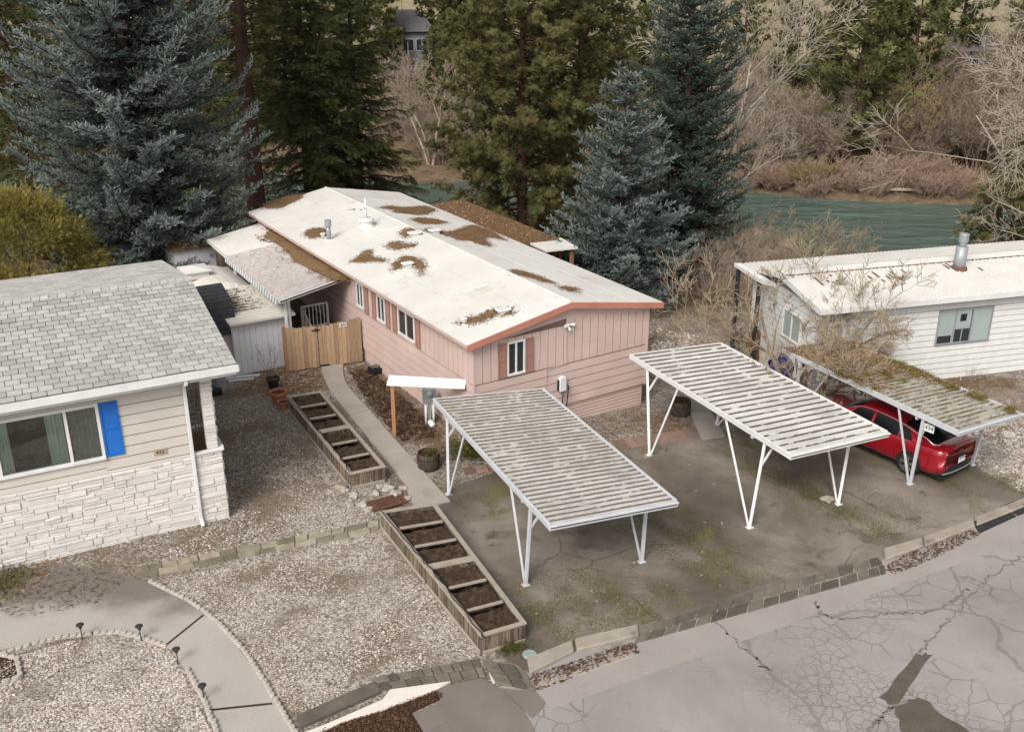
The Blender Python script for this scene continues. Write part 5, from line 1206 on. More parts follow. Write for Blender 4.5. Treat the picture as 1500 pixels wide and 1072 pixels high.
dk = thing('step_canopy', 'small pale canopy on rust-brown posts at the end of the deck canopy', 'canopy', PKO, PKA)
m = MB(); m.slab([Vector(p) for p in ((8.0,8.1,2.88),(9.35,7.85,2.88),(9.5,9.25,2.93),(8.0,9.45,2.93))], .07); m.build('roof', MT['whitemetal'], dk)
for p in ((9.2,8.05),(8.1,8.25),(9.3,9.05)): m = MB(); m.box(p[0]-.06,p[0]+.06,p[1]-.06,p[1]+.06,-1.0,2.81); m.build('post', MT['deckwood'], dk)
m = MB()
for k in range(7): u = k/6; m.bar((8.15+u*1.0,8.22-u*.15,.5),(8.15+u*1.0,8.22-u*.15,1.7), .06,.03)
m.bar((8.1,8.25,1.7),(9.2,8.06,1.7), .06); m.build('railing', MT['deckwood'], dk)

# ------------------------------------------------------------------ sheds
def gap_boards(mb, mp, u0, u1, z0, z1, w=.2): boards(mb, mp, u0, u1, z0, z1, w, .015, .010)
sh = thing('white_shed', 'narrow bluish white board shed with debris-streaked sheet roof beside the gate', 'shed', W(33.2,8.82), AA)
m = MB(); m.box(0.01,2.0,.01,2.8,0,1.98); m.build('wall_core', MT['offwhite'], sh)
m = MB(); gap_boards(m, fw, 0, 2.02, .03, 1.95); gap_boards(m, lw, 0, 2.8, .03, 1.95); m.build('wall', MT['offwhite'], sh)
q = [Vector(p) for p in ((-.12,-.22,2.0),(2.2,-.22,2.0),(2.2,2.85,2.30),(-.12,2.85,2.30))]; ribsheet(sh, q, 1, .0, [MT['creamroof'], MT['creamroof']], 'roof', 1)
m = MB()
for k in range(13): u = (k+.5)/13; m.bar(quadpt(q,0,u)+Vector((0,0,.012)), quadpt(q,1,u)+Vector((0,0,.012)), .03, .025)
m.bar(q[0]-Vector((0,0,.04)), q[1]-Vector((0,0,.04)), .03, .07); m.bar(q[0]-Vector((-.02,0,.04)), q[3]-Vector((-.02,0,.04)), .03, .07); m.build('roof_ribs', MT['creamroof'], sh)
SHM = Matrix.Translation(W(33.2,8.82))@Matrix.Rotation(AA,4,'Z')
def shedlit(r, n):
    v = (r.integers(4,13,n)+r.normal(0,.18,n)+.0)/13; u = np.abs(r.normal(0,.30,n)); ok = (u < .75) & (v < .99)
    return np.array([tuple(SHM@(quadpt(q,a,b_)+Vector((0,0,.016)))) for a, b_ in zip(u[ok], v[ok])])
litter('needle_drift', shedlit, 1700, MT['needles'], (.05,.12,.25,.5), 'brown needle streaks between the ribs of the white shed roof', 'needle litter')
sh = thing('cream_shed', 'shed with low domed cream roof and square hatch behind the white shed', 'shed', W(36.15,8.45), AA)
m = MB(); m.box(0,2.1,0,3.5,0,2.0); m.build('wall', MT['beige'], sh)
rf = MB(); NXX = 8; Lr = [-.1, .5, 3.1, 3.6]
def crz(x, y): return 2.02+.42*math.sin(PI*min(1,max(0,(x+.1)/2.3)))*min(1, (y+.1)/.7, (3.6-y)/.6+.0)
P = [[Vector((-.1+2.3*i/NXX, y, crz(-.1+2.3*i/NXX, y))) for i in range(NXX+1)] for y in Lr]
rf.mesh([p for row in P for p in row], [(j*(NXX+1)+i, j*(NXX+1)+i+1, (j+1)*(NXX+1)+i+1, (j+1)*(NXX+1)+i) for j in range(3) for i in range(NXX)])
rf.box(-.1,2.2,-.1,-.07,1.93,2.02); rf.box(2.17,2.2,-.07,3.6,1.93,2.02); rf.build('roof', MT['creamroof'], sh)
m = MB(); m.box(.1,.95,1.6,2.5,2.3,2.55); m.slab([Vector(p) for p in ((.0,1.5,2.6),(1.05,1.5,2.6),(1.05,2.6,2.6),(.0,2.6,2.6))], .05); m.mesh([(.0,1.5,2.6),(1.05,1.5,2.6),(1.05,2.6,2.6),(0,2.6,2.6),(.5,2.05,2.72)], [(0,1,4),(1,2,4),(2,3,4),(3,0,4)]); m.build('roof_hatch', MT['whitemetal'], sh)
sh = thing('black_roofed_shed', 'small pale pink shed with steep black shingle roof behind the left house', 'shed', W(33.45,7.6), AA)
m = MB(); m.box(0,1.32,0,1.9,0,1.62); m.prism([(0,1.6),(.35,2.55),(1.35,2.86),(1.9,1.6)], .0, 1.32, M=Matrix(((0,0,1,0),(1,0,0,0),(0,1,0,0),(0,0,0,1)))); m.build('wall', mat('pale_pink_board', (.55,.47,.45), (.48,.41,.39), 2, .8), sh)
m = MB()
for (ya,za),(yb,zb) in (((-.16,1.54),(.30,2.60)),((.30,2.60),(1.38,2.92)),((1.38,2.92),(2.05,1.6))):
    n = 5
    for k in range(n):
        u0, u1 = k/n, (k+1)/n; a = Vector((-.1,ya+(yb-ya)*u0,za+(zb-za)*u0)); c = Vector((-.1,ya+(yb-ya)*u1,za+(zb-za)*u1)); w = Vector((1.56,0,0)); up = Vector((0,-(zb-za),(yb-ya))).normalized()*.022
        m.hexa([a, a+w, c+w, c, a+up, a+w+up, c+w+up*.3, c+up*.3])
m.build('roof', MT['blackroof'], sh)
sh = thing('far_shed', 'pale blue-grey shed beside the blue spruce at the far end of the awning', 'shed', W(42.6,9.25)+Vector((0,0,-.1)), AA)
m = MB(); m.box(0.01,1.7,.01,2.6,0,2.28); m.build('wall_core', MT['offwhite'], sh); m = MB(); gap_boards(m, fw, 0, 1.72, .03, 2.28, .3); gap_boards(m, lambda u,o,z: Vector((1.7+o,u,z)), 0, 2.6, .03, 2.28, .3); m.build('wall', MT['offwhite'], sh)
m = MB(); m.slab([Vector(p) for p in ((-.2,-.2,2.36),(1.95,-.2,2.36),(1.95,2.8,2.5),(-.2,2.8,2.5))], .07); m.build('roof', MT['debrisroof'], sh)
m = MB(); m.box(.0,.06,.0,1.1,0,1.8)
fb = thing('brown_fence', 'short brown board fence between far shed and awning post', 'fence', W(42.4,11.0)+Vector((0,0,-.1)), AA)
m = MB(); gap_boards(m, fw, 0, 1.4, 0, 1.9, .15); m.build('board_panel', MT['cedarorange'], fb)

# ------------------------------------------------------------------ left house
LHO, LHA = Vector((-8.06,23.14,0)), R(27.5)
lh = thing('left_house', 'beige house with grey shingle roof, white stone skirt and one bright blue shutter', 'house', LHO, LHA)
LM = Matrix.Translation(LHO)@Matrix.Rotation(LHA, 4, 'Z')
m = MB(); lap(m, fw, -2.05, 0, 1.95, 4.2, .27); lap(m, fw, -6.5, -2.05, 1.95, 2.38, .27); lap(m, fw, -6.5, -2.05, 3.82, 4.2, .27); lap(m, fw, -12, -6.5, 1.95, 4.2, .27); m.build('lap_siding', MT['beige'], lh)
m = MB(); m.box(-12,-.03,.9,9,-.2,4.25); m.box(-.03,0,0,9,0,4.3); m.box(-12,-.03,.0,.9,-.2,2.3); m.box(-12,-.03,.0,.9,3.9,4.3); m.box(-2.0,-.03,.02,.9,2.3,3.9); m.box(-12,-6.55,.02,.9,2.3,3.9)
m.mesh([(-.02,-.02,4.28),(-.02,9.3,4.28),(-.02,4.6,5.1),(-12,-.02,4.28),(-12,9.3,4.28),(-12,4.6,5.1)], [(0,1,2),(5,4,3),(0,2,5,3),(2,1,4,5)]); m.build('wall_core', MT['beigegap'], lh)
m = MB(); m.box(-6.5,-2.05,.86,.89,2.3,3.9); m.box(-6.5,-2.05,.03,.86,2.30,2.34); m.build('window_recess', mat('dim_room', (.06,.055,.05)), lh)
def stonewall(mb, mp, u0, u1, z0, z1, off, seed):
    r = random.Random(seed); z = z0
    while z < z1-.02:
        h = min(r.choice((.075,.10,.13,.17)), z1-z); 
        if z1-z-h < .05: h = z1-z
        u = u0
        while u < u1-.01:
            w = min(r.uniform(.18,.80), u1-u)
            if u1-u-w < .12: w = u1-u
            def blk(ua, ub, za, zb):
                o = off+r.uniform(.0,.03)
                p = [(ua+.005,za+.005),(ub-.005,za+.005),(ub-.005,zb-.005),(ua+.005,zb-.005)]
                bk = [mp(a, off-.03, b_) for a, b_ in p]; ft = [mp(a+(.008 if a == ua+.005 else -.008), o+r.uniform(0,.012), b_+(.008 if b_ == za+.005 else -.008)) for a, b_ in p]
                mb.mesh(bk+ft, [(4,5,6,7),(0,1,5,4),(1,2,6,5),(2,3,7,6),(3,0,4,7)])
            if h > .12 and r.random() < .35: blk(u,u+w,z,z+h/2); blk(u,u+w,z+h/2,z+h)
            else: blk(u,u+w,z,z+h)
            u += w
        z += h
m = MB(); stonewall(m, fw, -9, 0, -.05, 1.93, .04, 2); stonewall(m, fw, 0, .70, -.05, 1.96, .04, 4); stonewall(m, lambda u,o,z: Vector((.66+o,u,z)), -.03, 1.6, -.05, 1.96, .04, 6); m.build('stone_skirt', MT['stonewhite'], lh)
m = MB(); m.box(-9,-.001,-.036,.02,-.1,1.94); m.box(0,.692,-.037,1.6,-.1,1.80); m.build('skirt_backing', MT['mortar'], lh)
m = MB(); m.box(0.002,.76,-.09,.03,1.962,2.03); m.box(.62,.78,.03,1.62,1.962,2.03); m.box(0.002,.62,1.54,1.62,1.962,2.03); m.build('planter_cap', MT['white'], lh, bevel=.008)
m = MB(); m.box(0.005,.62,.03,1.54,1.78,1.86); m.build('planter_soil', MT['needles'], lh)
m = MB(); stonewall(m, fw, .36, .64, 2.03, 4.22, -.02, 8); stonewall(m, lambda u,o,z: Vector((.62+o,u,z)), .03, .30, 2.03, 4.22, .02, 9); m.box(.38,.62,.03,.29,2.03,4.25); m.build('stone_column', MT['stonewhite'], lh)
m = MB()
r = random.Random(2)
for k in range(14): y = .35+k*.085; m.box(.012,.05,y,y+.07,2.0,4.2+r.uniform(-.1,0))
m.build('weathered_panel', MT['graywood'], lh)
m = MB()
for k in range(5): m.bar((.3+.05*k,.5+.1*k,1.86),(.15+.06*k,.35+.12*k,2.3+.25*k), .02); 
m.bar((.1,.35,2.9),(.36,.15,3.05), .05,.02); m.build('dry_stems', MT['graywood'], lh)
# window with real glass, curtains and a room behind
def clearglass():
    m = bpy.data.materials.new('window_pane_glass'); m.use_nodes = True; nt = m.node_tree; nt.nodes.clear()
    fr = nd(nt, 'ShaderNodeFresnel', {'IOR': 1.5}); f2 = math_(nt, 'ADD', math_(nt, 'MULTIPLY', fr.outputs[0], 1.6), .04, True)
    tr = nd(nt, 'ShaderNodeBsdfTransparent', {'Color': (.86,.91,.89,1)}); gl = nd(nt, 'ShaderNodeBsdfGlossy', {'Roughness': .02})
    mx = nd(nt, 'ShaderNodeMixShader', {0: f2, 1: tr.outputs[0], 2: gl.outputs[0]}); o = nd(nt, 'ShaderNodeOutputMaterial', {0: mx.outputs[0]}); return m
MT['clear'] = clearglass()
f = MB(); mbox(f, fw, -6.5,-2.03,-.03,.06,3.76,3.84); mbox(f, fw, -6.5,-2.03,-.03,.085,2.36,2.43)
for u in (-2.10,-2.815,-4.36,-5.9): mbox(f, fw, u, u+.07, -.03, .052, 2.43, 3.76)
wn = f.build('window', MT['whiteclean'], lh)
for a, b_ in ((-2.745,-2.10),(-4.29,-2.815),(-5.83,-4.36)): gm = MB(); mbox(gm, fw, a, b_, .0, .008, 2.43, 3.76); gm.build('pane', MT['clear'], wn)
def curtain(u0, u1, nf, m):
    mb = MB(); n = int(nf*6); P = [(u0+(u1-u0)*i/n, .10+.03*math.sin(i/6*2*PI)) for i in range(n+1)]
    mb.mesh([(x,y,2.42) for x,y in P]+[(x,y,3.78) for x,y in P], [(i,i+1,n+2+i,n+1+i) for i in range(n)]); mb.build('curtain', m, wn, smooth=True)
curtain(-2.75,-2.10,7,mat('grey_vertical_blind', (.46,.45,.42), (.38,.37,.35), 3)); curtain(-3.22,-2.83,5,MT['curtain']); curtain(-4.3,-4.02,4,MT['curtain']); curtain(-5.0,-4.36,7,MT['curtain'])
shutter(lh, fw, -2.02, -1.60, 2.40, 3.82, MT['blue'])
m = MB(); m.box(-.15,.15,-.01,.01,-.075,.075); o = m.build('number_plaque', mat('tan_plaque', (.40,.33,.22)), lh, loc=(-.78,-.034,2.25)); text('number', '432', .135, MT['black'], o, (0,-.013,0), (R(90),0,0))
# roof with shingle courses
def lz(y): return 4.40+.80*min((y+.45)/5.05, (9.6-y)/5.0)
XL, XR = -12.0, 1.22
f = MB()
for ya, yb in ((-.45,4.6),(4.6,9.6)): f.hexa([Vector((XL,ya,lz(ya)-.09)), Vector((XR,ya,lz(ya)-.09)), Vector((XR,yb,lz(yb)-.09)), Vector((XL,yb,lz(yb)-.09)), Vector((XL,ya,lz(ya)-.012)), Vector((XR,ya,lz(ya)-.012)), Vector((XR,yb,lz(yb)-.012)), Vector((XL,yb,lz(yb)-.012))])
f.build('roof_deck', MT['shinglegap'], lh)
f = MB(); r = random.Random(4); NR = 21
def course(y0, y1, k, sgn):
    x = XR-((k % 2)*.165); first = True; tilt = .006
    if k % 2: x = XR
    while x > -7.5:
        w = (.165 if (first and k % 2) else .33); first = False
        a, c = x-w+.016, x-.002; j = r.uniform(-.012,.012); y0j = y0+sgn*j
        h0 = lz(y0j)+.020+r.uniform(0,.008); h1 = lz(y1)-.004
        f.hexa([Vector((a,y0j,h0-.016)), Vector((c,y0j,h0-.016)), Vector((c,y1,h1-.016)), Vector((a,y1,h1-.016)), Vector((a,y0j,h0)), Vector((c,y0j,h0)), Vector((c,y1,h1)), Vector((a,y1,h1))])
        x -= w
for k in range(NR): y0 = -.47+5.05*k/NR; course(y0, y0+5.05/NR+.03, k, 1)
for k in range(NR): y0 = 9.62-5.0*k/NR; course(y0, y0-5.0/NR-.03, k, -1)
x = XR+.02
while x > -7.5:
    h = 5.2+.03+r.uniform(0,.01)
    f.hexa([Vector((x-.21,4.42,h-.055)), Vector((x-.004,4.42,h-.04)), Vector((x-.004,4.6,h-.005)), Vector((x-.21,4.6,h-.02)), Vector((x-.21,4.42,h-.04)), Vector((x-.004,4.42,h-.025)), Vector((x-.004,4.6,h+.01)), Vector((x-.21,4.6,h-.005))])
    f.hexa([Vector((x-.21,4.6,h-.02)), Vector((x-.004,4.6,h-.005)), Vector((x-.004,4.78,h-.04)), Vector((x-.21,4.78,h-.055)), Vector((x-.21,4.6,h-.005)), Vector((x-.004,4.6,h+.01)), Vector((x-.004,4.78,h-.025)), Vector((x-.21,4.78,h-.04))]); x -= .22
f.build('shingles', MT['shingle'], lh)
m = MB(); m.box(XL,XR-.02,-.46,-.42,4.10,4.375); m.box(XL,XR-.03,-.42,-.002,4.14,4.16)
for ya, yb in ((-.44,4.6),(4.6,9.58)): m.hexa([Vector((XR-.04,ya,lz(ya)-.24)), Vector((XR,ya,lz(ya)-.24)), Vector((XR,yb,lz(yb)-.24)), Vector((XR-.04,yb,lz(yb)-.24)), Vector((XR-.04,ya,lz(ya)-.02)), Vector((XR,ya,lz(ya)-.02)), Vector((XR,yb,lz(yb)-.02)), Vector((XR-.04,yb,lz(yb)-.02))])
m.hexa([Vector((0,-.42,4.15)), Vector((XR-.04,-.42,4.15)), Vector((XR-.04,4.6,4.95)), Vector((0,4.6,4.95)), Vector((0,-.42,4.17)), Vector((XR-.04,-.42,4.17)), Vector((XR-.04,4.6,4.97)), Vector((0,4.6,4.97))]); m.build('fascia', MT['white'], lh)
m = MB(); m.box(XL,XR+.03,-.575,-.462,4.22,4.24); m.box(XL,XR+.03,-.585,-.57,4.22,4.36); m.box(XL,XR+.03,-.475,-.462,4.24,4.36); m.box(XR+.02,XR+.035,-.585,-.462,4.22,4.36); m.build('gutter', MT['whiteclean'], lh)
m = MB(); pts = [(-.03,-.52,4.22),(-.03,-.52,4.10),(-.03,-.11,3.90),(-.03,-.11,.18),(-.03,-.32,.06)]
for a, b_ in zip(pts, pts[1:]): m.bar(a, b_, .085, .07)
m.build('downspout', MT['whiteclean'], lh, bevel=.008)

# ------------------------------------------------------------------ right white home
RHO, RHA = Vector((18.22,33.65,-.25)), R(15)
rh = thing('white_mobile_home', 'white lap-sided mobile home with ribbed cream metal roof at the right edge', 'mobile home', RHO, RHA)
RM = Matrix.Translation(RHO)@Matrix.Rotation(RHA, 4, 'Z')
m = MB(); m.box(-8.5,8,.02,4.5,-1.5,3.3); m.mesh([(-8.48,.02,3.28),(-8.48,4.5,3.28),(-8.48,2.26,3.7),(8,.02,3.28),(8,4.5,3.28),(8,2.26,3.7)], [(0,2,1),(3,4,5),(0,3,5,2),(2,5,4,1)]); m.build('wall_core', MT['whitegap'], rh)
gwl = lambda u,o,z: Vector((-8.5-o,u,z))
m = MB(); lap(m, fw, -8.5, 8, -.6, 3.25, .215, .024); lap(m, gwl, 0, 4.5, -.6, 3.25, .215, .024); m.build('lap_siding', MT['white'], rh)
window(rh, fw, -3.98, -1.83, 1.55, 2.80, (-3.30,-2.62), 'metalgrey', ('glassgreen','glass','glassgreen'), fw_=.05)
m = MB(); mbox(m, fw, -3.25,-2.67,.024,.03,2.10,2.74); m.build('window_blind', MT['glassgreen'], rh)
m = MB(); mbox(m, fw, -3.10,-2.86,.031,.036,2.34,2.60); m.build('window_fan', MT['black'], rh)
m = MB(); mbox(m, fw, -3.25,-2.67,.028,.045,2.06,2.10); mbox(m, fw, -2.99,-2.95,.026,.04,1.60,2.06); m.build('sash_bar', MT['metalgrey'], rh)
m = MB(); mbox(m, fw, -3.90,-3.36,.025,.029,1.60,1.86); m.build('open_sash', MT['glass'], rh)
window(rh, fw, -7.55, -6.75, 1.55, 2.5, (), 'whiteclean', 'glassgreen', fw_=.05); window(rh, gwl, 1.0, 2.2, 1.6, 2.6, (1.6,), 'whiteclean', 'glassgreen', fw_=.05)
def rrz(y): return 3.42+.42*min((y+.4)/2.65, (4.9-y)/2.65)
f = MB()
for ya, yb in ((-.4,2.25),(2.25,4.9)):
    f.hexa([Vector((-8.75,ya,rrz(ya)-.05)), Vector((8.2,ya,rrz(ya)-.05)), Vector((8.2,yb,rrz(yb)-.05)), Vector((-8.75,yb,rrz(yb)-.05)), Vector((-8.75,ya,rrz(ya))), Vector((8.2,ya,rrz(ya))), Vector((8.2,yb,rrz(yb))), Vector((-8.75,yb,rrz(yb)))])
f.build('roof', MT['whitemetal'], rh)
m = MB()
for k in range(105):
    x = -8.70+k*.1605
    m.bar((x,-.4,rrz(-.4)+.012),(x,2.2,rrz(2.2)+.012), .035, .026); m.bar((x,2.3,rrz(2.3)+.012),(x,4.9,rrz(4.9)+.012), .035, .026)
m.build('roof_ribs', MT['whitemetal'], rh)
m = MB(); m.hexa([Vector((-8.8,1.95,rrz(1.95)+.045)), Vector((8.2,1.95,rrz(1.95)+.045)), Vector((8.2,2.25,3.90)), Vector((-8.8,2.25,3.90)), Vector((-8.8,1.95,rrz(1.95)+.055)), Vector((8.2,1.95,rrz(1.95)+.055)), Vector((8.2,2.25,3.92)), Vector((-8.8,2.25,3.92))])
m.hexa([Vector((-8.8,2.25,3.90)), Vector((8.2,2.25,3.90)), Vector((8.2,2.6,rrz(2.6)+.045)), Vector((-8.8,2.6,rrz(2.6)+.045)), Vector((-8.8,2.25,3.92)), Vector((8.2,2.25,3.92)), Vector((8.2,2.6,rrz(2.6)+.055)), Vector((-8.8,2.6,rrz(2.6)+.055))]); m.build('ridge_cap', MT['whitemetal'], rh)
m = MB()
for k in range(52): x = -8.6+k*.322; m.box(x,x+.19,1.935,1.948,rrz(1.95)+.004,rrz(1.95)+.045)
m.build('ridge_gap_shade', MT['rustgrate'], rh)  # dark blocks stand in for the shade of open gaps under the cap
m = MB(); m.box(-8.75,8.2,-.44,-.40,3.20,3.40); m.box(-8.75,8.2,-.40,0,3.24,3.26)
for ya, yb in ((-.4,2.25),(2.25,4.9)): m.hexa([Vector((-8.80,ya,rrz(ya)-.2)), Vector((-8.752,ya,rrz(ya)-.2)), Vector((-8.752,yb,rrz(yb)-.2)), Vector((-8.80,yb,rrz(yb)-.2)), Vector((-8.80,ya,rrz(ya)-.0)), Vector((-8.752,ya,rrz(ya)-.0)), Vector((-8.752,yb,rrz(yb)-.0)), Vector((-8.80,yb,rrz(yb)-.0))])
m.build('fascia', MT['white'], rh)
pr_ = thing('porch_roof', 'white flat porch roof with brown edge on a dark post left of the white home', 'porch roof', RHO, RHA)
m = MB(); m.slab([Vector(p) for p in ((-9.05,3.0,3.36),(-8.82,2.4,3.40),(-8.82,5.0,3.40),(-9.0,5.2,3.36))], .13); m.build('roof', MT['whitemetal'], pr_)
m = MB(); m.box(-8.98,-8.86,3.3,3.42,-1.6,3.22); m.build('post', MT['darkmetal'], pr_)
m = MB(); m.box(-8.98,-8.86,4.9,5.02,-1.6,3.2); m.build('post', MT['darkmetal'], pr_)
t = thing('roof_flue', 'grey galvanised chimney flue with vented cap on the ribbed cream roof', 'flue pipe', RM@Vector((-2.3,1.45,rrz(1.45))), RHA)
m = MB(); m.tube([(0,0,-.1),(0,0,.80)], .20, 20); m.build('casing', MT['metalgrey'], t, smooth=True); m = MB(); m.tube([(0,0,.78),(0,0,.98)], .11, 16); m.build('pipe', MT['metalgrey'], t, smooth=True)
m = MB(); m.lathe([(.12,.92),(.15,.96),(.15,1.18),(.17,1.2),(.16,1.25),(0,1.27)], 16)
for k in range(10): a = k*PI/5; m.box(.145*math.cos(a)-.012,.145*math.cos(a)+.012,.145*math.sin(a)-.012,.145*math.sin(a)+.012,.98,1.18)
m.build('cap', MT['metalgrey'], t); m = MB(); m.lathe([(.30,-.09),(.27,.06),(.205,.10)], 16); m.build('flashing', MT['rustgrate'], t)
mb = MB(); q = random.Random(6)
for cx_, cy_, n, sp in ((-5.2,1.25,9,.5),(-7.0,1.1,8,.6),(-2.7,1.5,4,.15),(.1,.4,3,.2),(-6.1,1.4,5,.5),(-1.6,1.3,2,.2)):
    for _ in range(n):
        x = round((cx_+q.gauss(0,sp)+8.70)/.1605)*.1605-8.70+.08; y = cy_+q.gauss(0,.16); L = q.uniform(.08,.34); mb.hexa([Vector((x-.05,y,rrz(y)+.004)), Vector((x+.05,y,rrz(y)+.004)), Vector((x+.045,y+L,rrz(y+L)+.004)), Vector((x-.045,y+L,rrz(y+L)+.004)), Vector((x-.04,y,rrz(y)+.02)), Vector((x+.04,y,rrz(y)+.02)), Vector((x+.03,y+L,rrz(y+L)+.02)), Vector((x-.03,y+L,rrz(y+L)+.02))])
tag(mb.build('needle_drift', MT['needles'], loc=RHO, rotz=RHA), 'brown needle clots caught between the ribs of the cream metal roof', 'needle litter', None, 'stuff')

# ------------------------------------------------------------------ yard things
st = thing('meter_shelter', 'small white sheet roof on two orange-brown posts sheltering the power meter', 'shelter', S(578,638), 0)
b0 = S(578,638); inv = lambda v: v-b0
q = [inv(S(566,563,1.74)), inv(S(681,568,1.74)), inv(S(683,555.5,1.92)), inv(S(570,549,1.92))]
m = MB(); m.slab(q, .05); m.build('roof', MT['whiteclean'], st, bevel=.006)
for p, z in ((S(578,638),1.74),(S(678,607),1.74)): m = MB(); p = inv(p); m.box(p.x-.055,p.x+.055,p.y-.05,p.y+.05,-.1,z-.02); m.build('post', MT['cedarorange'], st)
m = MB(); m.bar(q[0].lerp(q[3],.4)-Vector((0,0,.09)), q[1].lerp(q[2],.4)-Vector((0,0,.09)), .05, .09); m.build('rail', MT['cedarorange'], st)
p = S(630,620); t = thing('meter_pedestal', 'grey power meter box on white conduits under the white shelter', 'meter', p, R(12))
m = MB(); m.box(-.20,.20,-.10,.10,.72,1.22); m.build('meter_box', MT['metalgrey'], t, bevel=.015); m = MB(); m.lathe([(0,.08),(.09,.07),(.1,0)], 16, M=Matrix.Translation((0,-.10,1.05))@Matrix.Rotation(R(90),4,'X')); m.build('meter_dial', MT['glassgreen'], t, smooth=True)
for x in (-.12,.12): m = MB(); m.tube([(x,0,-.1),(x,0,.74)], .04, 10); m.build('conduit', MT['whiteclean'], t, smooth=True)
m = MB(); m.box(-.04,.04,-.02,.02,.1,.7); m.build('stake', MT['metalgrey'], t)
m = MB(); m.tube([(-.02,-.12,.12),(.02,-.24,.09),(.05,-.34,.05)], [.09,.10,.09], 12); m.build('drain_elbow', MT['whiteclean'], t, smooth=True)
def barrel(px, py, label, seed, plant=True):
    p = S(px, py); t = thing('barrel_planter', label, 'planter', (p.x, p.y, gz(p.x,p.y)), 0, 'half barrel planters'); h = .50
    m = MB(); n = 24
    prof = [(.28,0),(.325,.17),(.335,.30),(.315,h)]
    for k in range(n):
        a0, a1 = 2*PI*k/n+.012, 2*PI*(k+1)/n-.012
        for (r0,z0),(r1,z1) in zip(prof, prof[1:]): m.face([(r0*math.cos(a0),r0*math.sin(a0),z0),(r0*math.cos(a1),r0*math.sin(a1),z0),(r1*math.cos(a1),r1*math.sin(a1),z1),(r1*math.cos(a0),r1*math.sin(a0),z1)])
        m.face([(.315*math.cos(a0),.315*math.sin(a0),h),(.315*math.cos(a1),.315*math.sin(a1),h),(.275*math.cos(a1),.275*math.sin(a1),h),(.275*math.cos(a0),.275*math.sin(a0),h)])
        m.face([(.275*math.cos(a0),.275*math.sin(a0),h),(.275*math.cos(a1),.275*math.sin(a1),h),(.27*math.cos(a1),.27*math.sin(a1),h-.15),(.27*math.cos(a0),.27*math.sin(a0),h-.15)])
    m.build('staves', MT['barrel'], t)
    for z, r_ in ((.07,.303),(.36,.333)): m = MB(); m.lathe([(r_+.004,z-.03),(r_+.007,z),(r_+.004,z+.03)], 24); m.build('hoop', MT['darkmetal'], t, smooth=True)
    m = MB(); m.lathe([(0,h-.09),(.15,h-.10),(.275,h-.12)], 20); m.build('soil', MT['soil'], t)
    q_ = np.random.default_rng(seed); n = 220 if plant else 60; P = q_.normal(0,.11,(n,3))*np.array((1,1,.25))+np.array((0,0,h-.06)); V, F, A = place(SPRAY, P, q_.normal(0,1,(n,3))*np.array((1,1,.6))+np.array((0,0,.5)), q_.uniform(.05,.13,n), q_.random(n), q_); np_mesh('plants', V, F, MT['shrubleaf'], t, A)
barrel(628,685,'dark half barrel planter with green sprouts beside the walkway', 1); barrel(996,606,'half barrel planter with dry plants behind the middle carport back post', 2)
def pot(px, py, r_, h, m_, label, name='flower_pot', twigs=0):
    p = S(px, py); t = thing(name, label, 'flower pot', (p.x,p.y,0), 0)
    m = MB(); m.lathe([(0,0),(r_*.68,0),(r_*.93,h*.78),(r_*1.06,h*.79),(r_*1.08,h),(r_*.94,h),(r_*.90,h*.85)], 20); m.build('pot', MT[m_], t, smooth=False)
    m = MB(); m.lathe([(0,h*.86),(r_*.92,h*.84)], 16); m.build('soil', MT['soil'], t)
    if twigs:
        P0,P1,R0,R1 = bare(px, 1.0, twigs, .5, 2, 3, .012, .3, .12, .03, .6, .004); V, F = sticks(P0,P1,R0,R1); o = np_mesh('stems', V, F, MT['twig'], t); o.location = (0,0,h*.8)
pot(409,590,.27,.42,'terracotta','terracotta pot nearest the upper planter'); pot(416,598,.17,.26,'terracotta','small terracotta pot half hidden behind the planter corner'); pot(401,568,.22,.36,'black','black plastic pot behind the terracotta pot')
bare_obj('dry_shrub', 'thin leafless shrub against the white shed wall', 'shrub', S(398,552).x, S(398,552).y, MT['twigred'], 31, h=1.5, nst=5, spread=.5, depth=2, kids=3, r0=.014, wig=.12)
p = S(321,572); t = thing('rubbish_bin', 'grey galvanised bin standing behind the left house corner', 'bin', (p.x,p.y,0)); m = MB(); n = 40
for k in range(n):
    a0, a1 = 2*PI*k/n, 2*PI*(k+1)/n; f0 = 1+.02*(k % 2); f1 = 1+.02*((k+1) % 2)
    m.face([(.24*f0*math.cos(a0),.24*f0*math.sin(a0),0),(.24*f1*math.cos(a1),.24*f1*math.sin(a1),0),(.285*f1*math.cos(a1),.285*f1*math.sin(a1),.74),(.285*f0*math.cos(a0),.285*f0*math.sin(a0),.74)])
m.lathe([(.24,0),(0,.01)], 20); m.build('body', MT['metalgrey'], t); m = MB(); m.lathe([(.295,.72),(.31,.74),(.295,.77),(.27,.76),(.26,.05)], 24); m.build('rim', MT['metalgrey'], t)
for k, (a, b_, z, w) in enumerate((((330,556),(381,551),.05,.16),((328,549),(372,545),.11,.12),((335,560),(372,556),.05,.10),((322,553),(352,549),.16,.14))):
    m = MB(); m.bar(S(*a)+Vector((0,0,z)), S(*b_)+Vector((0,0,z)), w, .045); tag(m.build('lumber_plank', MT['offwhite']), 'long pale plank lying in the pile by the grey bin' , 'plank', 'planks piled by the grey bin')
p = S(313,578); m = MB(); m.box(-.28,.28,-.16,.16,0,.22); tag(m.build('black_tub', MT['black'], loc=(p.x,p.y,0), rotz=R(20), bevel=.03), 'low black tub beside the grey bin', 'tub')
p = S(556,544); t = thing('black_crate', 'low black crate with a grey board on it against the pink wall', 'crate', (p.x,p.y,0), R(40)); m = MB(); m.box(-.35,.35,-.22,.22,0,.05)
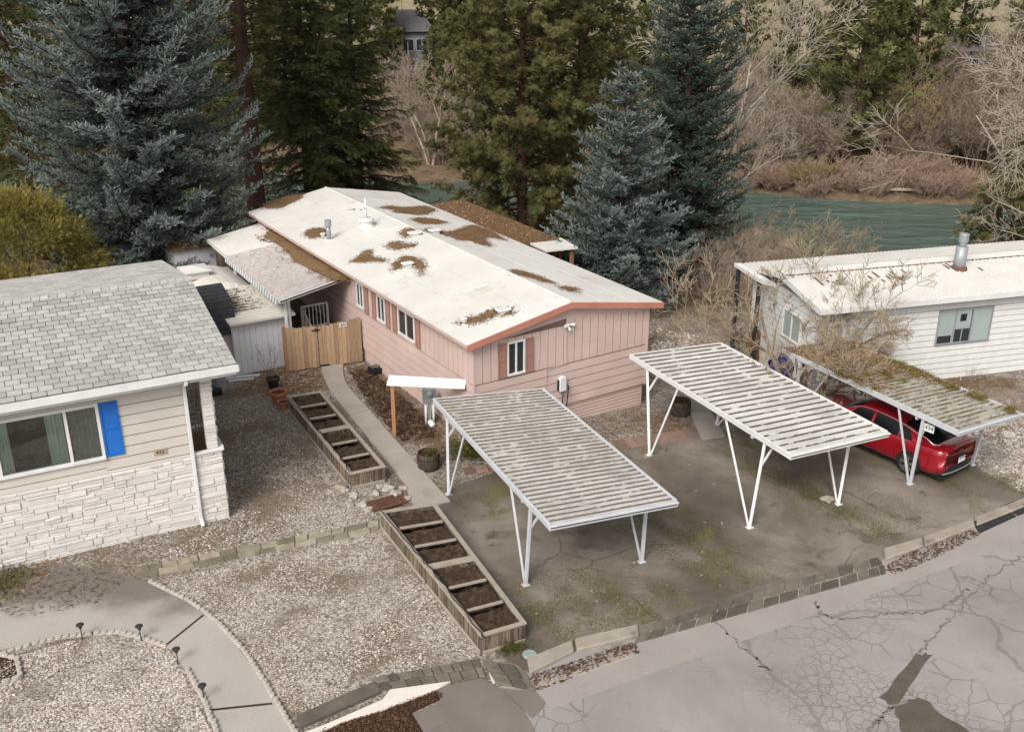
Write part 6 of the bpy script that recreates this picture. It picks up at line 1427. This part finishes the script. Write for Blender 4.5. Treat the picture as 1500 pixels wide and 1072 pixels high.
for a in (-.35,.31): m.box(a,a+.04,-.22,.22,.05,.2)
for a in (-.22,.18): m.box(-.31,.31,a,a+.04,.05,.2)
m.build('tray', MT['black'], t); m = MB(); m.box(-.3,.36,-.08,.1,.205,.235); m.build('board', MT['graywood'], t)
p = S(1105,517); m = MB(); q = random.Random(3)
pts = [(.03*q.uniform(-1,1),.03*q.uniform(-1,1),-.3+1.5*i/6) for i in range(7)]; m.tube(pts, [.42,.34,.30,.28,.27,.28,.26], 16); tag(m.build('tree_stump', MT['stump'], loc=(p.x,p.y,gz(p.x,p.y)), smooth=True), 'tall orange-brown tree stump in front of the white home', 'stump')
p = S(1081,520); t = thing('garden_lantern', 'dark garden lantern on a post between the carports', 'lantern', (p.x,p.y,gz(p.x,p.y)))
m = MB(); m.tube([(0,0,-.1),(0,0,.75)], .03, 8); m.build('post', MT['darkmetal'], t); m = MB(); m.lathe([(.03,.72),(.12,.78),(.16,1.08),(.13,1.1)], 6); m.build('lantern_body', MT['darkmetal'], t); m = MB(); m.lathe([(.19,1.08),(.06,1.22),(.02,1.32),(0,1.33)], 6); m.build('lantern_roof', MT['darkmetal'], t)
p = S(1153,551); t = thing('tarp_bundle', 'dark blue tarp bundle under the bare tree by the mossy carport', 'tarp', (p.x,p.y,gz(p.x,p.y)))
import bmesh
bm = bmesh.new(); bmesh.ops.create_icosphere(bm, subdivisions=4, radius=.5)
for v in bm.verts: v.co *= 1+.14*math.sin(v.co.x*14+v.co.z*9)+.1*math.sin(v.co.y*17-v.co.z*12); v.co.z = v.co.z*.95+.42
me = bpy.data.meshes.new('tarp_cover'); bm.to_mesh(me); bm.free(); me.materials.append(MT['tarp']); o = bpy.data.objects.new('tarp_cover', me); COL.objects.link(o); o.parent = t; o.scale = (1.25,.8,1)

# ------------------------------------------------------------------ red car
CA = R(36.1); c0 = S(1326,694); CO = c0+Matrix.Rotation(CA,3,'Z')@Vector((.90,1.42,0)); CO.z = .014
car = thing('parked_car', 'dark red fastback car parked nose-in under the mossy carport', 'car', CO, CA)
def interp(y, ys, vs):
    y = np.asarray(y); ys = np.array(ys); vs = np.array(vs); m = np.gradient(vs, ys); i = np.clip(np.searchsorted(ys, y)-1, 0, len(ys)-2)
    h = ys[i+1]-ys[i]; t = (y-ys[i])/h
    return (2*t**3-3*t**2+1)*vs[i]+(t**3-2*t**2+t)*h*m[i]+(-2*t**3+3*t**2)*vs[i+1]+(t**3-t**2)*h*m[i+1]
YS = [-2.44,-2.38,-2.2,-1.9,-1.45,-.8,0,.8,1.4,1.9,2.2,2.36,2.43]
ZB = [.46,.34,.27,.24,.23,.22,.22,.22,.22,.22,.24,.28,.40]
HWD = [.72,.83,.90,.925,.935,.925,.918,.922,.93,.905,.84,.74,.60]
ZS = [1.00,1.04,1.05,1.04,1.02,.985,.96,.945,.925,.86,.78,.71,.62]
yy = np.concatenate([[-2.44,-2.41], np.linspace(-2.36,2.36,46), [2.40,2.43]])
zb, hw, zs = interp(yy,YS,ZB), interp(yy,YS,HWD), interp(yy,YS,ZS)
m = MB(); sec = []
for y, b_, h, s in zip(yy, zb, hw, zs):
    half = [(h*.84,b_),(h*.965,b_+.07),(h*1.0,b_+.24),(h*.985,.60 if b_ < .5 else .62),(h*.995,s-.17),(h*.97,s-.05),(h*.89,s+.005),(h*.5,s+.03),(0,s+.04)]
    sec.append([Vector((x,y,z)) for x,z in half]+[Vector((-x,y,z)) for x,z in half[-2::-1]])
n = len(sec[0]); m.mesh([p for r_ in sec for p in r_], [(i*n+k,i*n+k+1,(i+1)*n+k+1,(i+1)*n+k) for i in range(len(sec)-1) for k in range(n-1)]+[tuple(range(n)), tuple(range((len(sec)-1)*n+n-1,(len(sec)-1)*n-1,-1))])
m.build('body', MT['car'], car, smooth=True)
RY = [-2.10,-1.6,-1.1,-.5,0,.4,.85,1.32]; RZ = [1.05,1.235,1.37,1.445,1.455,1.42,1.22,.95]; RW = [.66,.65,.635,.615,.605,.615,.68,.76]; BW = [.80,.86,.88,.885,.885,.885,.875,.84]
yc = np.linspace(-2.10,1.32,44); cz, cw, bw_ = interp(yc,RY,RZ), interp(yc,RY,RW), interp(yc,RY,BW); cb = interp(yc,YS,ZS)-.03
def csec(i):
    z = max(cz[i], cb[i]+.02); e = z-.05*min(1,(z-cb[i])/.3)
    return [Vector((bw_[i],yc[i],cb[i])), Vector((cw[i]+.03,yc[i],e)), Vector((cw[i]*.8,yc[i],z)), Vector((0,yc[i],z+.02)), Vector((-cw[i]*.8,yc[i],z)), Vector((-cw[i]-.03,yc[i],e)), Vector((-bw_[i],yc[i],cb[i]))]
CS = [csec(i) for i in range(44)]; m = MB(); m.mesh([p for r_ in CS for p in r_], [(i*7+k,i*7+k+1,(i+1)*7+k+1,(i+1)*7+k) for i in range(43) for k in range(6)]); m.build('cabin', MT['car'], car, smooth=True)
MT['carglass'] = mat('tinted_car_glass', (.005,.006,.007), None, 2, .14, .3)
def ci(y): return (y+2.10)/3.42*43
def csample(f, k):
    i = int(min(max(f,0),42)); t = f-i; return CS[i][k].lerp(CS[i+1][k], t)
def strip(y0, y1, k0, k1, v0, v1, off, N=14):
    r_ = []
    for j in range(N+1):
        f = ci(y0+(y1-y0)*j/N); a, b_ = csample(f,k0), csample(f,k1); r_.append((a.lerp(b_,v0)+off, a.lerp(b_,v1)+off))
    return r_
def addstrip(mb, r_):
    for (a,b_),(c,d) in zip(r_,r_[1:]): mb.face([a,b_,d,c])
for s, ks in ((1,(0,1)),(-1,(6,5))):
    for y0, y1 in ((-1.42,-1.02),(-.97,-.12),(-.04,.92)):
        m = MB(); r_ = strip(y0,y1,ks[0],ks[1],.10,.90,Vector((s*.008,0,.003)))
        if y0 < -1.3: r_ = [(a,a.lerp(b_,min(1,.25+j/9))) for j,(a,b_) in enumerate(r_)]
        if y1 > .9: r_ = [(a,a.lerp(b_,min(1,max(.05,(14-j)/6)))) for j,(a,b_) in enumerate(r_)]
        addstrip(m, r_); m.build('side_window', MT['carglass'], car, smooth=True)
    m = MB(); pts = [csample(ci(y),ks[0]).lerp(csample(ci(y),ks[1]),.97)+Vector((s*.012,0,.006)) for y in np.linspace(.8,-1.5,18)]+[Vector((s*x,y,z)) for x,y,z in ((.70,-1.75,1.20),(.72,-1.98,1.10),(.60,-2.10,1.07))]
    m.tube(pts, .017, 6); m.build('chrome_trim', MT['chrome'], car, smooth=True)
m = MB(); m.tube([(x,-2.12+.06*abs(x)**2,1.078-.02*abs(x)) for x in np.linspace(-.6,.6,9)], .015, 6); m.build('chrome_trim', MT['chrome'], car, smooth=True)
m = MB()
for ka, kb_ in ((1,2),(2,3),(3,4),(4,5)): addstrip(m, strip(-2.04,-1.02,ka,kb_, .25 if ka == 1 else 0, .75 if ka == 4 else 1, Vector((0,-.004,.009)), 16))
m.build('rear_window', MT['carglass'], car, smooth=True); m = MB()
for ka, kb_ in ((1,2),(2,3),(3,4),(4,5)): addstrip(m, strip(.42,1.24,ka,kb_, .25 if ka == 1 else 0, .75 if ka == 4 else 1, Vector((0,.006,.009)), 16))
m.build('windshield', MT['carglass'], car, smooth=True)
for s in (-1,1):
    for y in (-1.45,1.40):
        X0 = s*.935; h_ = float(interp([y],YS,HWD)[0])
        m = MB(); m.prism([(y+.385*math.cos(a),.345+.385*math.sin(a)) for a in np.linspace(0,2*PI,29)[:-1] if .345+.385*math.sin(a) > .2], h_-.05, h_+.004, M=Matrix(((0,0,s,0),(1,0,0,0),(0,1,0,0),(0,0,0,1)))); m.build('wheel_arch', MT['black'], car)
        WMx = Matrix(((0,0,s,0),(1,0,0,0),(0,1,0,0),(0,0,0,1))); WM2 = Matrix.Translation((0,y,.335))@WMx
        m = MB(); m.lathe([(.22,h_-.16),(.31,h_-.17),(.335,h_-.12),(.335,h_-.02),(.318,h_+.015),(.24,h_+.02),(.235,h_-.02)], 28, M=WM2); w = m.build('tyre', MT['tyre'], car, smooth=True)
        m = MB(); m.lathe([(.238,h_+.012),(.225,h_+.016),(.21,h_-.03)], 28, M=WM2); m.lathe([(0,h_+.005),(.05,h_+.005),(.06,h_-.02)], 12, M=WM2)
        for k in range(5):
            for dd in (-.13,.13):
                a = 2*PI*k/5+.3; p0 = WM2@Vector((.04*math.cos(a+dd*2),.04*math.sin(a+dd*2),h_-.005)); p1 = WM2@Vector((.222*math.cos(a+dd),.222*math.sin(a+dd),h_+.004)); m.bar(p0,p1,.034,.02,up=(s,0,0))
        m.build('rim', MT['rim'], w, smooth=False); m = MB(); m.lathe([(0,h_-.055),(.23,h_-.05)], 20, M=WM2); m.build('brake_disc', MT['darkmetal'], w)
    m = MB(); m.tube([(s*.92,.72,.98),(s*1.0,.68,1.02),(s*1.08,.66,1.03)], [.03,.075,.06], 10); m.build('door_mirror', MT['car'], car, smooth=True)
    for y in (-.62,.30): m = MB(); m.bar((s*.932,y,.80),(s*.93,y+.2,.81), .03,.025); m.build('door_handle', MT['car'], car, bevel=.005)
    m = MB(); m.hexa([Vector((s*x,y,z)) for x,y,z in ((.30,-2.452,.83),(.80,-2.37,.80),(.80,-2.30,.80),(.30,-2.40,.83),(.30,-2.445,.895),(.80,-2.36,.91),(.80,-2.30,.91),(.30,-2.40,.895))]); m.hexa([Vector((s*x,y,z)) for x,y,z in ((.80,-2.368,.81),(.932,-2.05,.86),(.86,-2.05,.86),(.78,-2.30,.81),(.80,-2.36,.905),(.925,-2.05,.92),(.86,-2.05,.92),(.78,-2.30,.905))]); m.build('tail_light', MT['redlamp'], car, bevel=.006)
    m = MB(); m.box(s*.66-.07,s*.66+.07,-2.432,-2.40,.72,.765); m.build('reversing_light', MT['whiteclean'], car)
    for y in (-1.0,-.08,.95): m = MB(); m.bar((s*.9345,y,.36),(s*.934,y,.93), .008, .006); m.build('door_gap', MT['black'], car)
    m = MB(); m.hexa([Vector((s*x,y,z)) for x,y,z in ((.45,2.42,.60),(.78,2.22,.66),(.76,2.15,.66),(.45,2.35,.60),(.45,2.41,.66),(.78,2.21,.75),(.76,2.15,.75),(.45,2.35,.66))]); m.build('headlight', MT['glassgreen'], car)
m = MB(); m.tube([(x,-2.455+.10*abs(x)**2.6,.87) for x in np.linspace(-.8,.8,11)], .014, 6); m.build('tail_light_bar', MT['redlamp'], car)
m = MB(); sc_ = []
for x in np.linspace(-.88,.88,15): o_ = -2.475+.24*abs(x)**3; sc_.append([(x,o_,.30),(x,o_-.012,.50),(x*.985,o_+.03,.52),(x*.97,o_+.16,.29)])
m.mesh([p for r_ in sc_ for p in r_], [(i*4+k,i*4+k+1,(i+1)*4+k+1,(i+1)*4+k) for i in range(14) for k in range(3)]); m.build('rear_bumper', MT['black'], car, smooth=False)
m = MB(); m.tube([(x,-2.495+.24*abs(x)**3,.335) for x in np.linspace(-.74,.74,11)], .017, 6); m.build('diffuser_trim', MT['chrome'], car)
m = MB(); m.box(-.16,.16,-2.505,-2.49,.56,.73); o = m.build('licence_plate', MT['whiteclean'], car, bevel=.006); m = MB(); m.box(-.15,.15,-2.509,-2.5055,.69,.72); m.build('plate_band', MT['tarp'], o)
m = MB(); m.box(-.72,.72,-2.4,2.25,.16,.25); m.build('underbody', MT['black'], car)

# ------------------------------------------------------------------ trees
def px_at(px, Y_, z=5.0): return (px-750)/1500*(Y_*CP+(CAM_H-z)*SP)
conifer_tree('blue_spruce', 'huge silvery blue spruce filling the upper left behind the grey shingle roof', px_at(205,43.5), 43.5, 29, 6.1, 3, 'spruce', MT['bluespruce'], MT['bark'], .38, .5, density=1.0)
conifer_tree('blue_spruce', 'smaller silvery blue spruce at the right rear corner of the pink home', px_at(913,41.5), 41.5, 9.9, 3.75, 8, 'spruce', MT['bluespruce'], MT['bark'], .2, .3, density=1.05)
conifer_tree('dark_spruce', 'dark green-blue spruce standing just right behind the smaller blue spruce', px_at(1003,47), 47, 19, 3.9, 12, 'spruce', MT['darkspruce'], MT['bark'], .28, .5, density=.95)
conifer_tree('ponderosa_pine', 'broad olive ponderosa pine behind the ridge centre of the pink home', px_at(765,54), 54, 23, 5.0, 21, 'pine', MT['pine'], MT['barkred'], .36, 1.0, density=1.35)
conifer_tree('ponderosa_pine', 'second olive pine close behind, mostly covered by the broad ponderosa', px_at(850,61,8), 61, 24, 4.6, 22, 'pine', MT['pine'], MT['barkred'], .34, 2.0, density=1.0)
conifer_tree('douglas_fir', 'dark drooping fir with bare lower trunk behind the pink home roof peak', px_at(448,57), 57, 26, 5.4, 31, 'fir', MT['fir'], MT['bark'], .42, 3.4, density=1.0)
conifer_tree('douglas_fir', 'dark green fir leaning over the river beyond the roof peak', px_at(520,61), 61, 22, 5.2, 32, 'fir', MT['fir'], MT['bark'], .3, 2.0, density=.95)
conifer_tree('ponderosa_pine', 'tall pine with a thick red-brown trunk between blue spruce and fir', px_at(366,52), 52, 27, 4.2, 33, 'pine', MT['pine'], MT['barkred'], .55, 9.5, density=.7)
conifer_tree('douglas_fir', 'dark fir with bare trunk at the upper left edge behind the blue spruce', px_at(25,57), 57, 24, 4.6, 35, 'fir', MT['fir'], MT['barkred'], .4, 5.0, density=.6)
conifer_tree('douglas_fir', 'dark fir deep in shade between the big blue spruce and the thick red trunk', px_at(300,64), 64, 25, 5.2, 36, 'fir', MT['fir'], MT['bark'], .36, 2.5, density=.6)
conifer_tree('douglas_fir', 'dark fir hidden low behind the left flank of the big blue spruce', px_at(110,66), 66, 22, 5.5, 37, 'fir', MT['fir'], MT['bark'], .36, 1.5, density=.6)
conifer_tree('young_pine', 'young bright green pine above the cream roof at the right edge', px_at(1508,54), 54, 8.0, 2.5, 41, 'pine', MT['pine'], MT['barkred'], .16, .6, density=1.2)
# golden arborvitae at the left edge
def arbor(name, label, X, Y_, h, rad, seed):
    t = thing(name, label, 'tree', (X, Y_, gz(X,Y_))); r = np.random.default_rng(seed); P, D, A = [], [], []
    for k in range(240):
        u = r.random()**.8; z = .15+u*h*.92; a = r.uniform(0,6.28); rr_ = rad*(1-u**2.4)**.6*r.uniform(.72,1.05); c = np.array((rr_*math.cos(a), rr_*math.sin(a), z)); n = 130
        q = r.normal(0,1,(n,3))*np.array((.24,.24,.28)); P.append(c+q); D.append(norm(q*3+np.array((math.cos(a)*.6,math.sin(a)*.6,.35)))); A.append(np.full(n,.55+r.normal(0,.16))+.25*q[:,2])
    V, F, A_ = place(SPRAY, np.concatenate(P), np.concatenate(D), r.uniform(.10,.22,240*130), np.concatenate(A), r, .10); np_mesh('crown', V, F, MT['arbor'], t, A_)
    trunk_mesh(h*.8, .16, seed=seed).build('trunk', MT['bark'], t, smooth=True)
arbor('arborvitae', 'rounded golden-green arborvitae at the left edge behind the grey roof', px_at(22,37.5), 37.5, 5.4, 2.9, 51)
# bare ornamental tree and other leafless trees
bare_obj('ornamental_tree', 'spreading leafless ornamental tree with tan twigs in front of the white home', 'tree', S(1178,590).x, S(1178,590).y, MT['twigtan'], 63, split=.030, h=4.9, nst=8, spread=1.1, depth=4, kids=5, r0=.12, up=.20, wig=.11, first=.2, shrink=.60, minr=.0085, tmin=.36, m2=MT['twigbranch'])
bare_obj('bare_tree', 'pale leafless tree reaching in from the upper right edge', 'tree', px_at(1600,52), 52, MT['twigwhite'], 371, split=.05, h=16, nst=5, spread=.45, depth=4, kids=5, r0=.14, up=-.02, wig=.12, tmin=.45, first=.2, shrink=.58, minr=.011)
bare_obj('bare_tree', 'low pale leafless tree spreading over the cream roof from the right edge', 'tree', px_at(1600,47), 47, MT['twigwhite'], 375, split=.05, h=9.5, nst=5, spread=.8, depth=4, kids=4, r0=.13, up=.03, wig=.13, tmin=.45, first=.2, shrink=.6, minr=.009)
bare_obj('bare_tree', 'pale leafless tree arching out right of the dark spruce top', 'tree', px_at(1055,57), 57, MT['twigwhite'], 173, split=.05, h=18, nst=3, spread=.12, depth=4, kids=5, r0=.22, up=.3, wig=.09, tmin=.42, first=.15, shrink=.55, minr=.011)
bare_obj('bare_tree', 'grey leafless tree on the bank between fir and ponderosa', 'tree', px_at(625,92), 93, MT['twigpink'], 73, split=.05, h=11, nst=3, spread=.3, depth=4, kids=5, r0=.16, up=.3, wig=.13, first=.2, shrink=.55, minr=.016)
bare_obj('bare_tree', 'leafless tree with grey-green limbs on the far bank under the dark-roofed house', 'tree', px_at(1335,91), 91, MT['twigolive'], 74, split=.05, h=10, nst=4, spread=.5, depth=4, kids=5, r0=.16, up=.2, wig=.15, first=.25, shrink=.55, minr=.016)
# brush on the near bank beside the pink home
protos = []
def shrub_set(name, specs, m, label, group, seeds, cat='shrub', **kw):
    pr = []
    for i, (px, Y_, z, s) in enumerate(specs):
        X_ = px_at(px, Y_, z); k = i % len(seeds)
        if i < len(seeds):
            o = bare_obj(name, label, cat, X_, Y_, m, seeds[i], group, **kw); pr.append(o)
        else: o = dup(pr[k], (X_, Y_, gz(X_,Y_)), 0, 1, label, group)
        o.scale = (s*rnd.uniform(.85,1.15), s*rnd.uniform(.85,1.15), s*rnd.uniform(.85,1.15)); o.rotation_euler = (0,0,rnd.uniform(0,6.28))
        if isinstance(label, (list,tuple)): o['label'] = label[i]
bank = dict(h=3.2, nst=8, spread=.6, depth=3, kids=5, r0=.022, up=.3, wig=.13, first=.25, shrink=.55, minr=.006)
shrub_set('brush', [(1035,43,1,.8),(1062,46,1,.9),(1085,44,1,.85),(1050,50,0,1.0),(1100,49,0,1.0),(1120,46,0,.8),(1015,50,0,1.1),(1075,41,0,.62),(1045,41,0,.6),(1108,42,0,.65)], MT['twigpink'], 'pinkish leafless brush beside the spruces on the near river bank', 'leafless brush on the near bank', (81,82,83), **bank)
shrub_set('budding_brush', [(1075,53,0,1.2),(1130,54,0,1.25),(1190,54,0,1.3),(1245,54,0,1.2),(1105,57,0,1.1),(1160,52,0,.9)], MT['twigtan'], 'tan budding brush on the river edge behind the white home', 'tan budding brush along the river edge', (84,85), **bank)
shrub_set('brush', [(300,54,0,1.0),(330,58,0,1.1),(275,58,0,1.1),(395,60,-2,1.1),(560,63,-3,1.1),(600,64,-3,.9),(420,63,-3,1.0),(480,64,-3,1.1),(345,62,-3,1.2)], MT['twigolive'], 'olive leafless brush on the wooded bank behind the sheds', 'olive brush on the wooded bank', (86,87), **bank)
# far bank thickets
thick = dict(h=6.2, nst=9, spread=.55, depth=3, kids=6, r0=.05, up=.3, wig=.13, first=.4, shrink=.52, minr=.014)
def scatter(n, x0, x1, y0, y1, s0, s1, keep=None):
    out = []
    while len(out) < n:
        px, Y_ = rnd.uniform(x0,x1), rnd.uniform(y0,y1)
        if keep and not keep(px, Y_): continue
        out.append((px, Y_, -2, rnd.uniform(s0,s1)))
    return out
yfar = lambda px, Y_: Y_-(88-.12*px_at(px,Y_,-3))
shrub_set('thicket_shrub', scatter(54,1055,1210,87,106,.75,1.15, lambda p,y: yfar(p,y) > 3)+scatter(18,1010,1060,88,104,.7,1.0, lambda p,y: yfar(p,y) > 3), MT['twigpink'], 'pinkish grey leafless shrub on the far bank left of the tallest far pine', 'leafless thicket on the far bank, left part', (91,92,93), **thick)
shrub_set('thicket_shrub', scatter(80,1290,1560,87,108,.65,1.1, lambda p,y: yfar(p,y) > 4.5), MT['twig'], 'grey brown leafless shrub on the far bank right of the tallest far pine', 'leafless thicket on the far bank, right part', (94,95,96), **thick)
shrub_set('thicket_shrub', scatter(34,560,720,93,110,.55,.95, lambda p,y: yfar(p,y) > 4), MT['twigpink'], 'leafless shrub on the far bank in the gap between fir and ponderosa', 'leafless shrubs in the gap between fir and ponderosa', (97,98), **thick)
willow = dict(h=2.2, nst=14, spread=.8, depth=2, kids=6, r0=.022, up=.35, wig=.12, first=.35, shrink=.55, minr=.012)
shrub_set('willow_shrub', scatter(80,1085,1420,78,90,.6,1.1, lambda p,y: (-3.0 if p > 1150 else -1) < yfar(p,y) < 2.6), MT['twigred'], 'low reddish willow shrub along the far waterline', 'reddish willows along the far waterline', (101,102,103), **willow)
shrub_set('willow_shrub', [(1190,84.2,-4,1.35),(1178,84.6,-4,1.1)], MT['twigolive'], ['olive-yellow willow clump at the left end of the reddish waterline willows','smaller olive willow leaning beside the yellow waterline clump'], 'olive willows at the waterline', (104,), **willow)
shrub_set('dry_shrub', [(1450,31.0,0,.5),(1478,30.2,0,.45),(1340,32.3,0,.4),(1490,29.2,0,.4),(1425,32.6,0,.35)], MT['twigred'], 'low dry shrub in the leaf bed in front of the white home', 'dry shrubs in the bed before the white home', (105,106), h=1.8, nst=9, spread=.9, depth=2, kids=4, r0=.012, up=.2, wig=.15, first=.2, shrink=.55, minr=.005)
def groundcover(px, py, rx, ry, n, label, seed, h=.28):
    p = S(px,py); r = np.random.default_rng(seed); P = r.normal(0,1,(n,3))*np.array((rx,ry,.0)); P[:,2] = np.abs(r.normal(0,h*.5,n)); V, F, A = place(SPRAY, P, r.normal(0,1,(n,3))*np.array((1,1,.5))+np.array((0,0,.6)), r.uniform(.06,.16,n), r.random(n), r)
    o = np_mesh('low_shrub', V, F, MT['shrubleaf'], None, A); o.location = (p.x,p.y,gz(p.x,p.y)); tag(o, label, 'shrub')
groundcover(695,662,.45,.30,1800,'yellow-green low shrub under the back edge of the left carport',1); groundcover(748,950,.16,.10,260,'small tuft of weeds at the foot of the nearest planter',2,.12); groundcover(0,860,.3,.5,500,'green weeds at the left edge of the curved path',5,.2)

# far pines
def far_pine(px, Y_, h, rad, seed, label, group=None, z0=1.5):
    X_ = px_at(px, Y_, 0); return conifer_tree('far_pine', label, X_, Y_, h, rad, seed, 'far', MT['farpine'], MT['barkred'], .3, z0, group, 1.9)
fp = far_pine(1252, 91.5, 21, 4.3, 201, 'tallest olive pine on the far bank, its foot near the waterline', None, 1.2)
f2 = far_pine(1160, 99, 16, 3.4, 202, 'olive pine on the far bank left of the tallest far pine', None, 1.5)
far_pine(1330, 101, 15, 3.6, 203, 'olive pine on the far bank right of the tallest far pine', None, 1.2)
far_pine(1395, 111, 14, 3.4, 204, 'olive pine beside the dark-roofed far house', None, 1.5)
far_pine(1215, 108, 9, 2.0, 205, 'small slim pine between the two left far pines', None, .8)
far_pine(1290, 103, 13, 3.0, 206, 'olive pine tucked close behind the tallest far pine', None, 1.0)
for px, Y_, s, k in ((690,108,1.0,0),(720,112,1.1,1),(655,116,1.0,0),(560,110,1.05,1),(500,112,1.1,0),(420,108,1.1,1),(250,104,1.1,0),(60,100,1.2,1),(1085,112,.9,1),(1500,112,1.0,0),(1540,104,1.1,1),(880,104,1.1,0),(960,108,1.1,1),(330,100,1.25,0),(285,108,1.25,1),(10,104,1.2,0),(380,106,1.2,1),(640,104,.75,1),(668,106,.8,0),(800,118,1.1,0),(-30,92,1.1,0),(160,96,1.1,1),(1620,100,1.1,0)):
    src = (fp,f2)[k]; X_ = px_at(px,Y_,0); dup(src, (X_,Y_,gz(X_,Y_)), rnd.uniform(0,6), s*.85, 'olive pine on the far hillside mostly hidden by nearer trees', 'far hillside pines behind nearer trees')
# scattered dark bushes high on the hill
for px, Y_, lb in ((1368,132,'dark bush high on the dry hillside near the top edge'),):
    X_ = px_at(px,Y_,5); dup(f2, (X_,Y_,gz(X_,Y_)), 1, .35, lb)
# driftwood on the gravel bar
for i, (px, py, a, L) in enumerate(((1210,255,10,4.5),(1245,256,-8,5),(1285,262,5,3.5),(1335,274,-14,4.2),(1180,253,20,3))):
    p = S(px,py,-3.9); m = MB(); q = random.Random(i); m.tube([(-L/2,0,0),(0,q.uniform(-.2,.2),.12),(L/2,0,.05)], [.16,.13,.06], 7); z = gz(p.x,p.y)+.18
    tag(m.build('driftwood', MT['twigwhite'], loc=(p.x,p.y,z), rotz=R(a), smooth=True), 'pale driftwood log lying on the far gravel bar', 'driftwood', 'driftwood logs on the far bar')
# far houses
def far_ground(px, py):
    u = (px-750)/1500; v = (py-536)/1500; dn = SP+v*CP; fw__ = CP-v*SP; k = 86.0
    while k < 300:
        if CAM_H-k*dn/fw__ <= gz(u*k/fw__, k): break
        k += .25
    return u*k/fw__, k
def far_house(px, py, w, d, h, rot, wall, label, rust=False):
    X_, Y_ = far_ground(px, py); Y_ += d/2; z = gz(X_,Y_-d/2)-.2; t = thing('far_house', label, 'house', (X_,Y_,z), R(rot))
    m = MB(); m.box(-w/2,w/2,-d/2,d/2,-2,h); m.build('wall', MT[wall], t)
    m = MB(); e = .5; m.mesh([(-w/2-e,-d/2-e,h),(w/2+e,-d/2-e,h),(w/2+e,d/2+e,h),(-w/2-e,d/2+e,h),(-w/4,0,h+2.0),(w/4,0,h+2.0)], [(0,1,5,4),(1,2,5),(2,3,4,5),(3,0,4),(3,2,1,0)]); m.build('roof', MT['terra_roofgrey'], t)
    for x in (-w*.3, 0, w*.3):
        for zz in ([.9, 3.6] if h > 4.5 else [.9]): window(t, lambda u,o,z_: Vector((u,-d/2-o,z_)), x-.7, x+.7, zz, zz+1.3, (x,), 'metalgrey', fw_=.12)
    if rust:
        m = MB(); m.box(-w/2-2.6,-w/2-.01,-d/2+.5,d/2,-1,2.8); m.build('side_wing', MT['farbrown'], t)
        m = MB(); m.box(w/2+.01,w/2+1.8,-d/2+.5,d/2,-1,2.2); m.build('side_wing', MT['farbrown'], t)
    m = MB(); m.box(-w/2,w/2,-d/2-2.4,-d/2-.02,.25,.42)
    for k in range(5): x = -w/2+.1+k*(w-.2)/4; m.box(x-.06,x+.06,-d/2-2.35,-d/2-2.25,-2,1.25)
    m.box(-w/2,w/2,-d/2-2.33,-d/2-2.27,1.15,1.25); m.build('deck', MT['deckwood'], t)
    return t
far_house(596, 126, 5, 6, 5.6, 5, 'farwall', 'grey two-storey house with rust side wings across the river, seen between fir and ponderosa', True)
far_house(1430, 116, 6, 6, 2.9, -14, 'farwall', 'single-storey grey house with dark hip roof across the river at the upper right')
m = MB(); q = random.Random(9); X_, Y_ = far_ground(590, 133)
for k in range(30): x = -3.2+k*.22; m.box(x,x+.2,q.uniform(-.2,0),.3,-.6,.5+q.uniform(-.15,.15))
tag(m.build('terrace_wall', MT['rock'], loc=(X_,Y_,gz(X_,Y_)+.2)), 'pale stone terrace wall below the rust-winged far house', 'wall')
for px, py_, h in ((646,152,10),(656,150,9),(593,150,10)):
    X_, py_ = far_ground(px, py_); t = thing('slim_pine', 'slim bare reddish trunk on the slope across the river', 'tree', (X_,py_,gz(X_,py_)), 0, 'slim reddish trunks across the river'); trunk_mesh(h,.22,(q.uniform(-.03,.03),0),7,px).build('trunk', MT['barkred'], t, smooth=True)

# ------------------------------------------------------------------ camera and light
cam = bpy.data.cameras.new('camera'); co = bpy.data.objects.new('camera', cam); COL.objects.link(co)
cam.sensor_width = 36; cam.lens = 36; cam.clip_start = .1; cam.clip_end = 3000
co.location = (0,0,CAM_H); co.rotation_euler = (R(90)-PITCH, 0, 0); sc.camera = co
w = bpy.data.worlds.new('World'); sc.world = w; w.use_nodes = True; nt = w.node_tree
SUN_EL, SUN_AZ = R(42), math.atan2(-.42,-.90)   # azimuth from +Y towards +X
sky = nt.nodes.new('ShaderNodeTexSky'); sky.sky_type = 'NISHITA'; sky.sun_disc = False; sky.sun_elevation = SUN_EL; sky.sun_rotation = SUN_AZ; sky.air_density = 1.0; sky.dust_density = 3.0; sky.ozone_density = 1.0
hs = nt.nodes.new('ShaderNodeHueSaturation'); hs.inputs['Saturation'].default_value = .10
nt.links.new(sky.outputs[0], hs.inputs['Color']); bg = nt.nodes['Background']; nt.links.new(hs.outputs[0], bg.inputs['Color']); bg.inputs['Strength'].default_value = .105
sl = bpy.data.lights.new('sun', 'SUN'); so_ = bpy.data.objects.new('sun', sl); COL.objects.link(so_)
sl.energy = 1.75; sl.angle = R(26); sl.color = (1.0,.94,.865)
sd = Vector((math.sin(SUN_AZ)*math.cos(SUN_EL), math.cos(SUN_AZ)*math.cos(SUN_EL), math.sin(SUN_EL)))
so_.rotation_euler = sd.to_track_quat('Z','Y').to_euler(); so_.location = (0,0,60)
vs = sc.view_settings; vs.view_transform = 'Standard'; vs.look = 'None'; vs.gamma = 1; vs.exposure = 0.80; vs.use_curve_mapping = False
sc.cycles.max_bounces = 5; sc.cycles.diffuse_bounces = 3; sc.cycles.transparent_max_bounces = 6
